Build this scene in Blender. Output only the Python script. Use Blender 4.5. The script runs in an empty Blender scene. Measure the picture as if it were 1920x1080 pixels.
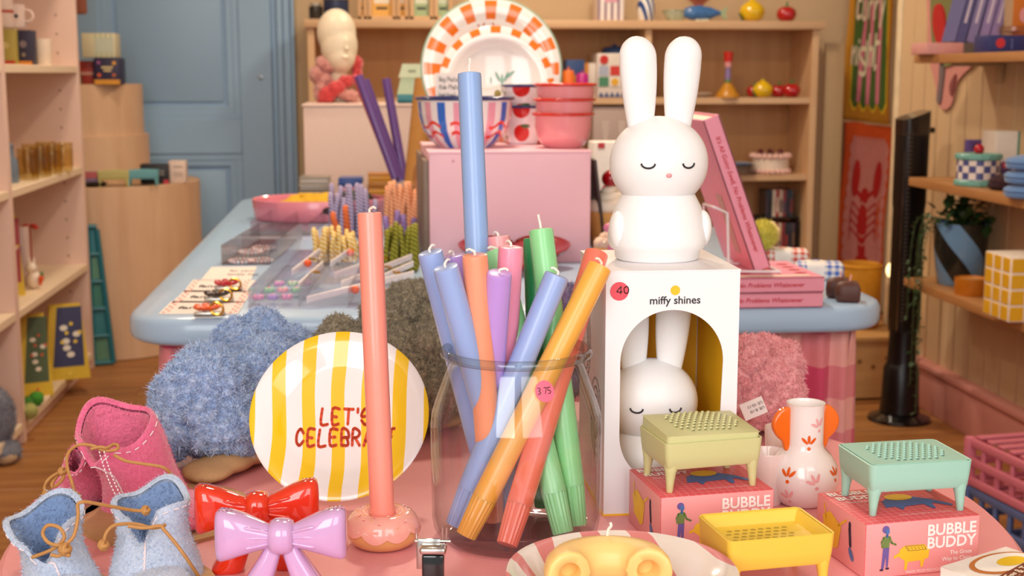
import bpy, bmesh, math, random
import numpy as np
from mathutils import Vector, Matrix, noise
random.seed(7); np.random.seed(7)
sc = bpy.context.scene
PI = math.pi

# ------------------------------------------------------------------ camera
FPX = 2500.0; PITCH = math.radians(9.1); YAW = math.radians(6.2); CAMH = 1.14
cam_d = bpy.data.cameras.new('camera'); cam = bpy.data.objects.new('camera', cam_d)
sc.collection.objects.link(cam)
cam.location = (0, 0, CAMH); cam.rotation_euler = (PI/2 - PITCH, 0, -YAW)
cam_d.sensor_width = 36; cam_d.lens = FPX/1920*36; cam_d.clip_start = .05; cam_d.clip_end = 60
cam_d.dof.use_dof = True; cam_d.dof.focus_distance = 1.13; cam_d.dof.aperture_fstop = 11.5
sc.camera = cam
# ------------------------------------------------------------------ world, lights, exposure
w = bpy.data.worlds.new('world'); sc.world = w; w.use_nodes = True
bgn = w.node_tree.nodes['Background']; bgn.inputs[0].default_value = (.93, .96, 1, 1); bgn.inputs[1].default_value = .62
def area(name, loc, rot, sx, sy, power, col):
    l = bpy.data.lights.new(name, 'AREA'); l.shape = 'RECTANGLE'; l.size = sx; l.size_y = sy; l.energy = power; l.color = col
    o = bpy.data.objects.new(name, l); sc.collection.objects.link(o); o.location = loc; o.rotation_euler = rot
    return o
# daylight through the two panes of the shop front behind the camera
area('shop_window_daylight', (-.75, -1.0, 1.75), (math.radians(78), 0, 0), 1.1, 1.7, 30, (1, .975, .96))
area('shop_window_daylight', (.75, -1.0, 1.75), (math.radians(78), 0, 0), 1.1, 1.7, 19, (1, .975, .96))
sc.view_settings.view_transform = 'Standard'; sc.view_settings.look = 'None'
sc.cycles.transparent_max_bounces = 40
sc.view_settings.exposure = .12; sc.view_settings.gamma = 1.0; sc.view_settings.use_curve_mapping = False

# ------------------------------------------------------------------ image <-> place helpers (real distances)
_fw = Vector((math.sin(YAW)*math.cos(PITCH), math.cos(YAW)*math.cos(PITCH), -math.sin(PITCH)))
_rt = Vector((math.cos(YAW), -math.sin(YAW), 0)); _up = _rt.cross(_fw); _C = Vector((0, 0, CAMH))
def ray(x, y): return _fw + _rt*((x-960)/FPX) + _up*((540-y)/FPX)
def at(x, y, d): return _C + ray(x, y)*d
def atz(x, y, z): r = ray(x, y); return _C + r*((z-CAMH)/r.z)
def aty(x, y, Y): r = ray(x, y); return _C + r*(Y/r.y)
def atx(x, y, X): r = ray(x, y); return _C + r*(X/r.x)

# ------------------------------------------------------------------ node helpers
def lin(h):
    if not isinstance(h, str): return tuple(h)+(1,) if len(h) == 3 else tuple(h)
    h = h.lstrip('#'); o = []
    for i in (0, 2, 4):
        c = int(h[i:i+2], 16)/255
        o.append(c/12.92 if c <= .04045 else ((c+.055)/1.055)**2.4)
    return tuple(o)+(1,)
class S:
    def __init__(s, nt, sock): s.nt = nt; s.k = sock
    def _m(s, op, b=None, c=None, rev=False):
        n = s.nt.nodes.new('ShaderNodeMath'); n.operation = op
        args = [s, b] if not rev else [b, s]
        if c is not None: args.append(c)
        for i, a in enumerate(args):
            if a is None: continue
            if isinstance(a, S): s.nt.links.new(a.k, n.inputs[i])
            else: n.inputs[i].default_value = a
        return S(s.nt, n.outputs[0])
    def __add__(s, b): return s._m('ADD', b)
    __radd__ = __add__
    def __sub__(s, b): return s._m('SUBTRACT', b)
    def __rsub__(s, b): return s._m('SUBTRACT', b, rev=True)
    def __mul__(s, b): return s._m('MULTIPLY', b)
    __rmul__ = __mul__
    def __truediv__(s, b): return s._m('DIVIDE', b)
    def __lt__(s, b): return s._m('LESS_THAN', b)
    def __gt__(s, b): return s._m('GREATER_THAN', b)
    def frac(s): return s._m('FRACT')
    def floor(s): return s._m('FLOOR')
    def sin(s): return s._m('SINE')
    def abs(s): return s._m('ABSOLUTE')
    def sqrt(s): return s._m('SQRT')
    def max(s, b): return s._m('MAXIMUM', b)
    def min(s, b): return s._m('MINIMUM', b)
    def mod(s, b): return s._m('FLOORED_MODULO', b)
    def atan2(s, b): return s._m('ARCTAN2', b)
    def clamp(s): return s.max(0.).min(1.)
def mixc(nt, f, a, b):
    n = nt.nodes.new('ShaderNodeMix'); n.data_type = 'RGBA'
    for i, v in ((0, f), (6, a), (7, b)):
        if isinstance(v, S): nt.links.new(v.k, n.inputs[i])
        elif i == 0: n.inputs[0].default_value = v
        else: n.inputs[i].default_value = lin(v)
    return S(nt, n.outputs[2])
def noise_n(nt, vec, scale, detail=3, rough=.55):
    n = nt.nodes.new('ShaderNodeTexNoise'); n.inputs['Scale'].default_value = scale
    n.inputs['Detail'].default_value = detail; n.inputs['Roughness'].default_value = rough
    if vec is not None: nt.links.new(vec, n.inputs['Vector'])
    return S(nt, n.outputs[0])
MATS = {}
def mat(name, col, rough=.5, var=.05, vscale=60, bump=0, bscale=None, sss=0, sssr=.004, metal=0, coat=0, fn=None, emit=None, estr=0, sheen=0, spec=None, stretch=None):
    """Principled material; col = base colour, var = mottling of the colour, fn(nt,x,y,z,mix) = pattern in object space"""
    if name in MATS: return MATS[name]
    m = bpy.data.materials.new(name); m.use_nodes = True; nt = m.node_tree; b = nt.nodes['Principled BSDF']
    tc = nt.nodes.new('ShaderNodeTexCoord'); vec = tc.outputs['Object']
    if stretch:
        mp = nt.nodes.new('ShaderNodeMapping'); nt.links.new(vec, mp.inputs[0]); mp.inputs['Scale'].default_value = stretch; nvec = mp.outputs[0]
    else: nvec = vec
    if fn:
        sx = nt.nodes.new('ShaderNodeSeparateXYZ'); nt.links.new(vec, sx.inputs[0])
        c = fn(nt, S(nt, sx.outputs[0]), S(nt, sx.outputs[1]), S(nt, sx.outputs[2]), lambda f, a, d: mixc(nt, f, a, d))
    else:
        n = nt.nodes.new('ShaderNodeRGB'); n.outputs[0].default_value = lin(col); c = S(nt, n.outputs[0])
    if var > 0:
        nz = noise_n(nt, nvec, vscale)
        h = nt.nodes.new('ShaderNodeHueSaturation'); nt.links.new(c.k, h.inputs['Color'])
        v = (nz - .5)*(var*4) + 1.0
        nt.links.new(v.k, h.inputs['Value']); c = S(nt, h.outputs[0])
    nt.links.new(c.k, b.inputs['Base Color'])
    b.inputs['Roughness'].default_value = rough; b.inputs['Metallic'].default_value = metal
    if spec is not None: b.inputs['Specular IOR Level'].default_value = spec
    if sss: b.inputs['Subsurface Weight'].default_value = sss; b.inputs['Subsurface Radius'].default_value = (1, .6, .45); b.inputs['Subsurface Scale'].default_value = sssr
    if coat: b.inputs['Coat Weight'].default_value = coat; b.inputs['Coat Roughness'].default_value = .05
    if sheen: b.inputs['Sheen Weight'].default_value = sheen
    if emit: b.inputs['Emission Color'].default_value = lin(emit); b.inputs['Emission Strength'].default_value = estr
    if bump:
        bn = nt.nodes.new('ShaderNodeBump'); bn.inputs['Strength'].default_value = bump; bn.inputs['Distance'].default_value = .002
        nz = noise_n(nt, nvec, bscale or vscale*3, 4)
        nt.links.new(nz.k, bn.inputs['Height']); nt.links.new(bn.outputs[0], b.inputs['Normal'])
    MATS[name] = m; return m
def glass(name, tint='#f4f7f5', rough=0.02, edge=.0, refl=1.45):
    """thin-walled clear glass or acrylic: straight transmission plus Fresnel reflection"""
    if name in MATS: return MATS[name]
    m = bpy.data.materials.new(name); m.use_nodes = True; nt = m.node_tree; nt.nodes.clear()
    out = nt.nodes.new('ShaderNodeOutputMaterial'); tr = nt.nodes.new('ShaderNodeBsdfTransparent'); gl = nt.nodes.new('ShaderNodeBsdfGlossy')
    lw = nt.nodes.new('ShaderNodeLayerWeight'); lw.inputs[0].default_value = .5; fc = S(nt, lw.outputs[1])
    c = mixc(nt, fc*fc*fc*edge, tint, '#4a524e'); nt.links.new(c.k, tr.inputs[0])
    gl.inputs['Roughness'].default_value = rough; gl.inputs['Color'].default_value = (1, 1, 1, 1)
    f0 = ((refl-1)/(refl+1))**2; fr = fc*fc*fc*fc*fc*(1-f0)*.6+f0
    mx = nt.nodes.new('ShaderNodeMixShader'); nt.links.new(fr.k, mx.inputs[0]); nt.links.new(tr.outputs[0], mx.inputs[1]); nt.links.new(gl.outputs[0], mx.inputs[2])
    nt.links.new(mx.outputs[0], out.inputs[0]); MATS[name] = m; return m
def cm(h, rough=.5, **k):            # plain coloured material keyed by its colour
    return mat('paint_%s_%d%s' % (h.strip('#'), rough*100, ''.join(sorted(k))), h, rough, **k)

# ------------------------------------------------------------------ mesh helpers
def frame_from(z):
    z = z.normalized(); a = Vector((0, 0, 1)) if abs(z.z) < .9 else Vector((1, 0, 0))
    x = a.cross(z).normalized(); return x, z.cross(x)
class MB:
    def __init__(s): s.v = []; s.f = []
    def add(s, vs, fs, M=None):
        o = len(s.v)
        s.v += [tuple(M @ Vector(p)) if M is not None else tuple(p) for p in vs]
        s.f += [tuple(i+o for i in f) for f in fs]; return s
    def box(s, c, d, M=None, b=0, seg=2):
        hx, hy, hz = d[0]/2, d[1]/2, d[2]/2
        if b <= 0:
            vs = [(c[0]+i*hx, c[1]+j*hy, c[2]+k*hz) for i in (-1, 1) for j in (-1, 1) for k in (-1, 1)]
            return s.add(vs, [(0, 1, 3, 2), (4, 6, 7, 5), (0, 4, 5, 1), (2, 3, 7, 6), (0, 2, 6, 4), (1, 5, 7, 3)], M)
        bm = bmesh.new(); bmesh.ops.create_cube(bm, size=1)
        for v in bm.verts: v.co = Vector((v.co.x*d[0], v.co.y*d[1], v.co.z*d[2]))
        bmesh.ops.bevel(bm, geom=bm.edges[:], offset=min(b, .49*min(d)), segments=seg, affect='EDGES', profile=.5)
        for v in bm.verts: v.co += Vector(c)
        bm.verts.index_update()
        s.add([v.co.copy() for v in bm.verts], [[v.index for v in f.verts] for f in bm.faces], M); bm.free(); return s
    def lathe(s, prof, n=32, M=None, c=(0, 0, 0), fn=None):
        vs = []; fs = []; rings = []
        for r, z in prof:
            if r < 1e-6: rings.append([len(vs)]); vs.append((c[0], c[1], c[2]+z)); continue
            rr = []
            for i in range(n):
                a = 2*PI*i/n; q = fn(r, z, a) if fn else (r*math.cos(a), r*math.sin(a), z)
                rr.append(len(vs)); vs.append((c[0]+q[0], c[1]+q[1], c[2]+q[2]))
            rings.append(rr)
        for a, b in zip(rings, rings[1:]):
            if len(a) == 1 and len(b) == 1: continue
            for i in range(n):
                j = (i+1) % n
                if len(a) == 1: fs.append((a[0], b[j], b[i]))
                elif len(b) == 1: fs.append((a[i], a[j], b[0]))
                else: fs.append((a[i], a[j], b[j], b[i]))
        return s.add(vs, fs, M)
    def rings(s, R, cap=True, M=None, close=False):
        vs = []; fs = []; n = len(R[0])
        for r in R: vs += list(r)
        m = len(R)
        for k in range(m if close else m-1):
            a = k*n; b = ((k+1) % m)*n
            for i in range(n): j = (i+1) % n; fs.append((a+i, a+j, b+j, b+i))
        if cap and not close:
            if cap != 'end': fs.append(tuple(range(n-1, -1, -1)))
            fs.append(tuple(range((m-1)*n, m*n)))
        return s.add(vs, fs, M)
    def tube(s, path, r, n=8, closed=False, cap=True, M=None):
        P = [Vector(p) for p in path]; m = len(P); R = []; x = None
        for i, p in enumerate(P):
            if closed: t = P[(i+1) % m]-P[i-1]
            else: t = P[min(i+1, m-1)]-P[max(i-1, 0)]
            if t.length < 1e-9: t = Vector((0, 0, 1))
            t.normalize()
            if x is None: x, y = frame_from(t)
            else:
                x = x - t*x.dot(t)
                if x.length < 1e-6: x, _ = frame_from(t)
                x.normalize(); y = t.cross(x)
            rr = r[i] if isinstance(r, (list, tuple)) else r
            R.append([p + x*(rr*math.cos(2*PI*k/n)) + y*(rr*math.sin(2*PI*k/n)) for k in range(n)])
        return s.rings(R, cap, M, closed)
    def prism(s, poly, z0, z1, M=None):
        n = len(poly); vs = [(p[0], p[1], z0) for p in poly]+[(p[0], p[1], z1) for p in poly]
        fs = [tuple(range(n-1, -1, -1)), tuple(range(n, 2*n))]+[(i, (i+1) % n, n+(i+1) % n, n+i) for i in range(n)]
        return s.add(vs, fs, M)
    def ell(s, c, r, n=16, m=10, M=None):
        if not isinstance(r, (tuple, list)): r = (r, r, r)
        return s.lathe([(math.sin(PI*i/m), -math.cos(PI*i/m)) for i in range(m+1)], n, M, c,
                       fn=lambda q, z, a: (q*math.cos(a)*r[0], q*math.sin(a)*r[1], z*r[2])) if r[0] == 0 else s._ell(c, r, n, m, M)
    def _ell(s, c, r, n, m, M):
        vs = [(c[0], c[1], c[2]-r[2])]; fs = []
        for i in range(1, m):
            p = PI*i/m
            for k in range(n): a = 2*PI*k/n; vs.append((c[0]+r[0]*math.sin(p)*math.cos(a), c[1]+r[1]*math.sin(p)*math.sin(a), c[2]-r[2]*math.cos(p)))
        vs.append((c[0], c[1], c[2]+r[2])); L = len(vs)-1
        for k in range(n): j = (k+1) % n; fs.append((0, 1+j, 1+k)); fs.append((L, 1+(m-2)*n+k, 1+(m-2)*n+j))
        for i in range(m-2):
            for k in range(n): j = (k+1) % n; a = 1+i*n; fs.append((a+k, a+j, a+n+j, a+n+k))
        return s.add(vs, fs, M)
    def torus(s, c, R, r, n=24, m=8, M=None):
        return s.tube([(c[0]+R*math.cos(2*PI*i/n), c[1]+R*math.sin(2*PI*i/n), c[2]) for i in range(n)], r, m, closed=True, M=M)
    def quad(s, a, b, c, d): return s.add([a, b, c, d], [(0, 1, 2, 3)])
COL = sc.collection
def obj(name, mb, m, parent=None, smooth=40, M=None, kind=None, label=None):
    if isinstance(mb, MB):
        me = bpy.data.meshes.new(name); me.from_pydata(mb.v, [], mb.f)
        bm = bmesh.new(); bm.from_mesh(me); bmesh.ops.recalc_face_normals(bm, faces=bm.faces); bm.to_mesh(me); bm.free()
        if smooth:
            me.polygons.foreach_set('use_smooth', [True]*len(me.polygons)); me.set_sharp_from_angle(angle=math.radians(smooth))
    else: me = mb
    if m is not None and not me.materials: me.materials.append(m)
    o = bpy.data.objects.new(name, me); COL.objects.link(o)
    if parent is not None: o.parent = parent
    if M is not None: o.matrix_local = M
    if kind: o['kind'] = kind
    if label: o['label'] = label
    return o
def tag(o, label, cat, group=None):
    o['label'] = label; o['category'] = cat
    if group: o['group'] = group
    return o
def thing(name, label, cat, loc=(0, 0, 0), rz=0, group=None):
    o = bpy.data.objects.new(name, None); COL.objects.link(o); o.location = loc; o.rotation_euler = (0, 0, rz); o.empty_display_size = .02
    return tag(o, label, cat, group)
def struct(name, mb, m, smooth=40):
    o = obj(name, mb, m, None, smooth); o['kind'] = 'structure'; return o
def dup(root, loc, rz=None, label=None):
    r = root.copy(); COL.objects.link(r); r.location = loc
    if rz is not None: r.rotation_euler = (0, 0, rz)
    if label: r['label'] = label
    def rec(a, b):
        for ch in a.children:
            c = ch.copy(); COL.objects.link(c); c.parent = b; rec(ch, c)
    rec(root, r); return r
def T(x, y, z): return Matrix.Translation((x, y, z))
def RX(a): return Matrix.Rotation(math.radians(a), 4, 'X')
def RY(a): return Matrix.Rotation(math.radians(a), 4, 'Y')
def RZ(a): return Matrix.Rotation(math.radians(a), 4, 'Z')
def SC(x, y, z): return Matrix.Diagonal((x, y, z, 1))
def catmull(P, k=6, closed=False):
    P = [Vector(p) for p in P]; n = len(P); out = []
    for i in range(n if closed else n-1):
        a, b, c, d = (P[(i-1) % n] if closed or i > 0 else P[0]), P[i], P[(i+1) % n], (P[(i+2) % n] if closed or i+2 < n else P[-1])
        for j in range(k):
            t = j/k; out.append(.5*((2*b)+(c-a)*t+(2*a-5*b+4*c-d)*t*t+(3*b-a-3*c+d)*t**3))
    if not closed: out.append(P[-1])
    return out
# flat print: polygons laid on a face given by origin, right and up vectors
def FR(o, u, v): return (Vector(o), Vector(u), Vector(v))
def flat(name, polys, fr, m, parent, lift=.0004, label=None):
    o, u, v = fr; n = u.cross(v).normalized()*lift; mb = MB()
    for p in polys: mb.add([o+u*q[0]+v*q[1]+n for q in p], [tuple(range(len(p)))])
    return obj(name, mb, m, parent, 0, label=label)
def disc(cx, cy, rx, ry=None, n=16, rot=0):
    ry = ry or rx; c, s_ = math.cos(rot), math.sin(rot)
    return [(cx+rx*math.cos(2*PI*i/n)*c-ry*math.sin(2*PI*i/n)*s_, cy+rx*math.cos(2*PI*i/n)*s_+ry*math.sin(2*PI*i/n)*c) for i in range(n)]
def ribbon(pts, wd):
    out = []
    for a, b in zip(pts, pts[1:]):
        dx, dy = b[0]-a[0], b[1]-a[1]; L = math.hypot(dx, dy) or 1e-9; nx, ny = -dy/L*wd/2, dx/L*wd/2
        out.append([(a[0]-nx, a[1]-ny), (b[0]-nx, b[1]-ny), (b[0]+nx, b[1]+ny), (a[0]+nx, a[1]+ny)])
    for p in pts: out.append(disc(p[0], p[1], wd/2, n=8))
    return out
GL = {'L': ['04 00 30'], 'E': ['34 04 00 30', '02 22'], 'T': ['04 44', '24 20'], "'": ['04 03'], 'S': ['33 24 14 03 02 22 31 20 10 01'],
      'C': ['33 24 14 03 01 10 20 31'], 'B': ['00 04 24 33 32 22 02', '22 31 30 00'], 'R': ['00 04 24 33 22 02', '12 30'], 'A': ['00 24 40', '11 31'],
      '3': ['04 24 33 12 31 20 00'], '7': ['04 34 10'], '5': ['34 04 02 22 31 20 00'], '4': ['34 01 41', '34 30'], '0': ['14 03 01 10 20 31 33 24 14'], '.': ['12 12'],
      'b': ['04 00 20 31 22 02'], 'i': ['02 00', '03 03'], 'g': ['32 02 01 30', '33 3a 0a'], 'P': ['00 04 24 33 22 02'], 'l': ['04 00'], 'a': ['22 02 00 20 22 30'],
      't': ['04 00 10', '03 23'], 'e': ['01 21 22 02 00 20'], 'd': ['24 20 00 02 22'], 'o': ['02 00 20 22 02'], 'c': ['22 02 00 20'], 'w': ['02 00 11 20 22'], 'h': ['04 00', '02 22 20'],
      'n': ['00 02', '01 12 22 20'], 'u': ['02 00 20', '22 20'], 'r': ['00 02', '01 12 22'], 'v': ['02 10 22'], 'y': ['02 10', '22 0a'], ' ': []}
def hand(text, size, wd, jit=0, wf=.8, gap=1.1):
    """hand-lettered strokes as flat ribbons; size = cap height"""
    x = 0; out = []; k = size/4; rnd = random.Random(text)
    for ch in text:
        mx = 0
        for st in GL.get(ch, []):
            pts = []
            for q in st.split():
                a = int(q[0]); b = -1 if q[1] == 'a' else int(q[1]); mx = max(mx, a)
                pts.append((x+a*k*wf+rnd.uniform(-jit, jit), b*k+rnd.uniform(-jit, jit)))
            out += ribbon([tuple(p[:2]) for p in catmull([(a, b, 0) for a, b in pts], 3)] if jit and len(pts) > 2 else pts, wd)
        x += (mx*wf+gap)*k if ch != ' ' else 2.0*k
    return out, x
def text(name, s, size, fr, m, parent, align='LEFT', bold=0, shear=0, lift=.0005, space=1.0, label=None):
    cu = bpy.data.curves.new(name, 'FONT'); cu.body = s; cu.size = size; cu.align_x = align; cu.offset = bold; cu.shear = shear; cu.space_character = space; cu.resolution_u = 3
    to = bpy.data.objects.new('tmp', cu); me = bpy.data.meshes.new_from_object(to); bpy.data.objects.remove(to); bpy.data.curves.remove(cu)
    o, u, v = fr; n = u.cross(v).normalized()*lift
    for q in me.vertices: q.co = o+u*q.co.x+v*q.co.y+n
    me.materials.clear(); return obj(name, me, m, parent, label=label)
# soft woolly body: ellipsoids fused, lumped, with a pile of fibres
def fused(ells, voxel=.004, lump=0, lscale=90, smooth=6, big=0):
    mb = MB()
    for c, r, M in ells: mb.ell((0, 0, 0), r, 20, 14, M=T(*c) @ (M or Matrix.Identity(4)))
    me = bpy.data.meshes.new('t'); me.from_pydata(mb.v, [], mb.f); to = bpy.data.objects.new('t', me); COL.objects.link(to)
    md = to.modifiers.new('r', 'REMESH'); md.mode = 'VOXEL'; md.voxel_size = voxel
    if smooth: ms = to.modifiers.new('s', 'SMOOTH'); ms.factor = .5; ms.iterations = smooth
    dg = bpy.context.evaluated_depsgraph_get(); dg.update()
    out = bpy.data.meshes.new_from_object(to.evaluated_get(dg)); bpy.data.objects.remove(to); bpy.data.meshes.remove(me)
    out.polygons.foreach_set('use_smooth', [True]*len(out.polygons))
    if lump:
        co = [v.co.copy() for v in out.vertices]; no = [v.normal.copy() for v in out.vertices]
        for v, c, n in zip(out.vertices, co, no):
            d = noise.voronoi(c*lscale)[0][0]
            v.co = c + n*(lump*(.6-d)*1.4 + lump*.5*noise.noise(c*lscale*2.7) + big*noise.noise(c*32))
    out.update(); return out
def pile(name, me, n, ln, wd, m, parent, curl=.6, zmin=None, seed=1):
    rng = np.random.default_rng(seed); me.calc_loop_triangles()
    V = np.empty(len(me.vertices)*3); me.vertices.foreach_get('co', V); V = V.reshape(-1, 3)
    Tn = np.empty(len(me.loop_triangles)*3, np.int32); me.loop_triangles.foreach_get('vertices', Tn); Tn = Tn.reshape(-1, 3)
    A, B, C_ = V[Tn[:, 0]], V[Tn[:, 1]], V[Tn[:, 2]]; N = np.cross(B-A, C_-A); ar = np.linalg.norm(N, axis=1); N /= ar[:, None]+1e-12
    i = rng.choice(len(Tn), n, p=ar/ar.sum()); u = rng.random((n, 1)); v = rng.random((n, 1)); fl = (u+v) > 1; u = np.where(fl, 1-u, u); v = np.where(fl, 1-v, v)
    P = A[i]+(B[i]-A[i])*u+(C_[i]-A[i])*v; D = N[i]+rng.normal(0, curl, (n, 3)); D /= np.linalg.norm(D, axis=1)[:, None]
    Sd = np.cross(D, rng.normal(0, 1, (n, 3))); Sd /= np.linalg.norm(Sd, axis=1)[:, None]
    L = ln*rng.uniform(.4, 1.2, (n, 1)); D2 = D+rng.normal(0, curl, (n, 3))
    v0 = P-Sd*wd; v1 = P+Sd*wd; v2 = P+D*L*.5+Sd*wd*.7; v3 = P+D*L*.5+D2*L*.45
    vs = np.stack([v0, v1, v2, v3], 1).reshape(-1, 3); b = np.arange(n)*4
    fs = np.stack([np.stack([b, b+1, b+2], 1), np.stack([b, b+2, b+3], 1)], 1).reshape(-1, 3)
    mm = bpy.data.meshes.new(name); mm.from_pydata(vs.tolist(), [], fs.tolist())
    return obj(name, mm, m, parent, kind='stuff')
# ================================================================== THE SETTING
def grain(a, b, sc_=1., axis='z'):
    def f(nt, x, y, z, mx):
        tc = nt.nodes.new('ShaderNodeTexCoord'); mp = nt.nodes.new('ShaderNodeMapping'); nt.links.new(tc.outputs['Object'], mp.inputs[0])
        s3 = {'z': (14, 14, 1.2), 'x': (1.2, 14, 14), 'y': (14, 1.2, 14)}[axis]
        mp.inputs['Scale'].default_value = tuple(q*sc_ for q in s3)
        n = noise_n(nt, mp.outputs[0], 1.6, 5, .6)
        return mx(((n-.32)*2.6).clamp(), a, b)
    return f
m_wall = mat('cream_wall_paint', '#cfb088', .8, var=.03, vscale=3, bump=.15, bscale=40)
m_wallb = mat('back_wall_paint', '#cfb38e', .8, var=.03, vscale=3)
m_ceil = mat('ceiling_paint', '#eee6d8', .9, var=.01)
m_floor = mat('floor_board_oak', '#9a6434', .45, var=.06, vscale=4, fn=grain('#b07a45', '#8a5527', .8, 'x'))
m_ply = mat('birch_ply', '#dcb487', .55, var=.03, vscale=8, fn=grain('#e3bd92', '#d2a678', .8, 'z'))
m_plyh = mat('birch_ply_edge', '#dcb487', .55, var=.03, vscale=8, fn=grain('#e0bb92', '#cda37a', .8, 'x'))
m_plyback = mat('ply_back_panel', '#cf9f6c', .6, var=.05, vscale=3, fn=grain('#d0a06c', '#be8a55', .6, 'z'))
m_pinkwood = mat('pale_pink_board', '#eccbbb', .5, var=.02, vscale=6)
m_blue = mat('sky_blue_gloss_paint', '#aecbe8', .28, var=.02, vscale=5, bump=.12, bscale=60, coat=.3)
m_door = mat('door_blue_paint', '#93b6d6', .45, var=.03, vscale=3, bump=.1, bscale=40)
m_basepink = mat('skirting_pink_paint', '#d58f86', .5, var=.04, vscale=6)

fl = struct('floor', MB().box((.4, 2.9, -.03), (4.4, 8.0, .02)), cm('#5e3c1e', .8))
pk = MB().box((0, 0, 0), (1.1, .118, .02), b=.002, seg=1); plank_me = None
for r in range(34):
    for k in range(4):
        x = -1.75+k*1.1+(r % 3)*.36
        if x > 2.7 or x < -2.2: continue
        if plank_me is None: p = obj('plank', pk, m_floor, fl, M=T(x, 2.2+r*.12, -.01)); plank_me = p.data
        else: obj('plank', plank_me, None, fl, M=T(x, 2.2+r*.12, -.01))
YB = 6.25
struct('wall_back', MB().box((.6, YB+.05, 1.3), (4.6, .1, 2.64)), m_wallb)
struct('wall_left', MB().box((-1.62, 2.6, 1.3), (.1, 7.4, 2.64)), m_wall)
wr = struct('wall_right', MB().box((1.985, 1.85, 1.3), (.1, 5.7, 2.64)), m_wall)
struct('wall_return', MB().box((2.85, 5.4, 1.3), (.1, 1.8, 2.64)), m_wall)
struct('ceiling', MB().box((.6, 2.6, 2.66), (4.6, 7.5, .06)), m_ceil)
bdm = None
for k in range(22):
    y = 4.645-k*.11
    if bdm is None: b = obj('board', MB().box((0, 0, 0), (.016, .107, 2.45), b=.004, seg=1), m_wall, wr, M=T(1.93, y, 1.38)); bdm = b.data
    else: obj('board', bdm, None, wr, M=T(1.93, y, 1.38))
struct('trim_1', MB().box((1.952, 4.73, 1.3), (.066, .055, 2.6), b=.012), mat('peeling_cream_paint', '#e6d2ae', .7, var=.14, vscale=14, bump=.5, bscale=30))
bb = MB().box((1.905, 1.85, .075), (.034, 5.66, .15), b=.004).box((1.9, 1.85, .155), (.05, 5.66, .022), b=.006)
struct('baseboard_right', bb, m_basepink)

# blue panelled door in the back wall
YD = YB-.03
def dx(px, py=200): return aty(px, py, YD).x
def dz(py, px=400): return aty(px, py, YD).z
x0, x1 = dx(150), dx(512)
door = struct('door_1', MB().box(((x0+x1)/2, YD+.022, 1.0), (x1-x0, .02, 2.0)), m_door)
cols_ = [(dx(225), dx(452)), ]
lx0, lx1 = x0+.1, dx(452); zr0, zr1 = dz(222), dz(288)
for nm, (a, b, c, d) in {'stile': (lx1, x1, 0, 2), 'stile_': (x0, lx0, 0, 2), 'rail': (lx0, lx1, zr1, zr0), 'rail_': (lx0, lx1, 0, .22), 'rail__': (lx0, lx1, 1.84, 2.0)}.items():
    obj(nm.strip('_'), MB().box(((a+b)/2, YD, (c+d)/2), (b-a, .03, d-c), b=.003, seg=1), m_door, door)
for a, b, c, d in ((lx0, lx1, zr0, 1.84), (lx0, lx1, .22, zr1)):
    mo = MB()
    for q in range(2):
        i = .028*q; t = .022-.008*q
        for (cx, cz, sx, sz) in (((a+b)/2, c+.014+i, b-a-2*i, .03), ((a+b)/2, d-.014-i, b-a-2*i, .03), (a+.014+i, (c+d)/2, .03, d-c-2*i), (b-.014-i, (c+d)/2, .03, d-c-2*i)):
            mo.box((cx, YD+.004+(.0009 if sx < sz else 0), cz), (sx, t, sz-(.002 if sx < sz else 0)), b=.0015, seg=1)
    obj('panel_moulding', mo, m_door, door)
    obj('panel', MB().box(((a+b)/2, YD+.008, (c+d)/2), (b-a-.15, .014, d-c-.15), b=.005), m_door, door)
kp = aty(489, 145, YD-.016)
kh = obj('keyhole', MB().lathe([(0, .004), (.012, .003), (.014, 0)], 16, T(kp.x, kp.y, kp.z) @ RX(90)), mat('dull_steel', '#8b8f93', .35, metal=1), door)
obj('key_slot', MB().box((kp.x, kp.y-.005, kp.z-.002), (.005, .003, .014)), cm('#101010', .6), kh)
cas = MB(); xx = [dx(512), dx(522), dx(534), dx(549), dx(556)]
for i, (wd, t) in enumerate(((0, .03), (1, .045), (2, .04), (3, .055))):
    cas.box(((xx[i]+xx[i+1])/2, YD+.03-t/2, 1.05), (xx[i+1]-xx[i]-.002, t, 2.1), b=.004)
struct('trim_2', cas, m_door)

# ================================================================== FURNITURE
# round pink display table in front
PT = (.125, 1.138); PR = .434; ZT = .75
m_pinktable = mat('pink_table_paint', '#ee9da0', .42, var=.03, vscale=25, bump=.08, bscale=300)
t = thing('round_table', 'round pink painted display table in the foreground', 'table', (PT[0], PT[1], 0))
obj('table_top', MB().lathe([(0, ZT-.028), (PR-.01, ZT-.028), (PR, ZT-.022), (PR, ZT-.006), (PR-.006, ZT), (0, ZT)], 96), m_pinktable, t)
obj('pedestal', MB().lathe([(.045, .03), (.04, .1), (.04, .6), (.09, .7), (.12, ZT-.028)], 24), m_pinktable, t)
obj('foot', MB().lathe([(0, 0), (.25, 0), (.25, .012), (.06, .04), (0, .04)], 32), m_pinktable, t)

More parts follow.
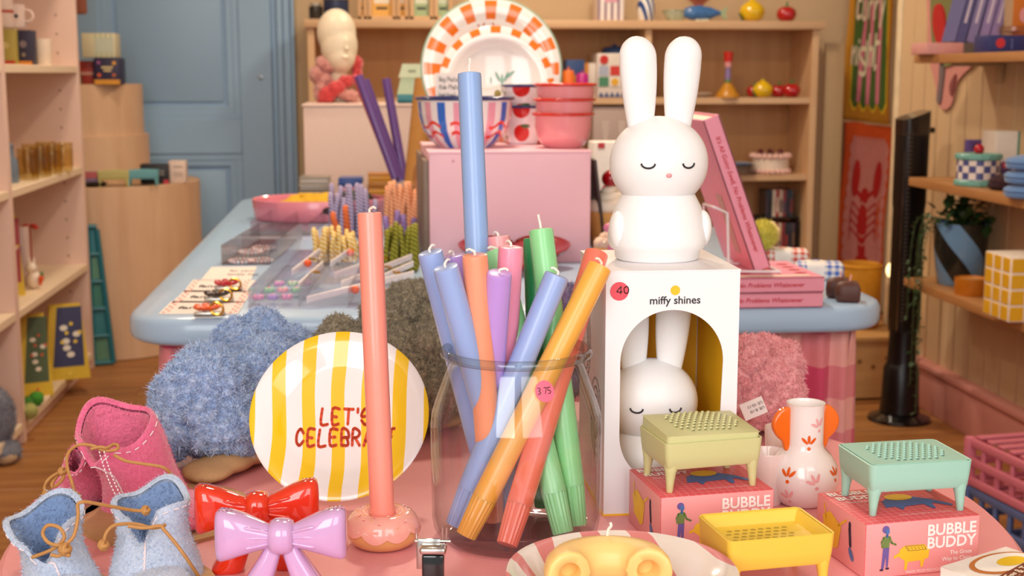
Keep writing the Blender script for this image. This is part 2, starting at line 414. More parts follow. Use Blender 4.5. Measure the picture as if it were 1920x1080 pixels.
# long blue table with a gathered gingham skirt
BX0, BX1, BY0, BY1 = -.40, .90, 2.155, 4.35
tb = thing('display_table', 'long pale blue table with rounded corners and pink gathered skirt', 'table', ((BX0+BX1)/2, BY0, 0))
def rrect(x0, x1, y0, y1, r, n=8):
    out = []
    for cx, cy, a0 in ((x1-r, y1-r, 0), (x0+r, y1-r, 90), (x0+r, y0+r, 180), (x1-r, y0+r, 270)):
        for i in range(n+1): a = math.radians(a0+90*i/n); out.append((cx+r*math.cos(a), cy+r*math.sin(a)))
    return out
R_ = []
for ins, z in ((.010, .705), (.003, .709), (0, .716), (0, .738), (.004, .746), (.012, .75)):
    R_.append([(x-(BX0+BX1)/2, y-BY0, z) for x, y in rrect(BX0+ins, BX1-ins, BY0+ins, BY1-ins, .11-ins)])
obj('table_top', MB().rings(R_), m_blue, tb)
def ging(nt, x, y, z, mx):
    a = ((x*9.0+y*9.0).frac() < .5); b = ((z*8.5+.1).frac() < .5)
    return mx((a+b)*.5, '#f2a9a0', '#d4456a')
m_ging = mat('pink_gingham', '#e06a80', .8, var=.05, vscale=20, fn=ging, sheen=.2)
path = []; ins = .055; hx = (BX1-BX0)/2-ins; Ln = 2.0
seg = [(-hx, Ln), (-hx, ins), (hx, ins), (hx, Ln)]
for (xa, ya), (xb, yb) in zip(seg, seg[1:]):
    L = math.hypot(xb-xa, yb-ya); n = int(L/.006)
    for i in range(n):
        t_ = i/n; path.append((xa+(xb-xa)*t_, ya+(yb-ya)*t_, (yb-ya)/L, -(xb-xa)/L))
cv = MB(); R_ = []
for zi, z in enumerate((.706, .66, .55, .4, .25, .1, .012)):
    row = []; am = (.006, .010, .013, .016, .018, .02, .02)[zi]
    for i, (x, y, nx, ny) in enumerate(path):
        o = am*(math.sin(i*.95+.6*math.sin(i*.13)+.4*math.sin(zi*.5+i*.03))+.35*math.sin(i*.37)); row.append((x-nx*o, y-ny*o if ny else y+ny, z))
        row[-1] = (x+nx*o, y+ny*o, z)
    R_.append(row)
n = len(path); vs = [q for r in R_ for q in r]; fs = [(k*n+i, k*n+i+1, (k+1)*n+i+1, (k+1)*n+i) for k in range(6) for i in range(n-1)]
sk = obj('skirt', MB().add(vs, fs), m_ging, tb, 80); md = sk.modifiers.new('cloth', 'SOLIDIFY'); md.thickness = .0015
for x in (-hx+.06, hx-.06):
    for y in (.14, 2.05): obj('leg', MB().box((x, y, .353), (.05, .05, .705), b=.004), m_blue, tb)

# ceiling lamps of the shop (out of view, their light falls on the back of the shop)
def ceil_lamp(x, y, power, label):
    t = thing('ceiling_lamp', label, 'lamp', (x, y, 2.63), 0, 'warm ceiling lamps')
    obj('housing', MB().lathe([(0, 0), (.17, 0), (.17, -.05), (.15, -.06), (.15, -.03), (0, -.03)], 32), cm('#e8e4dc', .5), t)
    obj('diffuser', MB().lathe([(0, -.032), (.148, -.032)], 32), mat('lamp_diffuser', '#fff4e0', .5, emit='#ffe2bc', estr=3), t)
    l = bpy.data.lights.new('bulb', 'AREA'); l.shape = 'DISK'; l.size = .28; l.energy = power; l.color = (1, .84, .64)
    o = bpy.data.objects.new('bulb', l); COL.objects.link(o); o.parent = t; o.location = (0, 0, -.075)
ceil_lamp(.2, 2.9, 25, 'warm ceiling lamp above the blue table')
ceil_lamp(.9, 5.0, 22, 'warm ceiling lamp in front of the back bookcase')
ceil_lamp(-.7, 4.4, 11, 'warm ceiling lamp beside the left bookcase')

# bookcase on the left, open towards the room
LX = -1.08; BD = .42
bk = thing('bookcase', 'tall pale pink bookcase with adjustable shelves on the left', 'bookcase', (LX, 4.7, 0))
ys = [5.27, 4.2, 3.13]
for y in ys:
    sp = obj('side_panel', MB().box((-BD/2, y-4.7, 1.05), (BD, .036, 2.1), b=.002, seg=1), m_pinkwood, bk)
    ph = MB()
    if y == 5.27:
        for zz in range(28):
            for xx in (-.07, -.33): ph.lathe([(0, .0008), (.004, .0008), (.004, 0)], 8, T(xx, y-4.7-.0185, .1+zz*.07) @ RX(90))
        obj('peg_hole', ph, cm('#8a6a58', .8), sp, 0, kind='stuff')
obj('back_panel', MB().box((-BD-.006, -.5, 1.05), (.012, 2.2, 2.1)), m_pinkwood, bk)
SHZ = (.064, .415, .79, 1.17, 1.6)
for y0, y1 in ((4.218, 5.252), (3.148, 4.182)):
    for z in SHZ: obj('shelf', MB().box((-BD/2, (y0+y1)/2-4.7, z-.012), (BD-.002, y1-y0, .026), b=.002, seg=1), mat('pale_shelf', '#f0d9bb', .5, var=.02), bk)
    obj('plinth', MB().box((-.03, (y0+y1)/2-4.7, .018), (.02, y1-y0, .064)), m_pinkwood, bk)

# long low bookcase against the back wall
YF = 5.9
def bx(px, py=100): return aty(px, py, YF).x
def bz(py, px=1100): return aty(px, py, YF).z
X0, X1 = bx(578), bx(1538)
bc = thing('wall_bookcase', 'birch plywood bookcase along the back wall with open compartments', 'bookcase', ((X0+X1)/2, YF, 0))
cx_ = (X0+X1)/2; Zs = [bz(38), bz(184), bz(331), bz(478)]; W_ = X1-X0
obj('top', MB().box((0, .15, Zs[0]-.018), (W_+.03, .34, .036), b=.003), m_plyh, bc)
xs_d = [X0+.012, bx(1216), X1-.02]
for i, x in enumerate(xs_d): obj('side_panel' if i != 1 else 'divider', MB().box((x-cx_, .16, (Zs[0]-.036)/2), (.03, .31, Zs[0]-.036), b=.002, seg=1), m_ply, bc)
for a, b in zip(xs_d, xs_d[1:]):
    for z in Zs[1:]+[.08]: obj('shelf', MB().box(((a+b)/2-cx_, .165, z-.014), (b-a-.03, .3, .028), b=.002, seg=1), m_plyh, bc)
obj('back_panel', MB().box((0, .325, Zs[0]/2), (W_-.02, .012, Zs[0]-.04)), m_plyback, bc)
BSH = Zs
# ================================================================== FOREGROUND, ON THE PINK TABLE
def wax(h, n=None): return mat('wax_'+h.strip('#'), h, .34, var=.015, vscale=40, sss=.4, sssr=.006, bump=.04, bscale=150, coat=.3)
m_wick = mat('cotton_wick', '#f6efe4', .8, var=.02, bump=.4, bscale=900)
def axisM(A, B):
    z = (B-A).normalized(); x = Vector((1, 0, 0)); x = (x-z*x.dot(z)).normalized(); y = z.cross(x)
    M = Matrix((x, y, z)).transposed().to_4x4(); M.translation = A; return M
def candle(A, B, col, label, r=.0108, fluted=True, wick=1, group='dinner candles in the glass jar', name='dinner_candle', seed=0):
    L = (B-A).length; t = thing(name, label, 'candle', (0, 0, 0), 0, group); t.matrix_world = axisM(A, B)
    m = wax(col); fl = .034 if fluted else 0
    obj('shaft', MB().lathe([(0, fl), (r*.99, fl), (r, fl+.003), (r*1.0, L*.5), (r*.985, L-.003), (r*.95, L-.0006), (r*.8, L), (0, L-.0004)], 36), m, t)
    if fluted:
        R = []
        for z, k in ((0, .78), (.001, .82), (.017, .9), (fl, .985)):
            R.append([(r*k*(1-.06*(i % 2))*math.cos(2*PI*i/36), r*k*(1-.06*(i % 2))*math.sin(2*PI*i/36), z) for i in range(36)])
        obj('fluted_end', MB().rings(R), m, t, 20)
    if wick:
        rn = random.Random(seed+int(L*1e5)); a = rn.uniform(0, 6.28); c, s_ = math.cos(a), math.sin(a); h = .0055 if wick == 1 else .009
        P = [(0, 0, L-.002), (0, 0, L+.002), (.002*c, .002*s_, L+h*.6), (.005*c, .005*s_, L+h*.75), (.0075*c, .0075*s_, L+h*.55)]
        if wick == 2: P = [(0, 0, L-.002), (0, 0, L+.005), (.0015*c, .0015*s_, L+.009), (.002*c, -.002, L+.013)]
        obj('wick', MB().tube(catmull(P, 4), .0011, 6), m_wick, t)
    return t
# ---- glass jar
JX, JY = .122, 1.09
gj = glass('jar_glass', '#fafbfb', .015, edge=.3, refl=1.5)
jar = thing('glass_jar', 'large clear glass jar with a wide rim holding the dinner candles', 'jar', (JX, JY, ZT))
prof_o = [(0, .0), (.058, .0), (.066, .003), (.0705, .010), (.072, .02), (.0725, .07), (.0725, .098), (.0715, .108), (.0685, .118), (.058, .148), (.0565, .153), (.0575, .156)]
prof_i = [(.0545, .156), (.0535, .152), (.0555, .147), (.066, .118), (.069, .108), (.07, .098), (.07, .02), (.0675, .01), (.06, .005), (0, .005)]
obj('body', MB().lathe(prof_o+[(.0555, .158)]+prof_i, 72), gj, jar)
obj('rim', MB().torus((0, 0, .1605), .060, .0042, 72, 12), glass('jar_rim_glass', '#e9eeec', .02, edge=.5, refl=1.5), jar)
# price sticker on the jar
sa = math.radians(-78); sn = Vector((math.cos(sa), math.sin(sa), 0))
spx = at(1031, 737, 1.06); vv = Vector((spx.x-JX, 0, 0)); sx_ = spx.x-JX; sy_ = -math.sqrt(.073**2-sx_**2)
su = Vector((-sy_, sx_, 0)).normalized(); m_stick = cm('#ef6a86', .55); m_ink = cm('#1c1a20', .5)
sfr = FR((sx_, sy_, .130), su, (0, 0, 1))
def on_jar(p):
    a = math.atan2(sy_, sx_)+p[0]/.073; rr = .0728 if p[1]+.1 < .098 else .0728-(p[1]+.1-.098)*.12
    return (rr*math.cos(a), rr*math.sin(a))
szz = spx.z-ZT; mbk = MB()
def jr(z):
    for (r1, z1), (r2, z2) in zip(prof_o, prof_o[1:]):
        if z1 <= z <= z2 and z2 > z1: return r1+(r2-r1)*(z-z1)/(z2-z1)
    return .0725
def wrapj(polys, lift):
    mb = MB(); a0 = math.atan2(sy_, sx_)
    for p in polys:
        cx = sum(q[0] for q in p)/len(p); cy = sum(q[1] for q in p)/len(p); vs = []
        for q in [(cx, cy)]+list(p):
            z = szz+q[1]; r = jr(z)+lift; a = a0+q[0]/.0725; vs.append((r*math.cos(a), r*math.sin(a), z))
        mb.add(vs, [(0, i+1, (i+1) % len(p)+1) for i in range(len(p))])
    return mb
stk = obj('price_sticker', wrapj([disc(0, 0, .0098, .0083, n=28)], .0006), m_stick, jar, 60, label='round pink sticker reading 3.75')
hp, hw = hand('3.75', .0046, .0006, 0); obj('handwriting', wrapj([[(x-hw/2, y-.0018) for x, y in p] for p in hp], .0010), m_ink, stk)
# ---- candles in the jar: (top px, top depth, bottom px, colour, label, wick)
JC = [((1126, 498), 1.135, (853, 1010), '#f6b24c', 'amber yellow candle leaning right at the front of the glass jar'),
      ((1119, 474), 1.185, (950, 1022), '#f47a64', 'coral red candle leaning right behind the amber one in the jar'),
      ((1045, 515), 1.125, (838, 985), '#9db3e4', 'periwinkle blue candle leaning right across the middle of the jar'),
      ((936, 511), 1.10, (866, 935), '#c29ae2', 'lavender candle in the middle front of the jar'),
      ((835, 500), 1.09, (965, 965), '#9db3e4', 'periwinkle blue candle leaning left, front one at the jar\'s left rim'),
      ((806, 472), 1.12, (930, 950), '#99b1e4', 'periwinkle blue candle leaning furthest to the left in the jar'),
      ((850, 478), 1.15, (905, 940), '#b090d6', 'darker lavender candle half hidden behind blue ones at the jar\'s left'),
      ((890, 477), 1.100, (925, 975), '#ffa07c', 'salmon orange candle upright between the two lavender ones'),
      ((880, 137), 1.19, (915, 950), '#93b2e2', 'very tall slim blue candle rising far above the others'),
      ((958, 462), 1.13, (930, 960), '#f698b2', 'rose pink candle upright in the centre of the jar'),
      ((934, 443), 1.19, (985, 940), '#f0a2a8', 'pale pink candle at the back of the jar beside the tall blue one'),
      ((1003, 446), 1.185, (1030, 945), '#2f9a62', 'dark green candle at the back of the jar'),
      ((1014, 430), 1.155, (1090, 985), '#92da98', 'light green candle tallest at the right back of the jar'),
      ((931, 470), 1.165, (1056, 1000), '#98dea0', 'light green candle with its foot at the right front of the jar')]
for i, (tp, d, bp, c, lab) in enumerate(JC):
    A = atz(bp[0], bp[1], ZT+.0095); v = Vector((A.x-JX, A.y-JY)); 
    if v.length > .052: v *= .052/v.length; A = Vector((JX+v.x, JY+v.y, A.z))
    candle(A, at(tp[0], tp[1], d), c, lab, wick=2 if i in (8, 12) else 1, seed=i*17)
# ---- doughnut holder with coral candle
dn = Vector((.0085, 1.078, ZT))
t = thing('doughnut_candle_holder', 'ceramic iced doughnut candle holder carrying the tall coral candle', 'candle holder', dn)
Rm, rm = .0185, .0122
def tor(z0, amp, grow, hole=False):
    R = []; n, m = 56, 16
    for i in range(n):
        a = 2*PI*i/n; row = []
        for k in range(m):
            b = 2*PI*k/m; row.append(((Rm+rm*math.cos(b))*math.cos(a), (Rm+rm*math.cos(b))*math.sin(a), .0145+rm*1.15*math.sin(b)))
        R.append(row)
    return MB().rings(R, close=True)
m_dough = mat('glazed_dough', '#e0a266', .3, var=.05, vscale=50, coat=.5)
m_icing = mat('pink_icing_glaze', '#f2aa9c', .15, var=.07, vscale=55, coat=.6)
obj('dough', tor(0, 0, 0), m_dough, t)
R = []; n = 72
for i in range(n):
    a = 2*PI*i/n; lo = .12-.34*abs(math.sin(a*4.5+.4))-.12*math.sin(a*3); row = []
    ks = [lo+(PI-.1-lo)*k/13 for k in range(14)]
    for b in ks: row.append(((Rm+(rm+.0011)*math.cos(b))*math.cos(a), (Rm+(rm+.0011)*math.cos(b))*math.sin(a), .0145+(rm*1.15+.0011)*math.sin(b)))
    row.append(((Rm+(rm-.001)*math.cos(lo))*math.cos(a), (Rm+(rm-.001)*math.cos(lo))*math.sin(a), .0145+(rm*1.15-.001)*math.sin(lo)))
    R.append(row)
vs = [q for r in R for q in r]; m_ = len(R[0]); fs = [(i*m_+k, ((i+1) % n)*m_+k, ((i+1) % n)*m_+k+1, i*m_+k+1) for i in range(n) for k in range(m_-1)]
ic = obj('icing', MB().add(vs, fs), m_icing, t, 60)
sp = [MB(), MB(), MB()]
for k in range(46):
    a = random.uniform(0, 6.28); b = random.uniform(.15, 2.6); q = rm+.0012
    p = Vector(((Rm+q*math.cos(b))*math.cos(a), (Rm+q*math.cos(b))*math.sin(a), .0145+(rm*1.15+.0012)*math.sin(b)))
    nrm = Vector((math.cos(b)*math.cos(a), math.cos(b)*math.sin(a), math.sin(b))); u, v = frame_from(nrm); g = random.uniform(0, 6.28); e = (u*math.cos(g)+v*math.sin(g))*.0011
    sp[k % 3].tube([p-e, p+e], .00028, 5)
for q, c in zip(sp, ('#e8a23c', '#d8607a', '#f8e3d8')): obj('sprinkles', q, cm(c, .3), ic, kind='stuff')
candle(dn+Vector((0, 0, .004)), at(693, 398, 1.104), '#fb9a88', 'tall coral candle standing in the doughnut holder', r=.0103, fluted=False, group=None, wick=1, seed=5)
# ---- striped plate leaning on the slippers
pr_ = .0835; ta = 34
pb = atz(640, 950, ZT); plate_c = Vector((pb.x, pb.y, ZT+.0015)) + Vector((0, math.sin(math.radians(ta)), math.cos(math.radians(ta))))*pr_
plM = T(*plate_c) @ RZ(-6) @ RX(90-ta)
def plate_prof(R, h, well, th=.003):
    return [(0, 0), (well, 0), (well+.006, .0015), (R*.86, h*.75), (R-.001, h), (R, h+.0012), (R-.0015, h+.002), (R*.85, h*.75+th), (well+.005, th+.001), (well, th), (0, th)]
def ystripe(nt, x, y, z, mx):
    wob = (y*48.0).sin()*.0012 + (y*23.0+1.0+x*30.0).sin()*.0018
    f = ((x+wob+.0151)/.0285).frac()
    return mx((f-.5).abs() < .225, '#f6efee', '#f8c808')
t = thing('striped_plate', 'white plate with broad yellow stripes and red lettering, propped upright', 'plate', (0, 0, 0)); t.matrix_world = plM
obj('plate_body', MB().lathe(plate_prof(pr_, .011, .05), 96), mat('yellow_striped_glaze', '#fff', .12, var=.01, fn=ystripe, coat=.6), t, 60)
m_redink = mat('red_glaze_lettering', '#dd4718', .3, var=.06, vscale=120)
for s_, yy, xoff in (("LET'S", -.007, -.0175), ("CELEBRATE", -.0275, -.0395)):
    hp, hw = hand(s_, .0152, .0031, .0005, .66, 1.42)
    flat('lettering', [[(x*.81+xoff, y+yy) for x, y in p] for p in hp], FR((0, 0, .0033), (1, 0, 0), (0, 1, 0)), m_redink, t)
# ---- ceramic bows
def sup(cx, cz, hy, hz, x, e=2.6, n=28, ax=0):
    out = []
    for i in range(n):
        a = 2*PI*i/n; c, s_ = math.cos(a), math.sin(a); yy = hy*math.copysign(abs(c)**(2/e), c); zz = hz*math.copysign(abs(s_)**(2/e), s_)
        out.append((x, yy, cz+zz) if ax == 0 else (cx+yy, zz, x))
    return out
def bow(label, loc, rz, m, group='ceramic bow candle holders'):
    t = thing('ceramic_bow', label, 'bow ornament', loc, rz, group)
    for s_ in (-1, 1):
        R = [sup(0, zc, hy, hz, s_*x, e) for x, hy, hz, zc, e in ((.004, .008, .0085, .050, 2.2), (.010, .009, .0092, .0505, 2.2), (.018, .011, .012, .0515, 2.4), (.028, .013, .0155, .0525, 2.8), (.038, .0135, .0185, .0525, 3.2), (.0445, .012, .0198, .0520, 3.4), (.0475, .0095, .0185, .0515, 3.2), (.0485, .006, .015, .051, 2.6))]
        lp = obj('loop', MB().rings(R), m, t, 70)
        fold = MB()
        for q in (-1, 0, 1): fold.tube(catmull([(s_*.008, -.0080, .051+q*.004), (s_*.016, -.0096, .0518+q*.006), (s_*.026, -.0112, .0525+q*.008)], 4), [.0011]*4+[.0014]*4+[.0006], 8)
        obj('fold', fold, m, lp, 70)
        R = [[(s_*cx+a, b, z) for a, b, z in sup(0, 0, hx, hy, z, 3, ax=1)] for z, cx, hx, hy in ((.046, .005, .005, .007), (.036, .0085, .0075, .0085), (.02, .016, .0105, .011), (.004, .0235, .013, .0125), (.0005, .0245, .0128, .012), (0, .0245, .012, .011))]
        obj('tail', MB().rings(R), m, t, 70)
    kn = obj('knot', MB().rings([sup(0, .050, hy, hz, x, 2.6) for x, hy, hz in ((-.0092, .009, .0085), (-.0085, .0115, .0112), (-.005, .0135, .0128), (0, .0142, .0132), (.005, .0135, .0128), (.0085, .0115, .0112), (.0092, .009, .0085))]), m, t, 70)
    hl = MB()
    for s_ in (-1, 1):
        for k in range(8): hl.lathe([(0, .0003), (.0006, .0003), (.0007, 0)], 8, T(s_*(.036+.003*(k % 4)), -.003+.006*(k//4), .0713) @ RY(s_*4))
    obj('pouring_holes', hl, cm('#8a3a2a', .7), t, 0, kind='stuff')
    return t
mr = mat('red_gloss_ceramic', '#e03010', .08, var=.02, coat=.8); ml = mat('lilac_gloss_ceramic', '#cfa4d2', .1, var=.015, coat=.8)
rl = atz(485, 1070, ZT)
bow('glossy red ceramic bow behind the lilac one', (rl.x, rl.y+.006, ZT), math.radians(4), mr)
bow('glossy lilac ceramic bow nearest the front edge', (-.068, .966, ZT), math.radians(-3), ml)

# ---- white carton with arch window
BX, BY, BW, BDp, BZ = .205, 1.130, .1195, .14, .22
m_card = mat('white_coated_card', '#f3eff0', .35, var=.008, vscale=8); m_yel = mat('yellow_card', '#ffc524', .5, var=.02, vscale=10)
t = thing('lamp_carton', 'white cardboard lamp box with an arched window and yellow inside', 'box', (BX, BY, ZT))
def holed(out_w, out_h, hx0, hx1, hz0, hz1, th, n=64):
    cx, cz = (hx0+hx1)/2, (hz0+hz1)/2; hw = (hx1-hx0)/2; rb = hw*.98; inner = []; outer = []
    pts = [(hx1-hw+hw*math.cos(a), hz1-hw+hw*math.sin(a)) for a in [PI*i/32 for i in range(33)]]+[(hx0+rb-rb*math.cos(a), hz0+rb-rb*math.sin(a)) for a in [PI*i/32 for i in range(33)]]
    for x, z in pts:
        dx_, dz_ = x-cx, z-cz; k = min(((out_w if dx_ > 0 else 0)-cx)/dx_ if abs(dx_) > 1e-9 else 1e9, ((out_h if dz_ > 0 else 0)-cz)/dz_ if abs(dz_) > 1e-9 else 1e9)
        inner.append((x, z)); outer.append((cx+dx_*k, cz+dz_*k))
    for q in ((0, 0), (out_w, 0), (out_w, out_h), (0, out_h)):
        i = min(range(len(outer)), key=lambda j: (outer[j][0]-q[0])**2+(outer[j][1]-q[1])**2); outer[i] = q
    A = [(x, 0, z) for x, z in outer]; B = [(x, 0, z) for x, z in inner]; C_ = [(x, th, z) for x, z in inner]; D = [(x, th, z) for x, z in outer]
    return MB().rings([A, B, C_, D], close=True)
h0, h1 = .0135, .106
obj('front_panel', holed(BW, BZ, h0, h1, .028, .186, .0012), m_card, t, 30)
for nm, c, d in (('side_panel', (.0006, BDp/2, BZ/2), (.0012, BDp-.0024, BZ)), ('side_panel', (BW-.0006, BDp/2, BZ/2), (.0012, BDp-.0024, BZ)), ('back_panel', (BW/2, BDp-.0006, BZ/2), (BW, .0012, BZ)), ('lid', (BW/2, BDp/2, BZ+.0006), (BW+.001, BDp+.001, .0012))):
    obj(nm, MB().box(c, d), m_card, t)
for c, d in (((.0018, BDp/2, BZ/2), (.0008, BDp-.004, BZ-.003)), ((BW-.0018, BDp/2, BZ/2), (.0008, BDp-.004, BZ-.003)), ((BW/2, BDp-.0018, BZ/2), (BW-.006, .0008, BZ-.003)), ((BW/2, BDp/2, .0016), (BW-.003, BDp-.003, .0024))):
    obj('yellow_lining', MB().box(c, d), m_yel, t)
obj('bottom_edge', MB().box((BW/2, BDp/2, .0008), (BW+.0016, BDp+.0016, .0016)), m_yel, t)
ffr = FR((0, 0, 0), (1, 0, 0), (0, 0, 1))
flat('printed_dot', [disc(.0615, .2035, .0043, n=24)], ffr, cm('#f4c31a', .5), t)
text('lettering', 'miffy shines', .0098, FR((.0615, 0, .1915), (1, 0, 0), (0, 0, 1)), cm('#202024', .5), t, 'CENTER', bold=.00012)
ps = flat('price_sticker', [disc(.0118, .2035, .0082, n=28)], ffr, cm('#e8505e', .55), t, .0007, 'round red sticker reading 40')
hp, hw = hand('40', .006, .0008, .0002); flat('handwriting', [[(x+.0095, y+.2015) for x, y in p] for p in hp], ffr, m_ink, ps, .0011)
rings_pr = []
for k in range(3):
    for cx, cz in ((.03, .12), (.09, .06)):
        rings_pr += ribbon([(cx+(.012+.008*k)*math.cos(a), cz+(.02+.008*k)*math.sin(a)) for a in [2*PI*i/28 for i in range(29)]], .0022)
flat('side_print', rings_pr, FR((0, BDp-.005, .02), (0, -1, 0), (0, 0, 1)), cm('#cfc9cb', .5), t)
# ---- plain rabbit night light (generic), one on the carton and one inside
m_lampw = mat('white_silicone', '#f7f4f3', .38, var=.004, sss=.25, sssr=.012)
def rabbit(loc, rz, label):
    t = thing('rabbit_night_light', label, 'lamp', loc, rz, 'white rabbit night lights')
    obj('body', MB().lathe([(0, 0), (.036, 0), (.039, .002), (.040, .009), (.044, .012), (.0465, .018), (.046, .026), (.0435, .038), (.0395, .05), (.034, .06), (.02, .068), (0, .07)], 48, M=SC(1, .86, 1)), m_lampw, t, 50)
    hd = obj('head', MB().ell((0, 0, .089), (.0455, .038, .0425), 48, 32), m_lampw, t, 80)
    for s_ in (-1, 1):
        R = []
        for k in range(25):
            q = 1-(1-k/24)**1.5; z = .118+q*.085; w_ = .0172*(.66+.34*math.sin(min(1, q/.72)*PI/2))*(1 if q < .78 else math.sqrt(max(.0, 1-((q-.78)/.22)**2))*.999+.001)
            cx = s_*(.0175+.0045*q)
            R.append([(cx+w_*math.cos(a), w_*.62*math.sin(a), z) for a in [2*PI*i/24 for i in range(24)]])
        e = obj('ear', MB().rings(R), m_lampw, t, 80)
        obj('paw', MB().ell((s_*.0395, -.010, .029), (.0085, .012, .017), 20, 14, M=None), m_lampw, t, 80)
        ey = MB()
        P = []
        for k in range(9):
            a = PI+PI*k/8; x = s_*.0185+.0058*math.cos(a); z = .0905+.0042*math.sin(a); yy = -.038*math.sqrt(max(0, 1-(x/.0455)**2-((z-.089)/.0425)**2)); P.append((x, yy-.0003, z))
        ey.tube(P, .0009, 6); obj('sleeping_eye', ey, cm('#25232a', .4), hd, label='closed eye line')
    z = .080; obj('nose', MB().ell((0, -.0374, z), (.0028, .0014, .002), 12, 8), cm('#e9a0a4', .4), hd, label='small pink nose')
    return t
lb = Vector((BX+BW/2+.001, BY+.072, ZT+BZ+.0012))
rabbit(lb, math.radians(2), 'plain white rabbit night light standing on top of the carton')
rb = rabbit((BX+.055, BY+.062, ZT+.0032), math.radians(-4), 'plain white rabbit night light inside the carton window'); rb.scale = (.96, .96, .96)

# ---- pink printed boxes with soap dishes
def pinkgrid(nt, x, y, z, mx):
    p = .0062
    def ln(c): return ((c/p).frac()-.5).abs() > .465
    e = .0005
    return mx(ln(x).max(ln(y)).max(ln(z))*.42, '#e25c62', '#ffd2cc')
m_bb = mat('pink_grid_card', '#ef6f6d', .45, var=.01, fn=pinkgrid); m_w = cm('#fbeee8', .5); m_by = cm('#f2c22e', .5); m_bu = cm('#4d72ae', .5); m_pp = cm('#6c5a9c', .5); m_gn = cm('#6f8a48', .5); m_dk = cm('#2b2740', .5)
def stripe_poly(p, w0): return ribbon(p, w0)
def bubble_box(label, corner, rz, w=.100, d=.083, h=.046):
    t = thing('soap_dish_box', label, 'box', (corner[0], corner[1], ZT), rz, 'pink soap dish boxes')
    obj('carton', MB().box((w/2, d/2, h/2), (w, d, h), b=.0012, seg=2), m_bb, t)
    f = FR((0, 0, 0), (1, 0, 0), (0, 0, 1)); tp = FR((0, 0, h), (1, 0, 0), (0, 1, 0)); sd = FR((0, d, 0), (0, -1, 0), (0, 0, 1))
    text('lettering', 'BUBBLE', .0128, FR((w-.0035, 0, h-.0135), (1, 0, 0), (0, 0, 1)), m_w, t, 'RIGHT', bold=.00035)
    text('lettering', 'BUDDY', .0128, FR((w-.0035, 0, h-.0240), (1, 0, 0), (0, 0, 1)), m_w, t, 'RIGHT', bold=.00035)
    text('lettering', 'The Grate', .0046, FR((w-.0065, 0, h-.0305), (1, 0, 0), (0, 0, 1)), m_w, t, 'RIGHT', bold=.00006)
    text('lettering', 'Way to Clean', .0046, FR((w-.0065, 0, h-.0355), (1, 0, 0), (0, 0, 1)), m_w, t, 'RIGHT', bold=.00006)
    text('lettering', 'MADE FROM RECYCLED PLASTIC', .0031, FR((w*.36, 0, .0022), (1, 0, 0), (0, 0, 1)), m_w, t)
    # printed figure and printed dish on the front
    flat('printed_hair', [disc(.0172, .0395, .0031)], f, m_pp, t); flat('printed_face', [disc(.0186, .0378, .0019, .0024), *ribbon([(.0183, .0352), (.0183, .0335)], .0018)], f, m_bu, t, .0006)
    flat('printed_jumper', [[(.0150, .033), (.0172, .0345), (.0200, .0345), (.0212, .033), (.0206, .0245), (.0156, .0245)], *ribbon([(.0207, .033), (.0226, .0282), (.0262, .0266)], .0017), *ribbon([(.0155, .033), (.0139, .0295), (.0147, .0252)], .0016)], f, m_gn, t)
    flat('printed_trousers', [[(.0154, .0246), (.0208, .0246), (.0202, .009), (.0184, .0085), (.0181, .018), (.0166, .0075), (.0144, .0075)]], f, m_pp, t)
    flat('printed_shoes', [disc(.0148, .0066, .0018, .0009), disc(.0197, .0075, .0018, .0009)], f, m_dk, t)
    flat('printed_dish', [[(.030, .0222), (.0345, .0250), (.0510, .0250), (.0560, .0205), (.0553, .0135), (.0520, .0125), (.0505, .0060), (.0488, .0062), (.0482, .0118), (.0375, .0112), (.0365, .0048), (.0347, .0046), (.0345, .0125), (.0290, .0165), (.0252, .0150), (.0248, .0170), (.0295, .0195)]], f, m_by, t)
    flat('printed_line', ribbon([(.0345, .0245), (.0372, .0205), (.0530, .0206), (.0505, .0244), (.0345, .0245)], .0003)+[q for k in range(5) for q in ribbon([(.0365+.003*k, .0235), (.038+.003*k, .0215)], .0003)], f, m_dk, t, .0006)
    # top and side print
    text('lettering', 'BUBBLE', .0120, FR((.004, d-.014, h), (1, 0, 0), (0, 1, 0)), m_w, t, bold=.00035)
    text('lettering', 'BUDDY', .0120, FR((.006, d-.026, h), (1, 0, 0), (0, 1, 0)), m_w, t, bold=.00035)
    text('lettering', 'The Grate', .005, FR((.010, d-.034, h), (1, 0, 0), (0, 1, 0)), m_w, t)
    text('lettering', 'MADE FROM RECYCLED PLASTIC', .0032, FR((.036, .012, h), (1, 0, 0), (0, 1, 0)), m_w, t)
    flat('printed_beast', [[(.035, .032), (.040, .048), (.052, .056), (.070, .054), (.082, .044), (.093, .028), (.090, .025), (.078, .036), (.074, .022), (.071, .023), (.070, .034), (.052, .032), (.046, .024), (.044, .033)]], tp, m_bu, t)
    flat('printed_cushion', [disc(.058, .054, .012, .008)], tp, m_by, t, .0006)
    flat('printed_dish', [[(.012, .030), (.024, .037), (.044, .030), (.040, .012), (.034, .008), (.016, .014)], *ribbon([(.040, .03), (.052, .038)], .002), *ribbon([(.018, .03), (.014, .040)], .002)], sd, m_by, t)
    flat('printed_figure', [disc(.058, .036, .002, .003), *ribbon([(.058, .033), (.060, .02)], .004)], sd, m_dk, t); flat('printed_leaf', [disc(.062, .013, .006, .0028, rot=-.9)], sd, m_bu, t, .0006)
    return t
bubble_box('pink soap dish box behind the yellow dish, carrying the pale green dish', (.2345, 1.031), math.radians(7), h=.048)
bubble_box('pink soap dish box at the right, carrying the mint dish', (.3805, .9575), math.radians(7.5), h=.045)
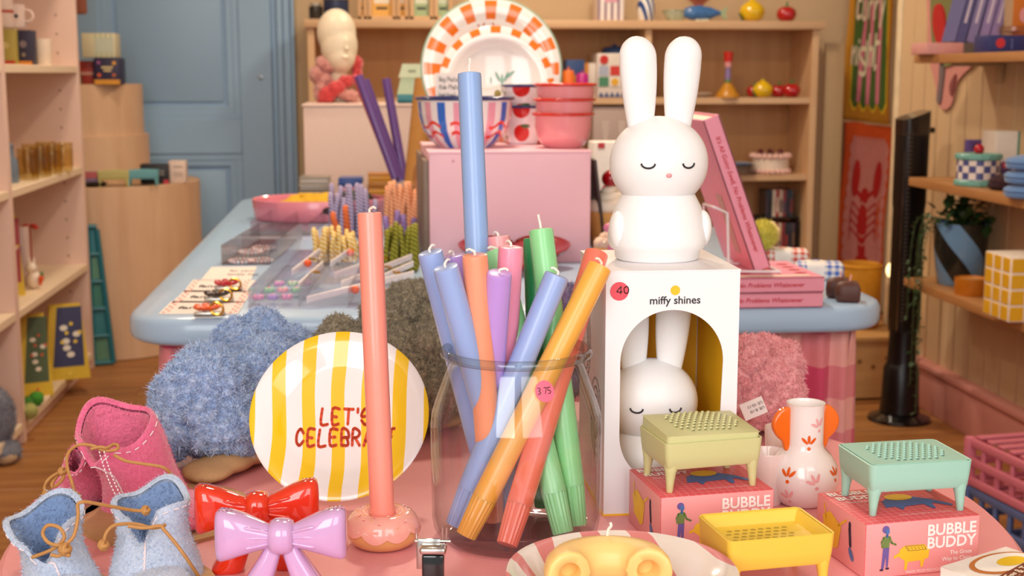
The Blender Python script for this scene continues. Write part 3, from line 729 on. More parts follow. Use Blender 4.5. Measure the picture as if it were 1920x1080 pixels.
def dish(label, col, loc, rz, lid, w=.0875, d=.066, hb=.0235, hl=.019):
    m = mat('dish_plastic_'+col.strip('#'), col, .42, var=.008, vscale=300, sss=.05, sssr=.002)
    t = thing('soap_dish', label, 'soap dish', loc, rz, 'footed grater soap dishes')
    z0, z1 = hl, hl+hb; R = []
    def rr(ins, z, sag=0):
        return [(x, y, z-sag*math.cos(min(1, abs(x-w/2)/(w/2))*PI/2)) for x, y in rrect(ins, w-ins, ins, d-ins, max(.002, .006-ins), 6)]
    # walls with a gently sagging lower edge
    R = [rr(.008, z0+.003), rr(.0035, z0+.001), rr(.0022, z0+.003), rr(.001, z0+.012), rr(0, z1), rr(.0009, z1+.0004), rr(.0018, z1), rr(.0024, z0+.007), rr(.006, z0+.005)]
    obj('tray', MB().rings(R), m, t)
    for x, y in ((.0085, .0085), (w-.0085, .0085), (.0085, d-.0085), (w-.0085, d-.0085)):
        ox, oy = (x-w/2)*.06, (y-d/2)*.06
        obj('leg', MB().rings([[(x+ox*k+r*math.cos(a), y+oy*k+r*math.sin(a), z) for a in [2*PI*i/16 for i in range(16)]] for z, r, k in ((0, .0024, 1.0), (.0004, .0028, 1.0), (hl*.5, .0036, .8), (hl*.85, .0046, .6), (hl+.003, .0062, .3), (hl+.008, .0060, .2))]), m, t, 60)
    def rl(ins, z, dome=0): return [(x, y, z) for x, y in rrect(ins, w-ins, ins, d-ins, max(.0015, .0055-ins), 6)]
    if lid in ('flat', 'raised'):
        e = thing('lid', '', '') if False else None
        lm = MB(); dm = .0045 if lid == 'raised' else .0012
        nx, ny = 22, 16; vs = []; fs = []; ins = .0024
        for j in range(ny+1):
            for i in range(nx+1):
                x = ins+(w-2*ins)*i/nx; y = ins+(d-2*ins)*j/ny
                vs.append((x, y, dm*math.sin(PI*i/nx)**.8*math.sin(PI*j/ny)**.8 if 0 < i < nx and 0 < j < ny else 0))
        for j in range(ny):
            for i in range(nx): a = j*(nx+1)+i; fs.append((a, a+1, a+nx+2, a+nx+1))
        lm.add(vs, fs); hh = .010 if lid == 'raised' else .003
        lm.rings([[(x, y, 0) for x, y in rrect(.0024, w-.0024, .0024, d-.0024, .004, 6)], [(x, y, -hh) for x, y in rrect(.0024, w-.0024, .0024, d-.0024, .004, 6)], [(x, y, -hh) for x, y in rrect(.004, w-.004, .004, d-.004, .003, 6)]], cap=False)
        LM = T(0, 0, z1+.0006) if lid == 'flat' else T(0, 0, z1+.0062) @ RX(3.2) @ RY(1.2)
        lo = obj('grater_lid', lm, m, t, 50, M=LM)
        nb = MB(); ho = MB()
        for j in range(9):
            for i in range(11):
                u = .19+.062*i+(.031 if j % 2 else 0); v = .17+.082*j
                if not (abs(u-.5)*1.15+abs(v-.5)*.75 < .52): continue
                x, y = w*u, d*v; zz = dm*math.sin(PI*u)**.8*math.sin(PI*v)**.8
                nb.rings([[(x+r*math.cos(a), y+r*math.sin(a)*.9, zz+q) for a in [2*PI*k/8 for k in range(8)]] for r, q in ((.0016, -.0004), (.0014, .0009), (.0009, .0013))])
                ho.add([(x+.0017*math.cos(a)-.0002, y-.0024+.0010*math.sin(a), zz+.0003) for a in [2*PI*k/8 for k in range(8)]], [tuple(range(8))])
        obj('grater_nubs', nb, m, lo, 60, kind='stuff'); obj('drain_holes', ho, mat('hole_'+col.strip('#'), tuple(q*.35 for q in lin(col)[:3]), .6), lo, 0, kind='stuff')
    else:
        R = [rl(.0022, z1-.001), rl(.0030, z1-.0002), rl(.0038, z1-.001), rl(.007, z1-.0092), rl(.010, z1-.0104)]
        lo = obj('strainer_insert', MB().rings(R, cap='end'), m, t, 40)
        ho = MB()
        for j in range(6):
            for i in range(8):
                x = .018+.0066*i+(.0033 if j % 2 else 0); y = .016+.0068*j
                if x > w-.014: continue
                ho.rings([[(x+r*1.5*math.cos(a), y+r*math.sin(a), z1-.0104+q) for a in [2*PI*k/10 for k in range(10)]] for r, q in ((.0016, .0003), (.0013, -.001))])
        obj('drain_slots', ho, mat('slot_'+col.strip('#'), tuple(q*.55 for q in lin(col)[:3]), .5), lo, 50, kind='stuff')
    return t
gz = atz(1248, 931, ZT+.048)
dish('pale green soap dish with its grater lid raised, on the left pink box', '#d3d096', (.2395, 1.036, ZT+.0481), math.radians(9), 'raised')
dish('mint green soap dish with grater lid, on the right pink box', '#a5d3c1', (.3875, .9700, ZT+.0451), math.radians(4), 'flat')
dish('yellow soap dish with sunken strainer standing on the pink table', '#f3cd4c', (.2625, .9250, ZT), math.radians(7), 'sunk', hb=.0255, hl=.021)
# ---- white jug vase with orange handles
vz = atz(1522, 958, ZT); vz = Vector((vz.x, vz.y+.026, ZT))
vprof = [(0, 0), (.020, 0), (.0235, .002), (.0300, .012), (.0325, .024), (.0305, .036), (.0245, .046), (.0182, .052), (.0168, .057), (.0168, .0915), (.0176, .0945)]
vin = [(.0160, .0945), (.0152, .091), (.0152, .06), (0, .055)]
t = thing('ceramic_vase', 'glossy white vase with orange disc handles and painted petals', 'vase', vz)
m_vw = mat('white_glossy_ceramic', '#f5ebe6', .12, var=.01, coat=.5)
obj('body', MB().lathe(vprof+vin, 48), m_vw, t, 60)
m_or = mat('orange_glossy_ceramic', '#f0701c', .15, var=.02, coat=.5)
for s_ in (-1, 1):
    pts = [(0, -.002)]+[(.0115*math.sin(PI*k/14)**.75*(1.0), .041*(k/14)) for k in range(15)]
    poly = [(.0150, .0495), (.019, .0495), (.0215, .0535), (.0225, .058)]+[(.0205+.0125*math.sin(PI*(k+.5)/13)**.7, .060+.031*k/12) for k in range(13)]+[(.0160, .0915)]
    Mv = RZ(8) @ Matrix(((s_, 0, 0, 0), (0, 0, -1, 0), (0, 1, 0, 0), (0, 0, 0, 1)))
    hb_ = MB().prism([(x, z) for x, z in poly], -.0035, .0035, M=Mv)
    ho_ = obj('handle', hb_, m_or, t, 30); md = ho_.modifiers.new('round', 'BEVEL'); md.width = .0022; md.segments = 3
def vr(z):
    for (r1, z1), (r2, z2) in zip(vprof, vprof[1:]):
        if z1 <= z <= z2 and z2 > z1: return r1+(r2-r1)*(z-z1)/(z2-z1)
    return .0168
def wrapv(polys, lift=.0004):
    mb = MB()
    for p in polys:
        cx = sum(q[0] for q in p)/len(p); cy = sum(q[1] for q in p)/len(p); vs = []
        for k in (0, .5, 1):
            for q in ([(cx, cy)] if k == 0 else [(cx+(x-cx)*k, cy+(y-cy)*k) for x, y in p]):
                r = vr(q[1])+lift; a = math.radians(-90)+q[0]; vs.append((r*math.cos(a), r*math.sin(a), q[1]))
        n = len(p); mb.add(vs, [(0, i+1, (i+1) % n+1) for i in range(n)]+[(1+i, 1+n+i, 1+n+(i+1) % n, 1+(i+1) % n) for i in range(n)])
    return mb
def blossom(a0, z0, k=1., nb=3, tilt=0):
    out = [disc(a0, z0-.0065*k, .0016*k/vr(z0), .0016*k)]
    for q in range(nb):
        g = (q-(nb-1)/2)*.75+tilt; c = (a0+.0055*k*math.sin(g)/vr(z0), z0-.0035*k+.0055*k*math.cos(g)); ra = .0014*k; rb_ = .0040*k
        out.append([(c[0]+(ra*math.cos(u)*math.cos(-g)-rb_*math.sin(u)*math.sin(-g))/vr(z0), c[1]+(ra*math.cos(u)*math.sin(-g)+rb_*math.sin(u)*math.cos(-g))) for u in [2*PI*i/12 for i in range(12)]])
    return out
mo_ = cm('#e8641e', .25); mp_ = cm('#efb0ae', .25)
obj('painted_blossom', wrapv(blossom(-.10, .062, 1)), mo_, t, 60); obj('painted_blossom', wrapv(blossom(-.78, .034, 1.05)), mo_, t, 60); obj('painted_blossom', wrapv(blossom(.75, .034, 1)), mo_, t, 60)
obj('painted_petals', wrapv(blossom(.5, .078, 1, 3, -.4)), mp_, t, 60); obj('painted_petals', wrapv(blossom(.05, .03, 1.1, 3, -.5)), mp_, t, 60); obj('painted_petals', wrapv(blossom(-.75, .014, 1, 3, -.3)), mp_, t, 60)
# ---- pale tumblers behind the vase
m_milk = mat('milky_pink_glass', '#f3dcd6', .15, var=.01, sss=.3, sssr=.006, coat=.4)
for i, (px, py, d, lab) in enumerate(((1466, 800, 1.285, 'milky tumbler beside the white vase, furthest back'), (1441, 845, 1.222, 'milky tumbler half hidden behind the pale green dish'), (1494, 838, 1.25, 'milky tumbler directly behind the white vase'))):
    q = at(px, py, d); h = q.z-ZT
    tag(obj('tumbler', MB().lathe([(0, 0), (.0125, 0), (.0135, .002), (.0165, h-.001), (.0162, h), (.0155, h-.001), (.0125, .004), (0, .004)], 32, M=T(q.x, q.y, ZT)), m_milk), lab, 'tumbler', 'milky tumblers')
# ---- matchbox-like boxes with printed egg
c0 = atz(1763, 1060, ZT+.026); c1 = atz(1868, 1028, ZT+.026); an = math.atan2(c1.y-c0.y, c1.x-c0.x)
def eggbox(label, x, y, z, rz):
    t = thing('egg_print_box', label, 'box', (x, y, z), rz, 'flat boxes with egg print'); w_, d_, h_ = .078, .055, .0125
    obj('carton', MB().box((w_/2, -d_/2, h_/2), (w_, d_, h_), b=.0006, seg=1), cm('#f6ece2', .45), t)
    f = FR((0, 0, h_), (1, 0, 0), (0, 1, 0))
    flat('printed_toast', [disc(.045, -.022, .033, .0175, 28)], f, cm('#c9752c', .5), t); flat('printed_white', [disc(.046, -.022, .029, .0145, 28)], f, cm('#fdf6ec', .5), t, .0007); flat('printed_yolk', [disc(.052, -.024, .0145, .0075, 24)], f, cm('#f2c81a', .5), t, .001)
    flat('printed_band', [[(.012, -.040), (.078, -.028), (.078, -.0405), (.012, -.052)]], f, cm('#7a3312', .5), t, .0013)
    u = Vector((1, .18, 0)).normalized(); text('lettering', 'Egg & Toast It', .0095, FR((.020, -.0475, h_), u, (-u.y, u.x, 0)), cm('#f6e6d2', .5), t, bold=.0002, lift=.0016)
    return t
eggbox('flat white box with printed egg and brown band, on top', c0.x, c0.y, ZT+.0128, an)
eggbox('flat white box with printed egg, lower one of the stack', c0.x-.012, c0.y-.004, ZT, an+.03)
# ---- pasta plate with elbow-shaped candle
def waves(nt, x, y, z, mx):
    w_ = (y*60.0+x*25.0).sin()*.004+(y*31.0).sin()*.004
    f = ((x*.92+y*.35+w_)/.034).frac()
    return mx((f-.5).abs() < .2, '#f3e7dc', '#e58b88')
pp = Vector((.178, .9035, ZT))
t = thing('pasta_plate', 'cream plate with wavy pink stripes under the yellow pasta candle', 'plate', pp)
obj('plate_body', MB().lathe([(0, 0), (.042, 0), (.046, .002), (.060, .018), (.080, .0345), (.084, .0365), (.0832, .0378), (.078, .0365), (.058, .0215), (.044, .0065), (0, .006)], 72), mat('pink_waved_glaze', '#fff', .15, var=.01, fn=waves, coat=.4), t, 60)
pcx, pcy = at(1140, 1066, .955).xy; pz = ZT+.0395
m_pasta = mat('yellow_pasta_wax', '#fad184', .4, var=.02, vscale=30, sss=.4, sssr=.008)
t = thing('pasta_candle', 'pale yellow elbow pasta candle lying on the pink striped plate', 'candle', (pcx, pcy, pz))
R = []; Rr, r0 = .0265, .0165
for k in range(29):
    a = math.radians(-14+208*k/28); c = Vector((Rr*1.12*math.cos(a), Rr*math.sin(a)*.9, 0)); nx_ = Vector((math.cos(a), math.sin(a), 0))
    R.append([c+nx_*(r0*(1+.010*math.cos(12*b))*math.cos(b))+Vector((0, 0, r0*(1+.010*math.cos(12*b))*math.sin(b))) for b in [2*PI*i/48 for i in range(48)]])
def endring(ref, k, out):
    c = sum(ref, Vector())/len(ref); d = out; return [c+(q-c)*k+d for q in ref]
aa, bb_ = R[0], R[-1]; da = Vector((.1, -1, 0)).normalized(); db = Vector((-.1, -1, 0)).normalized()
full = [endring(aa, .40, -da*.014), endring(aa, .46, -da*.002), endring(aa, .55, da*.0006), endring(aa, .92, da*.0012)]+R+[endring(bb_, .92, db*.0012), endring(bb_, .55, db*.0006), endring(bb_, .46, -db*.002), endring(bb_, .40, -db*.014)]
obj('wax', MB().rings(full), m_pasta, t, 60)
obj('wick', MB().tube(catmull([(.004, .026, r0-.002), (.0045, .026, r0+.004), (.0065, .025, r0+.0075), (.006, .0255, r0+.010)], 4), .0011, 6), m_wick, t)
# ---- small metal sign clip
q = at(812, 1028, 1.0)
t = thing('sign_clip', 'small black and steel sign clip standing in front of the jar', 'clip', (q.x, q.y, ZT), math.radians(-8)); hz = q.z-ZT
m_st = mat('polished_steel', '#c9c6c0', .18, metal=1, var=.02)
obj('body', MB().box((0, 0, (hz-.004)/2), (.0165, .010, hz-.004), b=.0015), mat('black_gloss_plastic', '#0d0c0e', .12, coat=.5), t)
obj('steel_cap', MB().box((0, .001, hz-.001), (.020, .013, .0055), b=.002, seg=3), m_st, t)
obj('back_plate', MB().box((-.004, .010, hz-.008), (.018, .003, .024), b=.001), m_st, t)
obj('pivot_pin', MB().tube([(-.0145, .010, hz+.002), (.0125, .010, hz+.002)], .0014, 10), m_st, t)
for x in (.006, .009): obj('wire_arm', MB().tube([(x, .010, hz-.002), (x+.0004, .011, hz+.0125)], .0008, 8), m_st, t)
obj('wire_arm', MB().tube([(-.0130, .010, hz-.02), (-.0138, .010, hz+.012)], .0006, 8), m_st, t)
# ---- felt boots
def felt(n, a, b): return mat(n, a, .9, var=.0, sheen=.5, bump=.5, bscale=700, fn=lambda nt, x, y, z, mx: mx(((noise_n(nt, None, 30, 5, .7)-.35)*3).clamp(), a, b))
m_fb = felt('blue_felt', '#c4cfe2', '#a8b8d2'); m_fp = felt('pink_felt', '#ee7498', '#de5c88')
m_fbi = mat('blue_fleece', '#7690ba', .95, var=.12, vscale=150, bump=.8, bscale=300, sheen=.4); m_fpi = mat('pink_fleece', '#e87496', .95, var=.12, vscale=150, bump=.8, bscale=300, sheen=.4)
m_lace = mat('tan_leather_lace', '#b98448', .6, var=.08, vscale=200); m_thread = cm('#f0dfe2', .8); m_sole = mat('tan_suede', '#c39a6e', .9, var=.06, vscale=80, bump=.3, bscale=600)
def boot(label, rim, base, d, tilt, m, mi, foot=(0, -1), flare=1., slit=None, cat='boot', name='felt_boot', group='felt baby boots', seed=0):
    """rim/base: (px, py, half width px, half depth m); the shaft runs from the rim down to the table"""
    rc = at(rim[0], rim[1], d); bcp = at(base[0], base[1], d+base[4]); k = d/FPX
    t = thing(name, label, cat, (bcp.x, bcp.y, ZT), 0, group); o = Vector((bcp.x, bcp.y, ZT)); top = rc-o
    rx, ry = rim[2]*k, rim[3]; bxr, byr = base[2]*k, base[3]; n = 44; rn = random.Random(seed)
    ph = [rn.uniform(0, 6.28) for _ in range(4)]
    def ring(q, inset=0, dz=0):
        c = top*q; c = Vector((top.x*q**1.3, top.y*q, top.z*q)); out = []
        ax_ = bxr+(rx-bxr)*q+.004*math.sin(q*5+ph[0]); ay_ = byr+(ry-byr)*q
        for i in range(n):
            a = 2*PI*i/n; w_ = 1+.07*math.sin(2*a+ph[1]+q*2)+.05*math.sin(3*a+ph[2]+q*3); x = (ax_*w_-inset)*math.cos(a); y = (ay_*w_-inset)*math.sin(a)
            z = c.z + q**3*(tilt[0]*x+tilt[1]*y) + q**4*.004*math.sin(3*a+ph[3]) + dz
            if slit is not None and q > .55:
                da = abs((a-slit+PI) % (2*PI)-PI); z -= .02*max(0, 1-da/.45)*(q-.55)/.45
            out.append((c.x+x, c.y+y, max(.001, z)))
        return out
    qs = [0, .05, .15, .3, .45, .6, .72, .82, .9, .96, 1.0]
    R = [ring(q) for q in qs]+[ring(1.0, .0022, .0014), ring(.985, .0045)]
    sh = obj('shaft', MB().rings(R, cap=False).rings([ring(0)], cap=False), m, t, 70)
    Ri = [ring(q, .0048, -.002) for q in (.985, .93, .86, .75, .6, .45, .3)]
    li = obj('fleece_lining', MB().rings(Ri, cap='end'), mi, t, 70)
    pile('felt_hairs', sh.data, 5000, .0022, .00005, m, sh, 1.0, seed=seed); pile('fleece_hairs', li.data, 9000, .0035, .0001, mi, li, .9, seed=seed+3)
    st = MB(); rr = ring(.965, -.0008)
    for i in range(n):
        if i % 2 == 0: st.tube([rr[i], rr[(i+1) % n]], .00055, 5)
    obj('edge_stitching', st, m_thread, sh, 60)
    if slit is not None:
        fs_ = MB()
        def rp(q, a): r0 = ring(q, -.0006); i = a/(2*PI)*n % n; j = int(i); return Vector(r0[j]).lerp(Vector(r0[(j+1) % n]), i-j)
        zz = [rp(.92-.85*k/24, slit+.05+(.03 if k % 2 else -.01)) for k in range(25)]
        fs_.tube(zz, .00055, 5); fs_.tube([rp(.92-.85*k/24, slit+.085) for k in range(25)], .0005, 5)
        obj('front_seam', fs_, m_thread, sh, 60)
    # foot
    fx, fy = foot; L = .058; fm = []
    e = [((fx*L*s_, fy*L*s_, h), (r1 if abs(fx) < abs(fy) else r1*1.25, r1*1.25 if abs(fx) < abs(fy) else r1, h), None) for s_, h, r1 in ((.0, .009, bxr*.8), (.5, .009, bxr*.8), (1., .008, bxr*.75))]
    fme = fused(e, .0035, 0, smooth=8); fo = obj('foot', fme, m, t); pile('felt_hairs', fme, 2500, .0022, .00005, m, fo, 1.0, seed=seed+5)
    obj('sole', MB().prism([(fx*L*.5+bxr*1.0*math.cos(a)*(1.0+abs(fx)*1.1), fy*L*.5+bxr*math.sin(a)*(1.0+abs(fy)*1.1)) for a in [2*PI*i/28 for i in range(28)]], 0, .003), m_sole, t)
    t['_'] = 0; del t['_']
    return t, o, ring
def lace(parent, o, pts, r=.0014, name='lace'):
    P = [at(*p)-o for p in pts]; mb = MB().tube(catmull(P, 6), r, 8)
    return obj(name, mb, m_lace, parent, 60)
def knot(parent, o, p, r=.003):
    c = at(*p)-o; mb = MB()
    for k in range(3): mb.torus((0, 0, 0), r, r*.62, 14, 8, M=T(*c) @ RX(60*k) @ RY(40*k))
    return obj('lace_knot', mb, m_lace, parent, 60)
t, o, rg = boot('blue felt boot at the far left front corner', (82, 972, 72, .028), (118, 1085, 62, .026, .0), 1.03, (.10, .35), m_fb, m_fbi, (.25, -1), slit=-1.4, seed=3)
st = MB(); lace(t, o, [(60, 1045, 1.0), (98, 1030, .998), (120, 1010, .998), (112, 990, .998), (90, 985, .998), (80, 1000, .998), (92, 1018, .996), (118, 1022, .995), (138, 1005, .998), (146, 970, 1.0), (145, 945, 1.0)])
knot(t, o, (122, 1030, .994), .0034); lace(t, o, [(122, 1030, .994), (112, 1042, .993), (95, 1040, .993)]); lace(t, o, [(122, 1032, .994), (128, 1042, .993), (130, 1038, .993)])
t, o, rg = boot('upright blue felt boot beside the ceramic bows', (285, 935, 66, .027), (290, 1085, 74, .028, -.02), 1.06, (.12, .30), m_fb, m_fbi, (.3, -1), slit=-1.75, seed=8)
lace(t, o, [(145, 945, 1.0), (160, 941, 1.002), (210, 950, 1.02), (250, 957, 1.035), (272, 958, 1.04)]); knot(t, o, (273, 957, 1.04), .0026)
lace(t, o, [(195, 1020, 1.008), (198, 1002, 1.008), (212, 986, 1.010), (240, 982, 1.018), (262, 984, 1.022), (285, 990, 1.022), (305, 987, 1.02), (309, 984, 1.022)]); lace(t, o, [(240, 986, 1.016), (270, 990, 1.016), (300, 986, 1.015), (308, 994, 1.014), (330, 1020, 1.014), (352, 1050, 1.016), (375, 1085, 1.03)])
knot(t, o, (194, 1022, 1.008), .003)
t, o, rg = boot('bright pink felt boot, taller one of the pair', (212, 795, 62, .030), (288, 1010, 98, .034, .05), 1.17, (-.10, .55), m_fp, m_fpi, (.6, -.8), slit=-1.95, seed=12)
lace(t, o, [(142, 930, 1.09), (135, 905, 1.09), (126, 875, 1.10), (128, 850, 1.11), (148, 834, 1.12), (175, 836, 1.12), (195, 845, 1.122), (218, 843, 1.125), (221, 836, 1.128), (214, 833, 1.13), (200, 840, 1.122), (188, 838, 1.12), (170, 842, 1.118)]); lace(t, o, [(214, 853, 1.125), (235, 864, 1.122), (270, 870, 1.12), (305, 876, 1.12), (322, 890, 1.125)])
stt = MB()
for s_ in (0, 1):
    for k in range(14):
        a = at(186+s_*9+k*1.6+(k*k*.06), 846+k*6.4, 1.118-.0008*k)-o; b = at(186+s_*9+(k+.6)*1.6+((k+.6)**2*.06), 846+(k+.6)*6.4, 1.118-.0008*k)-o; stt.tube([a, b], .0006, 5)
obj('seam_stitching', stt, m_thread, t); knot(t, o, (142, 932, 1.09), .003)
t, o, rg = boot('bright pink felt boot half hidden at the far left', (140, 862, 32, .026), (165, 1010, 46, .03, .06), 1.19, (.6, .3), m_fp, m_fpi, (-.4, -.9), slit=None, seed=15)
lace(t, o, [(85, 925, 1.10), (84, 912, 1.10), (92, 898, 1.10), (112, 886, 1.11), (120, 892, 1.11), (112, 905, 1.105), (100, 913, 1.10), (98, 906, 1.10), (112, 888, 1.112), (128, 884, 1.12)]); knot(t, o, (117, 884, 1.11), .0026); knot(t, o, (87, 926, 1.10), .0024)
# ---- woolly boucle slippers
def wool(n, a, b, s_=120): return mat(n, a, .95, var=0, sheen=.4, bump=.6, bscale=500, fn=lambda nt, x, y, z, mx: mx(((noise_n(nt, nt.nodes.new('ShaderNodeTexCoord').outputs['Object'], s_, 5, .7)-.35)*3.2).clamp(), a, b))
def slipper(label, blobs, m, npile, ln=.006, lump=.0035, lscale=75, sole=None, seed=1, name='woolly_slipper', holes=()):
    c = [at(x, y, d) for x, y, d, *_ in blobs]; base = sum(c, Vector())/len(c); base.z = ZT
    t = thing(name, label, 'slipper', base, 0, 'boucle wool slippers'); e = []
    for p, (x, y, d, rx, ry, rz) in zip(c, blobs):
        k = d/FPX; rzz = rz*k; q = p-base
        if q.z-rzz < .012: q.z = rzz+.012
        e.append((q, (rx*k, ry, rzz), None))
    me = fused(e, .003, lump, lscale, 2, .011); b = obj('upper', me, m, t)
    pile('wool_pile', me, npile, ln, .00014, m, b, 1.1, seed=seed)
    for hx, hy, hd, hr in holes:
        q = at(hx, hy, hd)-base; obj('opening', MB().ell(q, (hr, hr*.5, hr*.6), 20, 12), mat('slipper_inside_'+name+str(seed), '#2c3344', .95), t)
    if sole:
        e = [(Vector((q.x, q.y, rzz+.0012)), (rx*.0006, .035, rzz), None) for q, rx, rzz in [(atz(x, y, ZT)-base, rx, rzz) for x, y, rx, rzz in sole]]; obj('suede_sole', fused(e, .004, 0), m_sole, t)
    return t
m_bw = wool('blue_boucle', '#c6d6ee', '#8fabd8'); m_gw = wool('grey_brown_boucle', '#a89c84', '#7c7058'); m_pw = wool('pink_boucle', '#fab8ba', '#ea949c'); m_vw2 = wool('violet_boucle', '#9a88b8', '#7a6a98')
slipper('fluffy pale blue wool slipper leaning behind the felt boots', [(395, 815, 1.35, 88, .05, 100), (325, 800, 1.33, 50, .04, 62), (345, 760, 1.36, 52, .04, 45), (425, 735, 1.40, 70, .04, 50), (405, 678, 1.44, 42, .035, 40), (445, 645, 1.46, 48, .035, 42), (495, 625, 1.48, 42, .03, 42), (548, 655, 1.47, 40, .035, 42), (500, 690, 1.43, 62, .04, 55), (505, 780, 1.40, 70, .05, 95), (430, 880, 1.35, 90, .05, 55)], m_bw, 110000, .0042, .0062, 85, sole=[(392, 900, 44, .009), (430, 884, 46, .011), (475, 868, 46, .014), (520, 856, 50, .016)], seed=4, holes=[(446, 702, 1.365, .011)])
slipper('fluffy grey brown wool slipper behind the striped plate', [(640, 640, 1.49, 50, .04, 45), (720, 625, 1.50, 50, .04, 38), (772, 580, 1.55, 58, .035, 42), (720, 590, 1.56, 40, .035, 36), (800, 645, 1.49, 58, .045, 42), (740, 700, 1.48, 110, .05, 80), (770, 760, 1.46, 90, .05, 60), (840, 700, 1.5, 60, .05, 100), (700, 760, 1.44, 90, .05, 60)], m_gw, 80000, .0042, .0062, 85, sole=[(680, 800, 60, .01), (760, 800, 70, .01), (820, 800, 60, .01)], seed=6)
slipper('fluffy pink wool slipper with a size label beside the lamp carton', [(1400, 690, 1.47, 40, .04, 60), (1465, 700, 1.50, 32, .04, 42), (1430, 660, 1.54, 62, .03, 22), (1440, 745, 1.45, 62, .045, 60), (1380, 740, 1.47, 50, .045, 60), (1400, 780, 1.46, 85, .05, 40)], m_pw, 50000, .0036, .0058, 95, seed=9, sole=[(1380, 808, 60, .01), (1440, 806, 60, .01)])
slipper('violet wool slipper glimpsed behind the jar and carton', [(1080, 585, 1.52, 45, .03, 52), (1060, 650, 1.52, 55, .03, 60), (1020, 720, 1.52, 80, .03, 70), (985, 770, 1.5, 80, .03, 40)], m_vw2, 20000, .004, .006, 85, seed=11)
# size label sewn to the pink slipper
lp = at(1413, 766, 1.385); u = (_rt*.92+_up*.38).normalized(); v = (_up*.92-_rt*.38).normalized()
t = thing('size_label', 'white folded size label with small print on the pink slipper', 'label', lp)
obj('paper', MB().add([tuple(u*a+v*b+_fw*c) for a in (-.0125, .0125) for b in (-.009, .009) for c in (0, .0006)], [(0, 1, 3, 2), (4, 6, 7, 5), (0, 4, 5, 1), (2, 3, 7, 6), (0, 2, 6, 4), (1, 5, 7, 3)]), cm('#f3ebe6', .7), t, 0)
for i, s_ in enumerate(('UK 8-10', 'US 10-11')): text('lettering', s_, .0045, FR(u*.011+v*(-.001+i*.0055), -u, -v), m_ink, t, lift=.0006)
# ================================================================== ON THE BLUE TABLE
def carton(name, label, cat, px, Y, dep, col, prints=(), z0=None, group=None, rough=.5, txt=(), rz=0, ztop=None, b=.003, m=None):
    """box whose front face stands at depth Y; px = left, top, right, bottom in the photograph"""
    xm = (px[0]+px[2])/2; ym = (px[1]+px[3])/2
    xa, xb = aty(px[0], ym, Y).x, aty(px[2], ym, Y).x; zt = aty(xm, px[1], Y).z if ztop is None else ztop; zb = aty(xm, px[3], Y).z if z0 is None else z0
    w_, h_ = xb-xa, zt-zb; t = thing(name, label, cat, ((xa+xb)/2, Y, zb), rz, group)
    obj('carton', MB().box((0, dep/2, h_/2), (w_, dep, h_), b=min(b, .2*min(w_, h_, dep)), seg=2), m or cm(col, rough), t)
    f = FR((-w_/2, 0, 0), (1, 0, 0), (0, 0, 1)); by = {}
    for p in prints:
        if p[0] == 'd': by.setdefault(p[-1], []).append(disc(p[1]*w_, p[2]*h_, p[3]*min(w_, h_), n=20))
        elif p[0] == 'p': by.setdefault(p[-1], []).append([(a*w_, c*h_) for a, c in p[1]])
        else: by.setdefault(p[-1], []).append([(p[0]*w_, p[1]*h_), (p[2]*w_, p[1]*h_), (p[2]*w_, p[3]*h_), (p[0]*w_, p[3]*h_)])
    for i, (c, ps) in enumerate(by.items()): flat('printed_panel', ps, f, cm(c, .5), t, .0006+.0004*i)
    for s_, u, v, sz, c in txt: text('lettering', s_, sz, FR((-w_/2+u*w_, 0, v*h_), (1, 0, 0), (0, 0, 1)), cm(c, .5), t, 'CENTER', lift=.003)
    return t
def turned(name, label, cat, loc, parts, group=None, rz=0, n=32, scale=1):
    t = thing(name, label, cat, loc, rz, group)
    for pn, prof, m, *mm in parts: obj(pn, MB().lathe([(r*scale, z*scale) for r, z in prof], n, mm[0] if mm else None), m, t, 50)
    return t
ZB = .75
# pink cube plinth
ql = at(803, 283, 2.75); qr = at(1111, 283, 2.75); ZC = (ql.z+qr.z)/2; CW = qr.x-ql.x; CY = (ql.y+qr.y)/2; CX = (ql.x+qr.x)/2
m_cube = mat('pink_plinth_paint', '#fac6d3', .5, var=.02, vscale=6, bump=.05)
t = thing('pink_plinth', 'pink painted box plinth carrying the enamel bowls and plates', 'plinth', (CX, CY, ZB))
obj('box', MB().box((0, .2, (ZC-ZB-.004)/2), (CW, .4, ZC-ZB-.004), b=.003), m_cube, t)
obj('top_board', MB().box((0, .2, ZC-ZB-.003), (CW+.004, .404, .006), b=.002), m_cube, t)
obj('screw_head', MB().lathe([(0, .0006), (.0025, .0004), (.003, 0)], 10, T(-CW/2+.05, -.0005, ZC-ZB-.02) @ RX(90)), cm('#e79cae', .5), t)
obj('framed_edge', MB().box((-CW/2-.006, .2, (ZC-ZB)/2-.004), (.01, .39, ZC-ZB-.03), b=.001), cm('#8a7668', .6), t)
m_en = mat('white_enamel', '#f7f2f2', .1, var=.01, coat=.5)
def bowlpat(nt, x, y, z, mx):
    a = y.atan2(x)
    u = (a*(17/(2*PI))+.35); k = u.frac(); par = (u.floor()*.5).frac() < .25
    c = mx(((k-.5).abs() < .26)*(z < .098)*(z > .0), '#f7f2f2', mx(par, '#f0a8bc', '#2b6fd6'))
    s1 = ((a*11.0).sin()*.0060+z-.049).abs() < .0037; s2 = ((a*11.0).sin()*.0060+z-.029).abs() < .0037
    gap = ((a*(7/(2*PI))+.2).frac()) < .72
    return mx(s1.max(s2)*gap, c, '#e83420')
q = at(872, 230, 2.90); bl = (q.x, q.y, ZC); zr = at(872, 184, 2.90).z-ZC
bprof = [(0, .003), (.052, .003), (.058, .0), (.062, .003), (.075, .014), (.092, .038), (.100, .066), (.1035, zr-.003)]
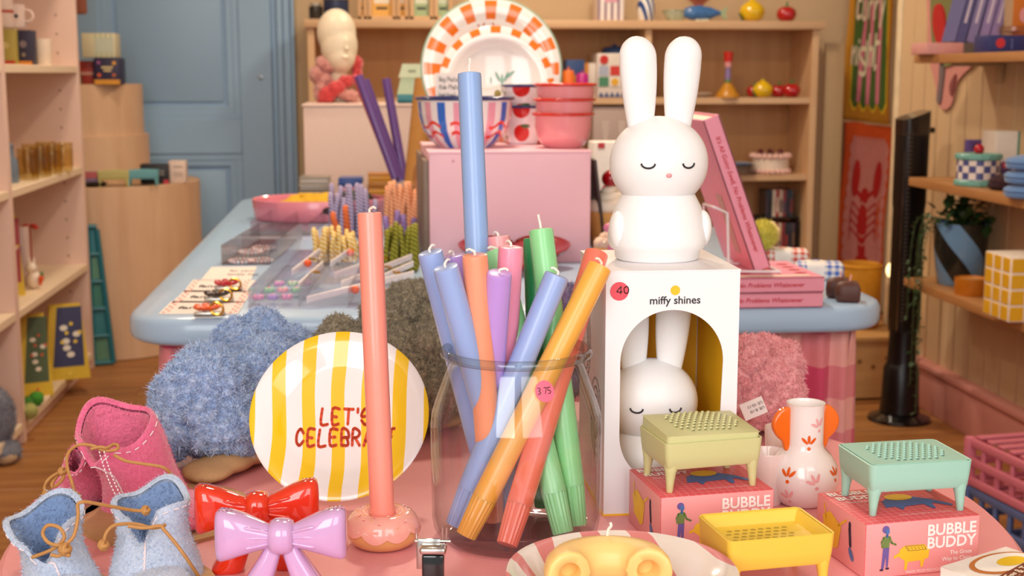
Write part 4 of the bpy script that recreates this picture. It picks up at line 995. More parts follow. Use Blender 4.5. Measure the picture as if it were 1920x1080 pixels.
t = turned('enamel_bowl', 'white enamel mixing bowl with blue and pink stripes and red waves', 'bowl', bl, [('bowl_body', bprof+[(.1015, zr-.003), (.098, .066), (.09, .04), (.073, .017), (0, .007)], mat('striped_enamel', '#fff', .1, var=.0, fn=bowlpat, coat=.5))], n=64)
obj('blue_rim', MB().torus((0, 0, zr), .1055, .0036, 64, 10), mat('navy_enamel', '#1d2f66', .15, coat=.5), t)
m_pke = mat('pink_enamel', '#f39aa0', .12, var=.01, coat=.5); m_rde = mat('red_enamel', '#d8301e', .15, coat=.5)
q = at(1056, 230, 2.86)
for i, (yr, lab) in enumerate(((213, 'pink enamel bowl with red rim, lowest of the three'), (186, 'pink enamel bowl with red rim, middle of the three'), (158, 'pink enamel bowl with red rim, topmost of the three'))):
    z = at(1056, yr, 2.86).z; h = at(1056, 213, 2.86).z-ZC; zb = z-h+.0005
    t = turned('enamel_bowl', lab, 'bowl', (q.x+.002*i, q.y, zb), [('bowl_body', [(0, .003), (.030, .003), (.036, 0), (.046, .006), (.056, .022), (.0605, .045), (.062, h-.002), (.061, h-.002), (.0595, .045), (.055, .024), (.045, .010), (0, .006)], m_pke)], 'pink enamel bowls with red rims', n=56)
    obj('red_rim', MB().torus((0, 0, h-.001), .0645, .0034, 56, 10), m_rde, t)
def tompat(nt, x, y, z, mx):
    a = y.atan2(x); u = a*(5/(2*PI)); v = z/.052+(u.floor()*.5); uu = (u.frac()-.5)*1.15; vv = v.frac()-.5
    r = (uu*uu+vv*vv).sqrt(); g = ((uu-.18)*(uu-.18)*6.0+(vv-.3)*(vv-.3)*30.0) < .25
    return mx(g, mx(r < .36, '#f7f2f2', '#d5241c'), '#4e6b2e')
m_tom = mat('tomato_enamel', '#fff', .12, var=0, fn=tompat, coat=.5); q = at(985, 230, 3.02)
for i, (yr, lab) in enumerate(((199, 'white enamel tumbler with red tomatoes, lower of the stacked pair'), (160, 'white enamel tumbler with red tomatoes, upper of the stacked pair'))):
    z = at(985, yr, 3.02).z; h = at(985, 199, 3.02).z-ZC
    t = turned('enamel_tumbler', lab, 'tumbler', (q.x, q.y, z-h+.0003), [('body', [(0, .002), (.04, .0), (.043, .003), (.0525, h-.002), (.0515, h-.002), (.042, .006), (0, .005)], m_tom)], 'tomato enamel tumblers', n=48)
    obj('blue_rim', MB().torus((0, 0, h-.001), .054, .003, 48, 8), MATS['navy_enamel'], t)
def rimpat(R, n, off, inner):
    def f(nt, x, y, z, mx):
        r = (x*x+y*y).sqrt(); a = y.atan2(x); k = ((a*(n/(2*PI))+off).frac()-.5).abs() < .24
        return mx((r > R*.972), mx(k*(r > R*inner)*(r < R*.955), '#f6f1ee', '#f07a22'), '#9db8a4')
    return f
def stand_plate(label, cpx, d, R, n, inner, off, tilt):
    c = at(cpx[0], cpx[1], d); t = thing('enamel_plate', label, 'plate', (0, 0, 0), 0, 'orange rimmed enamel plates')
    zc = ZC+R*math.cos(math.radians(tilt))+.001; t.matrix_world = T(c.x, c.y, zc) @ RX(90-tilt)
    obj('plate_body', MB().lathe([(0, 0), (R*.66, 0), (R*.76, .008), (R*.98, .014), (R, .0155), (R*.985, .0175), (R*.75, .0105), (R*.65, .0025), (0, .002)], 96), mat('orange_rim_enamel_%d' % n, '#fff', .12, var=0, fn=rimpat(R, n, off, inner), coat=.5), t, 60)
    return t
tb1 = stand_plate('large white enamel plate with orange rim blocks, standing at the back', (921, 123, ), 3.16, .168, 16, .70, .5, 8)
flat('painted_cherries', ribbon([(-.04+.012*math.cos(a), .10+.012*math.sin(a)) for a in [PI*i/10 for i in range(11)]], .003)+ribbon([(-.005+.012*math.cos(a), .103+.012*math.sin(a)) for a in [PI*i/10 for i in range(11)]], .003), FR((0, 0, .0028), (1, 0, 0), (0, 1, 0)), cm('#c83a34', .3), tb1)
tb2 = stand_plate('smaller white enamel plate with olive branch and orange rim blocks', (930, 150), 3.09, .1335, 16, .74, .5, 10)
cf = FR((0, 0, .0028), (1, 0, 0), (0, 1, 0))
flat('painted_leaves', [disc(.004+.010*k, .012+.006*abs(k-1), .0032, .013, 12, -.45*(k-1)) for k in range(4)]+[disc(-.012, .010, .002, .008)], cf, cm('#7fae9c', .3), tb2)
flat('painted_olives', [disc(.003, -.022, .008, .0095), disc(.020, -.010, .009, .006, 16, .4)], cf, cm('#9a8a3c', .3), tb2, .0008); flat('painted_stem', ribbon([(-.05, -.012), (-.01, -.010), (.012, 0)], .0012), cf, cm('#d6c29a', .3), tb2, .0006); flat('painted_pimento', [disc(.006, -.029, .0028)], cf, cm('#d8482c', .3), tb2, .0012)
c = at(847, 165, 2.995); t = thing('price_card', 'small white handwritten price card leaning on the plates', 'card', (c.x, c.y, ZC)); hC = at(847, 137, 2.995).z-ZC
obj('card', MB().box((0, 0, hC/2), (.074, .0012, hC), M=None), cm('#f4f0ea', .7), t)
for i, s_ in enumerate(('Big Plate', 'side Plate', 'Big bowl')):
    hp, hw = hand(s_.replace('B', 'b' if i == 2 else 'B').replace('s', 'S'), .0085, .0013, .0004); flat('handwriting', [[(x*.85-.028, hC-.018-.017*i+y) for x, y in p] for p in hp], FR((0, -.0008, 0), (1, 0, 0), (0, 0, 1)), m_ink, t)
# red heart dish against the plinth
hpts = [(.115*(16*math.sin(a)**3)/16, .105*(13*math.cos(a)-5*math.cos(2*a)-2*math.cos(3*a)-math.cos(4*a))/16) for a in [2*PI*i/60 for i in range(60)]]
c = at(968, 505, 2.68); t = thing('heart_dish', 'dark red heart shaped dish leaning on the pink plinth', 'dish', (c.x, c.y+.01, ZB)); 
Mh = T(0, 0, .032) @ RX(14)
obj('heart_body', MB().rings([[(x*k, y*k, z) for x, y in hpts] for k, z in ((.82, 0), (.95, .004), (1, .012), (.97, .013), (.9, .007), (.6, .005))], M=Mh), mat('dark_red_ceramic', '#8e0f16', .2, coat=.5), t, 50)
# black-brown framed cards leaning at the plinth's right
for i, (px, lab) in enumerate(((1118, 'dark brown picture panel leaning on the plinth, front one'), (1128, 'dark brown picture panel leaning on the plinth, rear one'))):
    a = at(px+2, 290, 2.86+.05*i); t = thing('picture_board', lab, 'panel', (CX+CW/2+.05+.014*i, a.y+.06*i, ZB), 0, 'dark leaning panels'); hh = a.z-ZB-.01
    obj('board', MB().box((0, .1, hh/2), (.006, .2, hh), b=.001, M=RY(-7)), cm('#3a2320', .4), t)
# ---- left part of the table: hair clips on cards
m_cardw = mat('hairclip_card', '#f3e6de', .6, var=.015)
def hcard(label, P, flower, cat='card'):
    Q = [atz(x, y, ZB) for x, y in P]; c = sum(Q, Vector())/4; t = thing('hair_clip_card' if flower else 'blank_card', label, cat, (c.x, c.y, ZB+.0005))
    obj('card', MB().prism([((q-c).x, (q-c).y) for q in Q], 0, .0012), m_cardw, t)
    u = (Q[1]-Q[0]); v = (Q[3]-Q[0]); o = Q[0]-c; fr = FR((o.x, o.y, .0012), u, v)
    dots = [disc(.05+.05*(k % 2), .08+.12*k, .018, .05, 8) for k in range(8)]+[disc(.9+.05*(k % 2), .08+.12*k, .018, .05, 8) for k in range(8)]
    if flower:
        flat('printed_dots', dots, fr, cm('#e07a6c', .6), t); text('lettering', 'fancy', .2, FR(fr[0]+u*.18+v*.35, u*1.0, v*1.4), m_ink, t, bold=.004)
    else: text('lettering', 'for your', .16, FR(fr[0]+u*.45+v*.62, u, v*1.3), m_ink, t); text('lettering', 'lovely hair', .16, FR(fr[0]+u*.45+v*.35, u, v*1.3), m_ink, t)
    return t
hcard('blank white card at the back of the hair clip cards', [(376, 527), (470, 527), (482, 501), (397, 502)], None)
cl = [('red', '#b8182a', (424, 527), [(344, 549), (462, 549), (480, 527), (362, 526)]), ('black', '#2c1e1a', (406, 547), [(322, 569), (458, 569), (474, 547), (346, 546)]), ('orange', '#f2641e', (388, 573), [(297, 590), (446, 590), (460, 567), (322, 566)])]
m_gold = mat('gold_wire', '#d9a437', .2, metal=1, var=.05)
for nm, col, fp, P in cl:
    hcard('white hair clip card under the %s flower clip' % nm, P, 1)
    f = atz(fp[0], fp[1], ZB+.02); t = thing('flower_hair_clip', '%s resin flower hair clip lying on its card' % nm, 'hair clip', (f.x, f.y, ZB+.002), 0, 'resin flower hair clips')
    m = mat('resin_'+nm, col, .15, coat=.4, var=.02); 
    for k in range(7):
        a = 2*PI*k/7; obj('petal', MB().ell((0, 0, 0), (.0095, .007, .0042), 12, 8, M=T(.014*math.cos(a), .014*math.sin(a), .015) @ RZ(math.degrees(a)) @ RY(-20)), m, t, 60)
    obj('centre', MB().ell((0, 0, .015), (.008, .008, .005), 14, 8), m, t, 60); obj('base_clip', MB().box((.004, 0, .004), (.05, .008, .008), b=.002), mat('clip_steel', '#b9b4ac', .3, metal=1), t)
    obj('gold_ring', MB().torus((0, 0, 0), .0105, .0022, 28, 8, M=T(.016, -.004, .013) @ RX(55) @ RY(18)), m_gold, t)
# ---- clear boxes
m_ac = glass('clear_acrylic', '#fcfafc', .05, edge=.2, refl=1.5); m_acs = glass('smoked_acrylic', '#f5efee', .05, edge=.25, refl=1.5)
def clearbox(label, fl_, fr_, bl_, h, m, div=(0, 0), name='acrylic_box', wt=.002, z=ZB):
    A, B, C_ = atz(*fl_, z), atz(*fr_, z), atz(*bl_, z); w_ = (B-A).length; d_ = (C_-A).length*.97; rz = math.atan2(B.y-A.y, B.x-A.x)
    t = thing(name, label, 'box', (A.x, A.y, z), rz, 'clear acrylic boxes')
    obj('base', MB().box((w_/2, d_/2, .0015), (w_, d_, .003), b=.001), m, t)
    for c, s_ in (((w_/2, 0, h/2), (w_, wt, h)), ((w_/2, d_, h/2), (w_, wt, h)), ((0, d_/2, h/2), (wt, d_, h)), ((w_, d_/2, h/2), (wt, d_, h))): obj('wall', MB().box(c, s_, b=.0006, seg=1), m, t)
    for k in range(div[0]): obj('divider', MB().box((w_*(k+1)/(div[0]+1), d_/2, h/2), (wt, d_, h*.92)), m, t)
    for k in range(div[1]): obj('divider', MB().box((w_/2, d_*(k+1)/(div[1]+1), h/2), (w_, wt, h*.92)), m, t)
    return t, w_, d_, rz, A
t, cw, cd, crz, cA = clearbox('clear divided acrylic box full of small hair slides', (466, 579), (748, 577), (526, 468), .034, m_ac, (2, 2))
def loc2(u, v, z): return Vector((cA.x+math.cos(crz)*cw*u-math.sin(crz)*cd*v, cA.y+math.sin(crz)*cw*u+math.cos(crz)*cd*v, z))
cols = ['#e6a0c8', '#9fd0b0', '#d9a0d0', '#b8a0e0', '#f0b0c0', '#c0d8c0']
for k in range(9):
    p = loc2(.04+.032*k, .06+.1*(k % 3), ZB+.0125); t = thing('bead_charm', 'tiny %s flower bead charm in the clear box, %s' % (('rose', 'mint', 'orchid', 'violet', 'salmon', 'sage')[k % 6], ('front row', 'middle row', 'back row')[k % 3]+(' right end' if k > 5 else '')), 'charm', p, k*1.3, 'pastel bead charms')
    for j in range(5): obj('petal', MB().ell((.0058*math.cos(j*1.256), .0058*math.sin(j*1.256), 0), (.0045, .0045, .005), 8, 6), cm(cols[k % 6], .25), t)
    obj('centre', MB().ell((0, 0, .002), .004, 8, 6), cm(cols[(k+3) % 6], .25), t)
for k, (a, b, bead) in enumerate((((575, 572), (776, 519), 1), ((683, 545), (775, 500), 0), ((640, 543), (772, 487), 1), ((627, 527), (770, 470), 1), ((620, 505), (690, 452), 1), ((548, 520), (600, 476), 1), ((560, 545), (606, 500), 0), ((700, 562), (775, 540), 1))):
    A = at(a[0], a[1]-16, 2.35+.03*k); A = atz(a[0], a[1]-10, ZB+.014); B = atz(b[0], b[1]-6, ZB+.040); t = thing('hair_slide', 'white hair slide strip, %s of the clear box' % ('nearest the front,second from the front,third from the front,fourth from the front,fifth from the front,sixth from the front,leftmost at the back,short one at the right'.split(',')[k]), 'hair slide', (0, 0, 0), 0, 'white hair slide strips'); t.matrix_world = axisM(A, B) ; L = (B-A).length
    obj('strip', MB().box((0, 0, L/2), (.003, .012, L), b=.001), cm('#f4e9e6', .3), t); obj('gold_ring', MB().torus((0, 0, 0), .0075, .0022, 18, 6, M=T(.003, 0, L*.62) @ RX(70)), m_gold, t)
    flat('printed_word', [disc(0, L*.3, .004, .018)], FR((-.0016, 0, 0), (0, -1, 0), (0, 0, 1)), cm('#e7b4a6', .5), t)
    if bead: obj('orange_bead', MB().ell((.008, 0, L*.42), .0075, 12, 8), cm('#ee5a22', .25), t)
t, *_ = clearbox('low smoked acrylic tray with beaded bracelets', (416, 497), (506, 497), (456, 449), .042, m_acs, (0, 1))
for k, (px, py) in enumerate(((452, 489), (488, 488), (470, 472), (494, 465))):
    p = atz(px, py, ZB+.006); tt = thing('beaded_bracelet', 'pale beaded bracelet in the smoked tray, %s one' % ('nearest', 'second', 'third', 'furthest')[k], 'bracelet', p, 0, 'pale beaded bracelets')
    for cc in range(2):
        mb = MB()
        for j in range(cc, 18, 2): mb.ell((.024*math.cos(j*PI/9), .024*math.sin(j*PI/9), 0), .0036, 8, 6)
        obj('beads', mb, cm(('#e6c9cf', '#d8dbe6')[cc], .25), tt)
t, *_ = clearbox('smaller clear acrylic tray behind the smoked one', (470, 443), (580, 443), (490, 417), .036, m_ac, (1, 0))
# ---- pink oval tray with scrunchies
c = atz(598, 418, ZB); t = thing('oval_tray', 'pink oval tray with cut-out handle holding folded scarves', 'tray', (c.x, c.y+.11, ZB))
m_tray = mat('pink_tray_lacquer', '#e58a9c', .25, var=.02, coat=.4); rx_, ry_ = .178, .13
el = lambda k, z: [(rx_*k*math.cos(2*PI*i/56), ry_*k*math.sin(2*PI*i/56), z) for i in range(56)]
obj('tray_body', MB().rings([el(.9, 0), el(.97, .003), el(1, .012), el(1.03, .055), el(1.015, .058), el(.995, .055), el(.97, .014), el(.9, .008)]), m_tray, t)
obj('handle_slot', MB().rings([[(x*.034+.045, -ry_*1.012+.0+abs(x)*.002, .034+z*.010) for x, z in [(math.copysign(abs(math.cos(a))**.5, math.cos(a)), math.sin(a)) for a in [2*PI*i/24 for i in range(24)]]], [(x*.034+.045, -ry_*1.035, .034+z*.010) for x, z in [(math.copysign(abs(math.cos(a))**.5, math.cos(a)), math.sin(a)) for a in [2*PI*i/24 for i in range(24)]]]]), cm('#33202a', .7), t)
m_scy = mat('mustard_cloth', '#d8a81e', .85, var=.12, vscale=60, bump=.4); m_scg = mat('dark_green_cloth', '#3c4a2c', .85, var=.12, vscale=60, bump=.4)
def cloth(label, base, e, m, name='folded_scarf', group='folded scarves in the pink tray', cat='scarf', lump=.006, ls=40):
    t = thing(name, label, cat, base, 0, group); obj('fabric', fused(e, .006, lump, ls, 3), m, t)
    ring_ = MB().tube([(e[0][0][0]+.02*math.cos(a), e[0][0][1]+.02*math.sin(a)-.01, e[0][0][2]+e[0][1][2]*.85) for a in [2*PI*i/20 for i in range(20)]], .006, 8, closed=True); obj('folded_edge', ring_, m, t, 60); return t
b = Vector((c.x, c.y+.11, ZB+.010))
cloth('mustard yellow scarf crumpled in the pink oval tray', b+Vector((-.03, .0, 0)), [((0, 0, .03), (.07, .06, .028), None), ((.05, .02, .035), (.05, .05, .024), None), ((-.04, -.03, .025), (.05, .04, .022), None)], m_scy)
cloth('dark green scarf crumpled in the pink oval tray', b+Vector((.085, .01, 0)), [((0, 0, .032), (.045, .06, .03), None), ((.02, .03, .035), (.04, .04, .03), None)], m_scg)
# ---- braided rope bundles
def ropemat(n, a, b, p=.015):
    return mat(n, a, .8, var=.06, vscale=80, bump=.3, bscale=400, fn=lambda nt, x, y, z, mx: mx(((x*1.0+y*1.0+z*1.6)/p).frac() < .5, a, b))
def ropes(label, px0, px1, py, d, n, h, m, rows=2, r=.0062, hj=.012, tips=None, seed=0):
    rn = random.Random(seed); A = at(px0, py, d); B = at(px1, py, d); t = thing('rope_hair_tie_bundle', label, 'hair ties', ((A.x+B.x)/2, A.y, ZB), 0, 'bundles of braided rope hair ties'); W = (B.x-A.x)
    for j in range(rows):
        for k in range(n):
            x = -W/2+W*(k+.5)/n+rn.uniform(-.003, .003); y = .03*j+rn.uniform(-.004, .004); hh = h+rn.uniform(-hj, hj)-.006*j; w_ = .011; lean = rn.uniform(-.008, .008)
            P = [(x-.002, y-.008, .004), (x-.001, y-.010, hh*.55), (x+lean, y-.006, hh*.9), (x+lean, y+.004, hh), (x+lean, y+.012, hh*.88), (x+.001, y+.013, hh*.5), (x, y+.010, .004)]
            obj('rope', MB().tube(catmull(P, 3), r, 7), m, t, 60)
    return t
m_r1 = ropemat('cream_yellow_rope', '#e8b41c', '#f6e6b8'); m_r2 = ropemat('olive_rope', '#a09c2c', '#6a6818'); m_r3 = ropemat('peach_rope', '#e08050', '#f4c29c'); m_r4 = ropemat('violet_floral_rope', '#5f5288', '#cfc0da', .014); m_r5 = ropemat('lilac_rope', '#9a7cb8', '#7e64a0'); m_r6 = ropemat('orange_rope', '#e0723c', '#c85a2c')
ropes('cream and yellow braided rope hair ties in a row', 590, 672, 470, 2.78, 9, .065, m_r1, 2, .0048, seed=1)
ropes('two orange rope hair ties behind the cream bundle', 618, 660, 440, 3.02, 2, .088, m_r6, 1, .007, seed=2)
ropes('olive green rope hair ties beside the pink plinth', 722, 786, 480, 2.66, 7, .085, m_r2, 2, .0052, seed=3)
ropes('lilac rope hair ties between the olive and peach bundles', 722, 780, 440, 2.98, 4, .075, m_r5, 1, .007, seed=4)
ropes('peach rope hair ties standing beside the pink plinth', 722, 786, 420, 3.2, 8, .125, m_r3, 2, .0058, seed=5)
ropes('violet floral rope hair ties behind the coral candle', 618, 705, 420, 3.22, 9, .105, m_r4, 2, .0066, .03, seed=6)
# ---- small stacks at the back of the table
def stack(label, px, py0, py1, d, n, cols, group):
    A = at(px[0], py1, d); B = at(px[1], py1, d); zt = at(px[0], py0, d).z; h = (zt-ZB)/n
    for k in range(n):
        t = thing('small_tin', '%s, %s' % (label, ('bottom one', 'second from the bottom', 'third from the bottom', 'fourth from the bottom', 'fifth from the bottom')[k]), 'tin', ((A.x+B.x)/2, A.y, ZB+h*k), (k % 3-1)*.04, group); w_ = B.x-A.x
        obj('tin_body', MB().box((0, .05, h*.42), (w_*.97, .1, h*.8), b=.004), cm(cols[k % len(cols)], .35), t); obj('lid', MB().box((0, .05, h*.84), (w_, .103, h*.28), b=.003), cm(cols[(k+1) % len(cols)], .3), t)
stack('grey brown tin in the left stack at the table\'s back', (561, 618), 332, 362, 4.0, 4, ['#8d8176', '#b0a498'], 'stacked tins at the back of the blue table')
stack('blue and pink tin in the middle stack at the table\'s back', (634, 680), 334, 362, 3.98, 4, ['#d98a8a', '#c8736a', '#d98a8a', '#2c4a8e', '#2c4a8e'], 'stacked tins at the back of the blue table')
stack('amber tin in the right stack at the table\'s back', (690, 738), 326, 362, 3.96, 5, ['#c98a2a', '#a86a1c'], 'stacked tins at the back of the blue table')
# purple and red tapers in a glass
tc = at(748, 330, 3.6); tg = thing('glass_beaker', 'clear glass beaker holding the purple taper candles', 'glass', (tc.x, tc.y, ZB))
obj('beaker_body', MB().lathe([(0, 0), (.034, 0), (.036, .003), (.036, .10), (.034, .10), (.034, .005), (0, .004)], 32), m_ac, tg)
for i, (tp, bp, col, lab) in enumerate((((672, 142), (742, 335), '#644488', 'purple candle leaning furthest left in the beaker'), ((684, 150), (752, 340), '#5f4084', 'purple candle leaning left, right one of the near pair'), ((724, 148), (757, 335), '#644488', 'purple candle upright at the beaker\'s right side'), ((664, 140), (738, 330), '#d8556a', 'thin red candle behind the purple ones'))):
    A = at(bp[0], bp[1], 3.6+.02*(i-1)); A.z = max(A.z, ZB+.01); B = at(tp[0], tp[1], 3.6+.03*(i-1))
    candle(A, B, col, lab, r=.0125 if i < 3 else .008, fluted=False, wick=0, group='taper candles in the beaker', name='taper_candle')
t = thing('kraft_tube', 'brown kraft cardboard tube leaning behind the striped bowl', 'tube', (0, 0, 0)); A = at(768, 330, 3.45); A.z = ZB+.012; t.matrix_world = axisM(A, at(796, 150, 3.5)); L = (at(796, 150, 3.5)-A).length
obj('tube_wall', MB().lathe([(.022, 0), (.026, 0), (.026, L), (.022, L)], 24), mat('kraft_card', '#b07a3a', .8, var=.05), t); obj('end_cap', MB().lathe([(0, L-.004), (.022, L-.004), (.022, L-.008), (0, L-.008)], 24), cm('#8a5c28', .8), t)
t = thing('cellophane_bag', 'clear cellophane bag with yellow sweets beside the pink plinth', 'bag', at(780, 350, 3.3).xy.to_3d()+Vector((0, 0, ZB)))
obj('bag_film', fused([((0, 0, .06), (.035, .03, .06), None), ((.012, 0, .14), (.02, .014, .05), None)], .006, .006, 50, 2), glass('cellophane', '#efe6e4', .1, edge=.3), t)
for k in range(8): obj('sweet', MB().ell((random.uniform(-.015, .015), random.uniform(-.012, .012), .014+.009*k), (.011, .009, .008), 10, 8), cm(('#e8c21c', '#e07a1c')[k % 2], .4), t)
# ---- right part of the table: books, sweets, candles
m_bkp = mat('pink_book_cloth', '#f29cb2', .55, var=.015); m_page = mat('book_pages', '#efe3d2', .8, var=.05, vscale=20, stretch=(1, 1, 60)); m_bred = cm('#c8262e', .5)
def book(label, loc, rz, w_, d_, th, title, M=None, size=.017, cover=None):
    t = thing('pink_book', label, 'book', loc, rz, 'pink hardback books')
    if M is not None: t.matrix_world = T(*loc) @ M
    for z in (.0015, th-.0015): obj('cover', MB().box((w_/2, d_/2, z), (w_, d_, .003), b=.0008, seg=1), m_bkp, t)
    obj('spine', MB().box((w_/2, .0015, th/2), (w_, .003, th), b=.0008, seg=1), m_bkp, t)
    obj('page_block', MB().box((w_/2, d_/2, th/2), (w_-.008, d_-.006, th-.005)), m_page, t)
    text('lettering', title, size, FR((w_/2, 0, th/2-size*.3), (1, 0, 0), (0, 0, 1)), m_bred, t, 'CENTER', bold=.0002, shear=.25)
    if cover: cover(t, w_, d_, th)
    return t
TITLE = "It's All Going Swell, No Problems Whatsoever"
A = atz(1541, 575, ZB); w_ = .275
book('pink hardback book lying flat, lower of the two', (A.x-w_, A.y, ZB), math.radians(-1), w_, .2, .0255, TITLE, size=.0108)
def cov(t, w_, d_, th):
    f = FR((0, 0, th), (1, 0, 0), (0, 1, 0)); flat('cover_art', [disc(.05+.05*k, .05+.035*(j+(k % 2)*.5), .011, .008) for k in range(5) for j in range(4)], f, m_bred, t)['kind'] = 'stuff'
    flat('cover_panel', [[(.02, .012), (.255, .012), (.255, .028), (.02, .028)]], f, cm('#f3e3cf', .6), t, .0006)
book('pink hardback book lying flat, upper of the two', (A.x-w_+.003, A.y-.003, ZB+.0257), math.radians(.5), w_, .2, .0255, TITLE, size=.0108, cover=cov)
bz_ = ZB+.0515; P0 = at(1422, 506, 2.29); lean = math.degrees(math.atan2(1, 1))
def cov2(t, w_, d_, th):
    f = FR((w_, 0, 0), (-1, 0, 0), (0, 1, 0)); flat('barcode_label', [[(.06, .1), (.12, .1), (.12, .19), (.06, .19)]], FR((0, 0, 0), (0, 1, 0), (1, 0, 0)), cm('#d8a8a0', .6), t)
    bars = [[(.066+.005*k, .012), (.068+.005*k+.001*(k % 2), .012), (.068+.005*k+.001*(k % 2), .028), (.066+.005*k, .028)] for k in range(10)]
# book standing with its spine to the front: local x runs up, local z runs sideways
S0 = atz(1446, 512, bz_); up_ = Vector((-math.sin(math.radians(20.5)), 0, math.cos(math.radians(20.5)))); sd_ = Vector((math.cos(math.radians(20.5)), 0, math.sin(math.radians(20.5))))
th_ = .030; org = Vector((S0.x, S0.y+.004, bz_))-sd_*th_
org.z = bz_+.0005
# local x = down the spine so that the title reads downwards; origin at the top of the spine
Mst = Matrix(((-up_.x, 0, sd_.x, 0), (-up_.y, 1, sd_.y, 0), (-up_.z, 0, sd_.z, 0), (0, 0, 0, 1)))
Lb = (at(1320, 226, 2.27).z-bz_)/math.cos(math.radians(20.5))
tbk = book('pink hardback book standing with its spine out on the acrylic stand', tuple(org+up_*Lb), 0, Lb, .2, th_, TITLE, M=Mst, size=.0112)
flat('barcode_label', [[(.14, .05), (.25, .05), (.25, .09), (.14, .09)]], FR((0, 0, 0), (0, 0, 0), (0, 0, 0)) if 0 else (Vector((0, 0, 0)), Vector((1, 0, 0)), Vector((0, 1, 0))), cm('#cfa79c', .6), tbk, -.0006)
t = thing('book_stand', 'clear bent acrylic stand supporting the leaning pink book', 'stand', (org.x-.02, org.y-.004, bz_)); m_wire = cm('#eee6ea', .15)
a0 = Vector(); hh = .115
obj('wire_frame', MB().tube([(-.055, .0, hh), (-.032, .0, hh-.010), (-.028, .0, .02), (-.022, 0, .004), (.06, -.012, .004)], .0026, 8), m_wire, t, 60); obj('wire_frame', MB().tube([(-.055, .0, hh), (-.058, .06, hh), (-.05, .10, .02), (-.04, .1, .003), (.06, .1, .003)], .0026, 8), m_wire, t, 60); obj('cross_bar', MB().tube([(.06, -.012, .004), (.06, .1, .004)], .0026, 8), m_wire, t, 60)
m_choc = mat('chocolate_wax', '#5a3328', .5, var=.05, sss=.1)
for i, (px, py, lab) in enumerate(((1598, 568, 'brown heart shaped candle nearest the table corner'), (1580, 560, 'brown heart shaped candle behind its twin'))):
    c = atz(px, py, ZB); t = thing('heart_candle', lab, 'candle', (c.x, c.y+.015, ZB), .5, 'brown heart candles'); k = .22
    obj('wax', MB().rings([[(x*k*s_, y*k*s_, z) for x, y in hpts] for s_, z in ((.8, 0), (.97, .004), (1.02, .015), (.98, .027), (.8, .034), (.4, .036))]), m_choc, t, 60); obj('wick', MB().tube([(0, 0, .035), (.001, 0, .041), (.003, 0, .047)], .0014, 6), cm('#e9a9a4', .8), t)
def gingm(n, c): return mat(n, c, .7, var=.02, fn=lambda nt, x, y, z, mx: mx((((x/.014).frac() < .5)+(((z+y)/.014).frac() < .5))*.5, '#f4efe8', c))
for i, (px, py, c, lab, z_) in enumerate(((1545, 527, '#3e6ac0', 'blue gingham wrapped soap with white paper band', ZB), (1482, 500, '#d8442e', 'red gingham wrapped soap with white paper band', ZB))):
    p = atz(px, py, z_); t = thing('wrapped_soap', lab, 'soap', (p.x, p.y+.03, z_), -.25, 'gingham wrapped soaps')
    obj('wrapper', MB().box((0, 0, .017), (.092, .05, .034), b=.01, seg=3), gingm('gingham_%d' % i, c), t, 60); obj('paper_band', MB().box((-.008, 0, .0172), (.048, .0512, .0352), b=.010, seg=3), cm('#f5f0ea', .6), t, 60)
    obj('seal', MB().ell((-.008, -.004, .0345), (.022, .016, .002), 20, 8), cm('#f1e8dc', .6), t); obj('seal_print', MB().torus((-.008, -.004, .0362), .008, .0008, 20, 6), cm(c, .5), t)
p = atz(1440, 490, ZB); cloth('cream folded cloth behind the pink books', Vector((p.x, p.y+.12, ZB)), [((0, 0, .03), (.05, .04, .03), None), ((.03, .02, .04), (.04, .04, .03), None)], cm('#e9cf9a', .8), 'folded_cloth', None, 'cloth')
p = at(1430, 440, 2.75); t = thing('pom_pom', 'pale yellow pom pom ornament behind the pink books', 'ornament', (p.x, p.y, ZB)); me = fused([((0, 0, p.z-ZB), (.028, .028, .028), None)], .006); o_ = obj('ball', me, cm('#d9cf5a', .9), t); pile('tufts', me, 3000, .008, .0004, cm('#e4da6a', .9), o_); obj('stem', MB().tube([(0, 0, 0), (0, 0, p.z-ZB)], .004, 8), cm('#c9b66a', .8), t)
# cakes and printed boxes behind the lamp
carton('cherry_print_box', 'white box with a printed cherry cocktail behind the rabbit lamp', 'box', (1112, 266, 1196, 380), 3.3, .08, '#efe6de', [('d', .42, .42, .26, '#b3121e'), ('p', [(.40, .6), (.44, .6), (.62, .92), (.58, .93)], '#2e3a2a'), (.1, .93, .25, .99, '#c8323a')], z0=ZB, group='printed boxes on the blue table')
m_cream = mat('whipped_cream_wax', '#f3e6d4', .5, var=.03, sss=.3, sssr=.006); m_cone = mat('waffle_wax', '#dba35a', .6, var=.08)
def sundae(label, px, py, d, cherry, k=1., cream=None):
    p = at(px, py, d); t = thing('sundae_candle', label, 'candle', (p.x, p.y, ZB), 0, 'sundae candles'); zt = p.z-ZB
    obj('cup', MB().lathe([(0, 0), (.03*k, 0), (.032*k, .004), (.042*k, zt*.55), (.04*k, zt*.57), (0, zt*.55)], 28), m_cone, t)
    obj('cream_swirl', MB().tube([((.030*k*(1-q/40)+.002)*math.cos(q*.55), (.030*k*(1-q/40)+.002)*math.sin(q*.55), zt*.57+(zt*.36)*q/40) for q in range(40)], [.016*k*(1-q/60) for q in range(40)], 10), cream or m_cream, t, 70)
    if cherry: obj('cherry', MB().ell((0, 0, zt), (.017*k, .017*k, .016*k), 18, 12), mat('cherry_wax', '#a50d18', .12, coat=.5), t); obj('cherry_stem', MB().tube(catmull([(0, 0, zt+.012*k), (.004, 0, zt+.03*k), (.014, 0, zt+.045*k)], 4), .0015, 6), cm('#5a2a1a', .6), t)
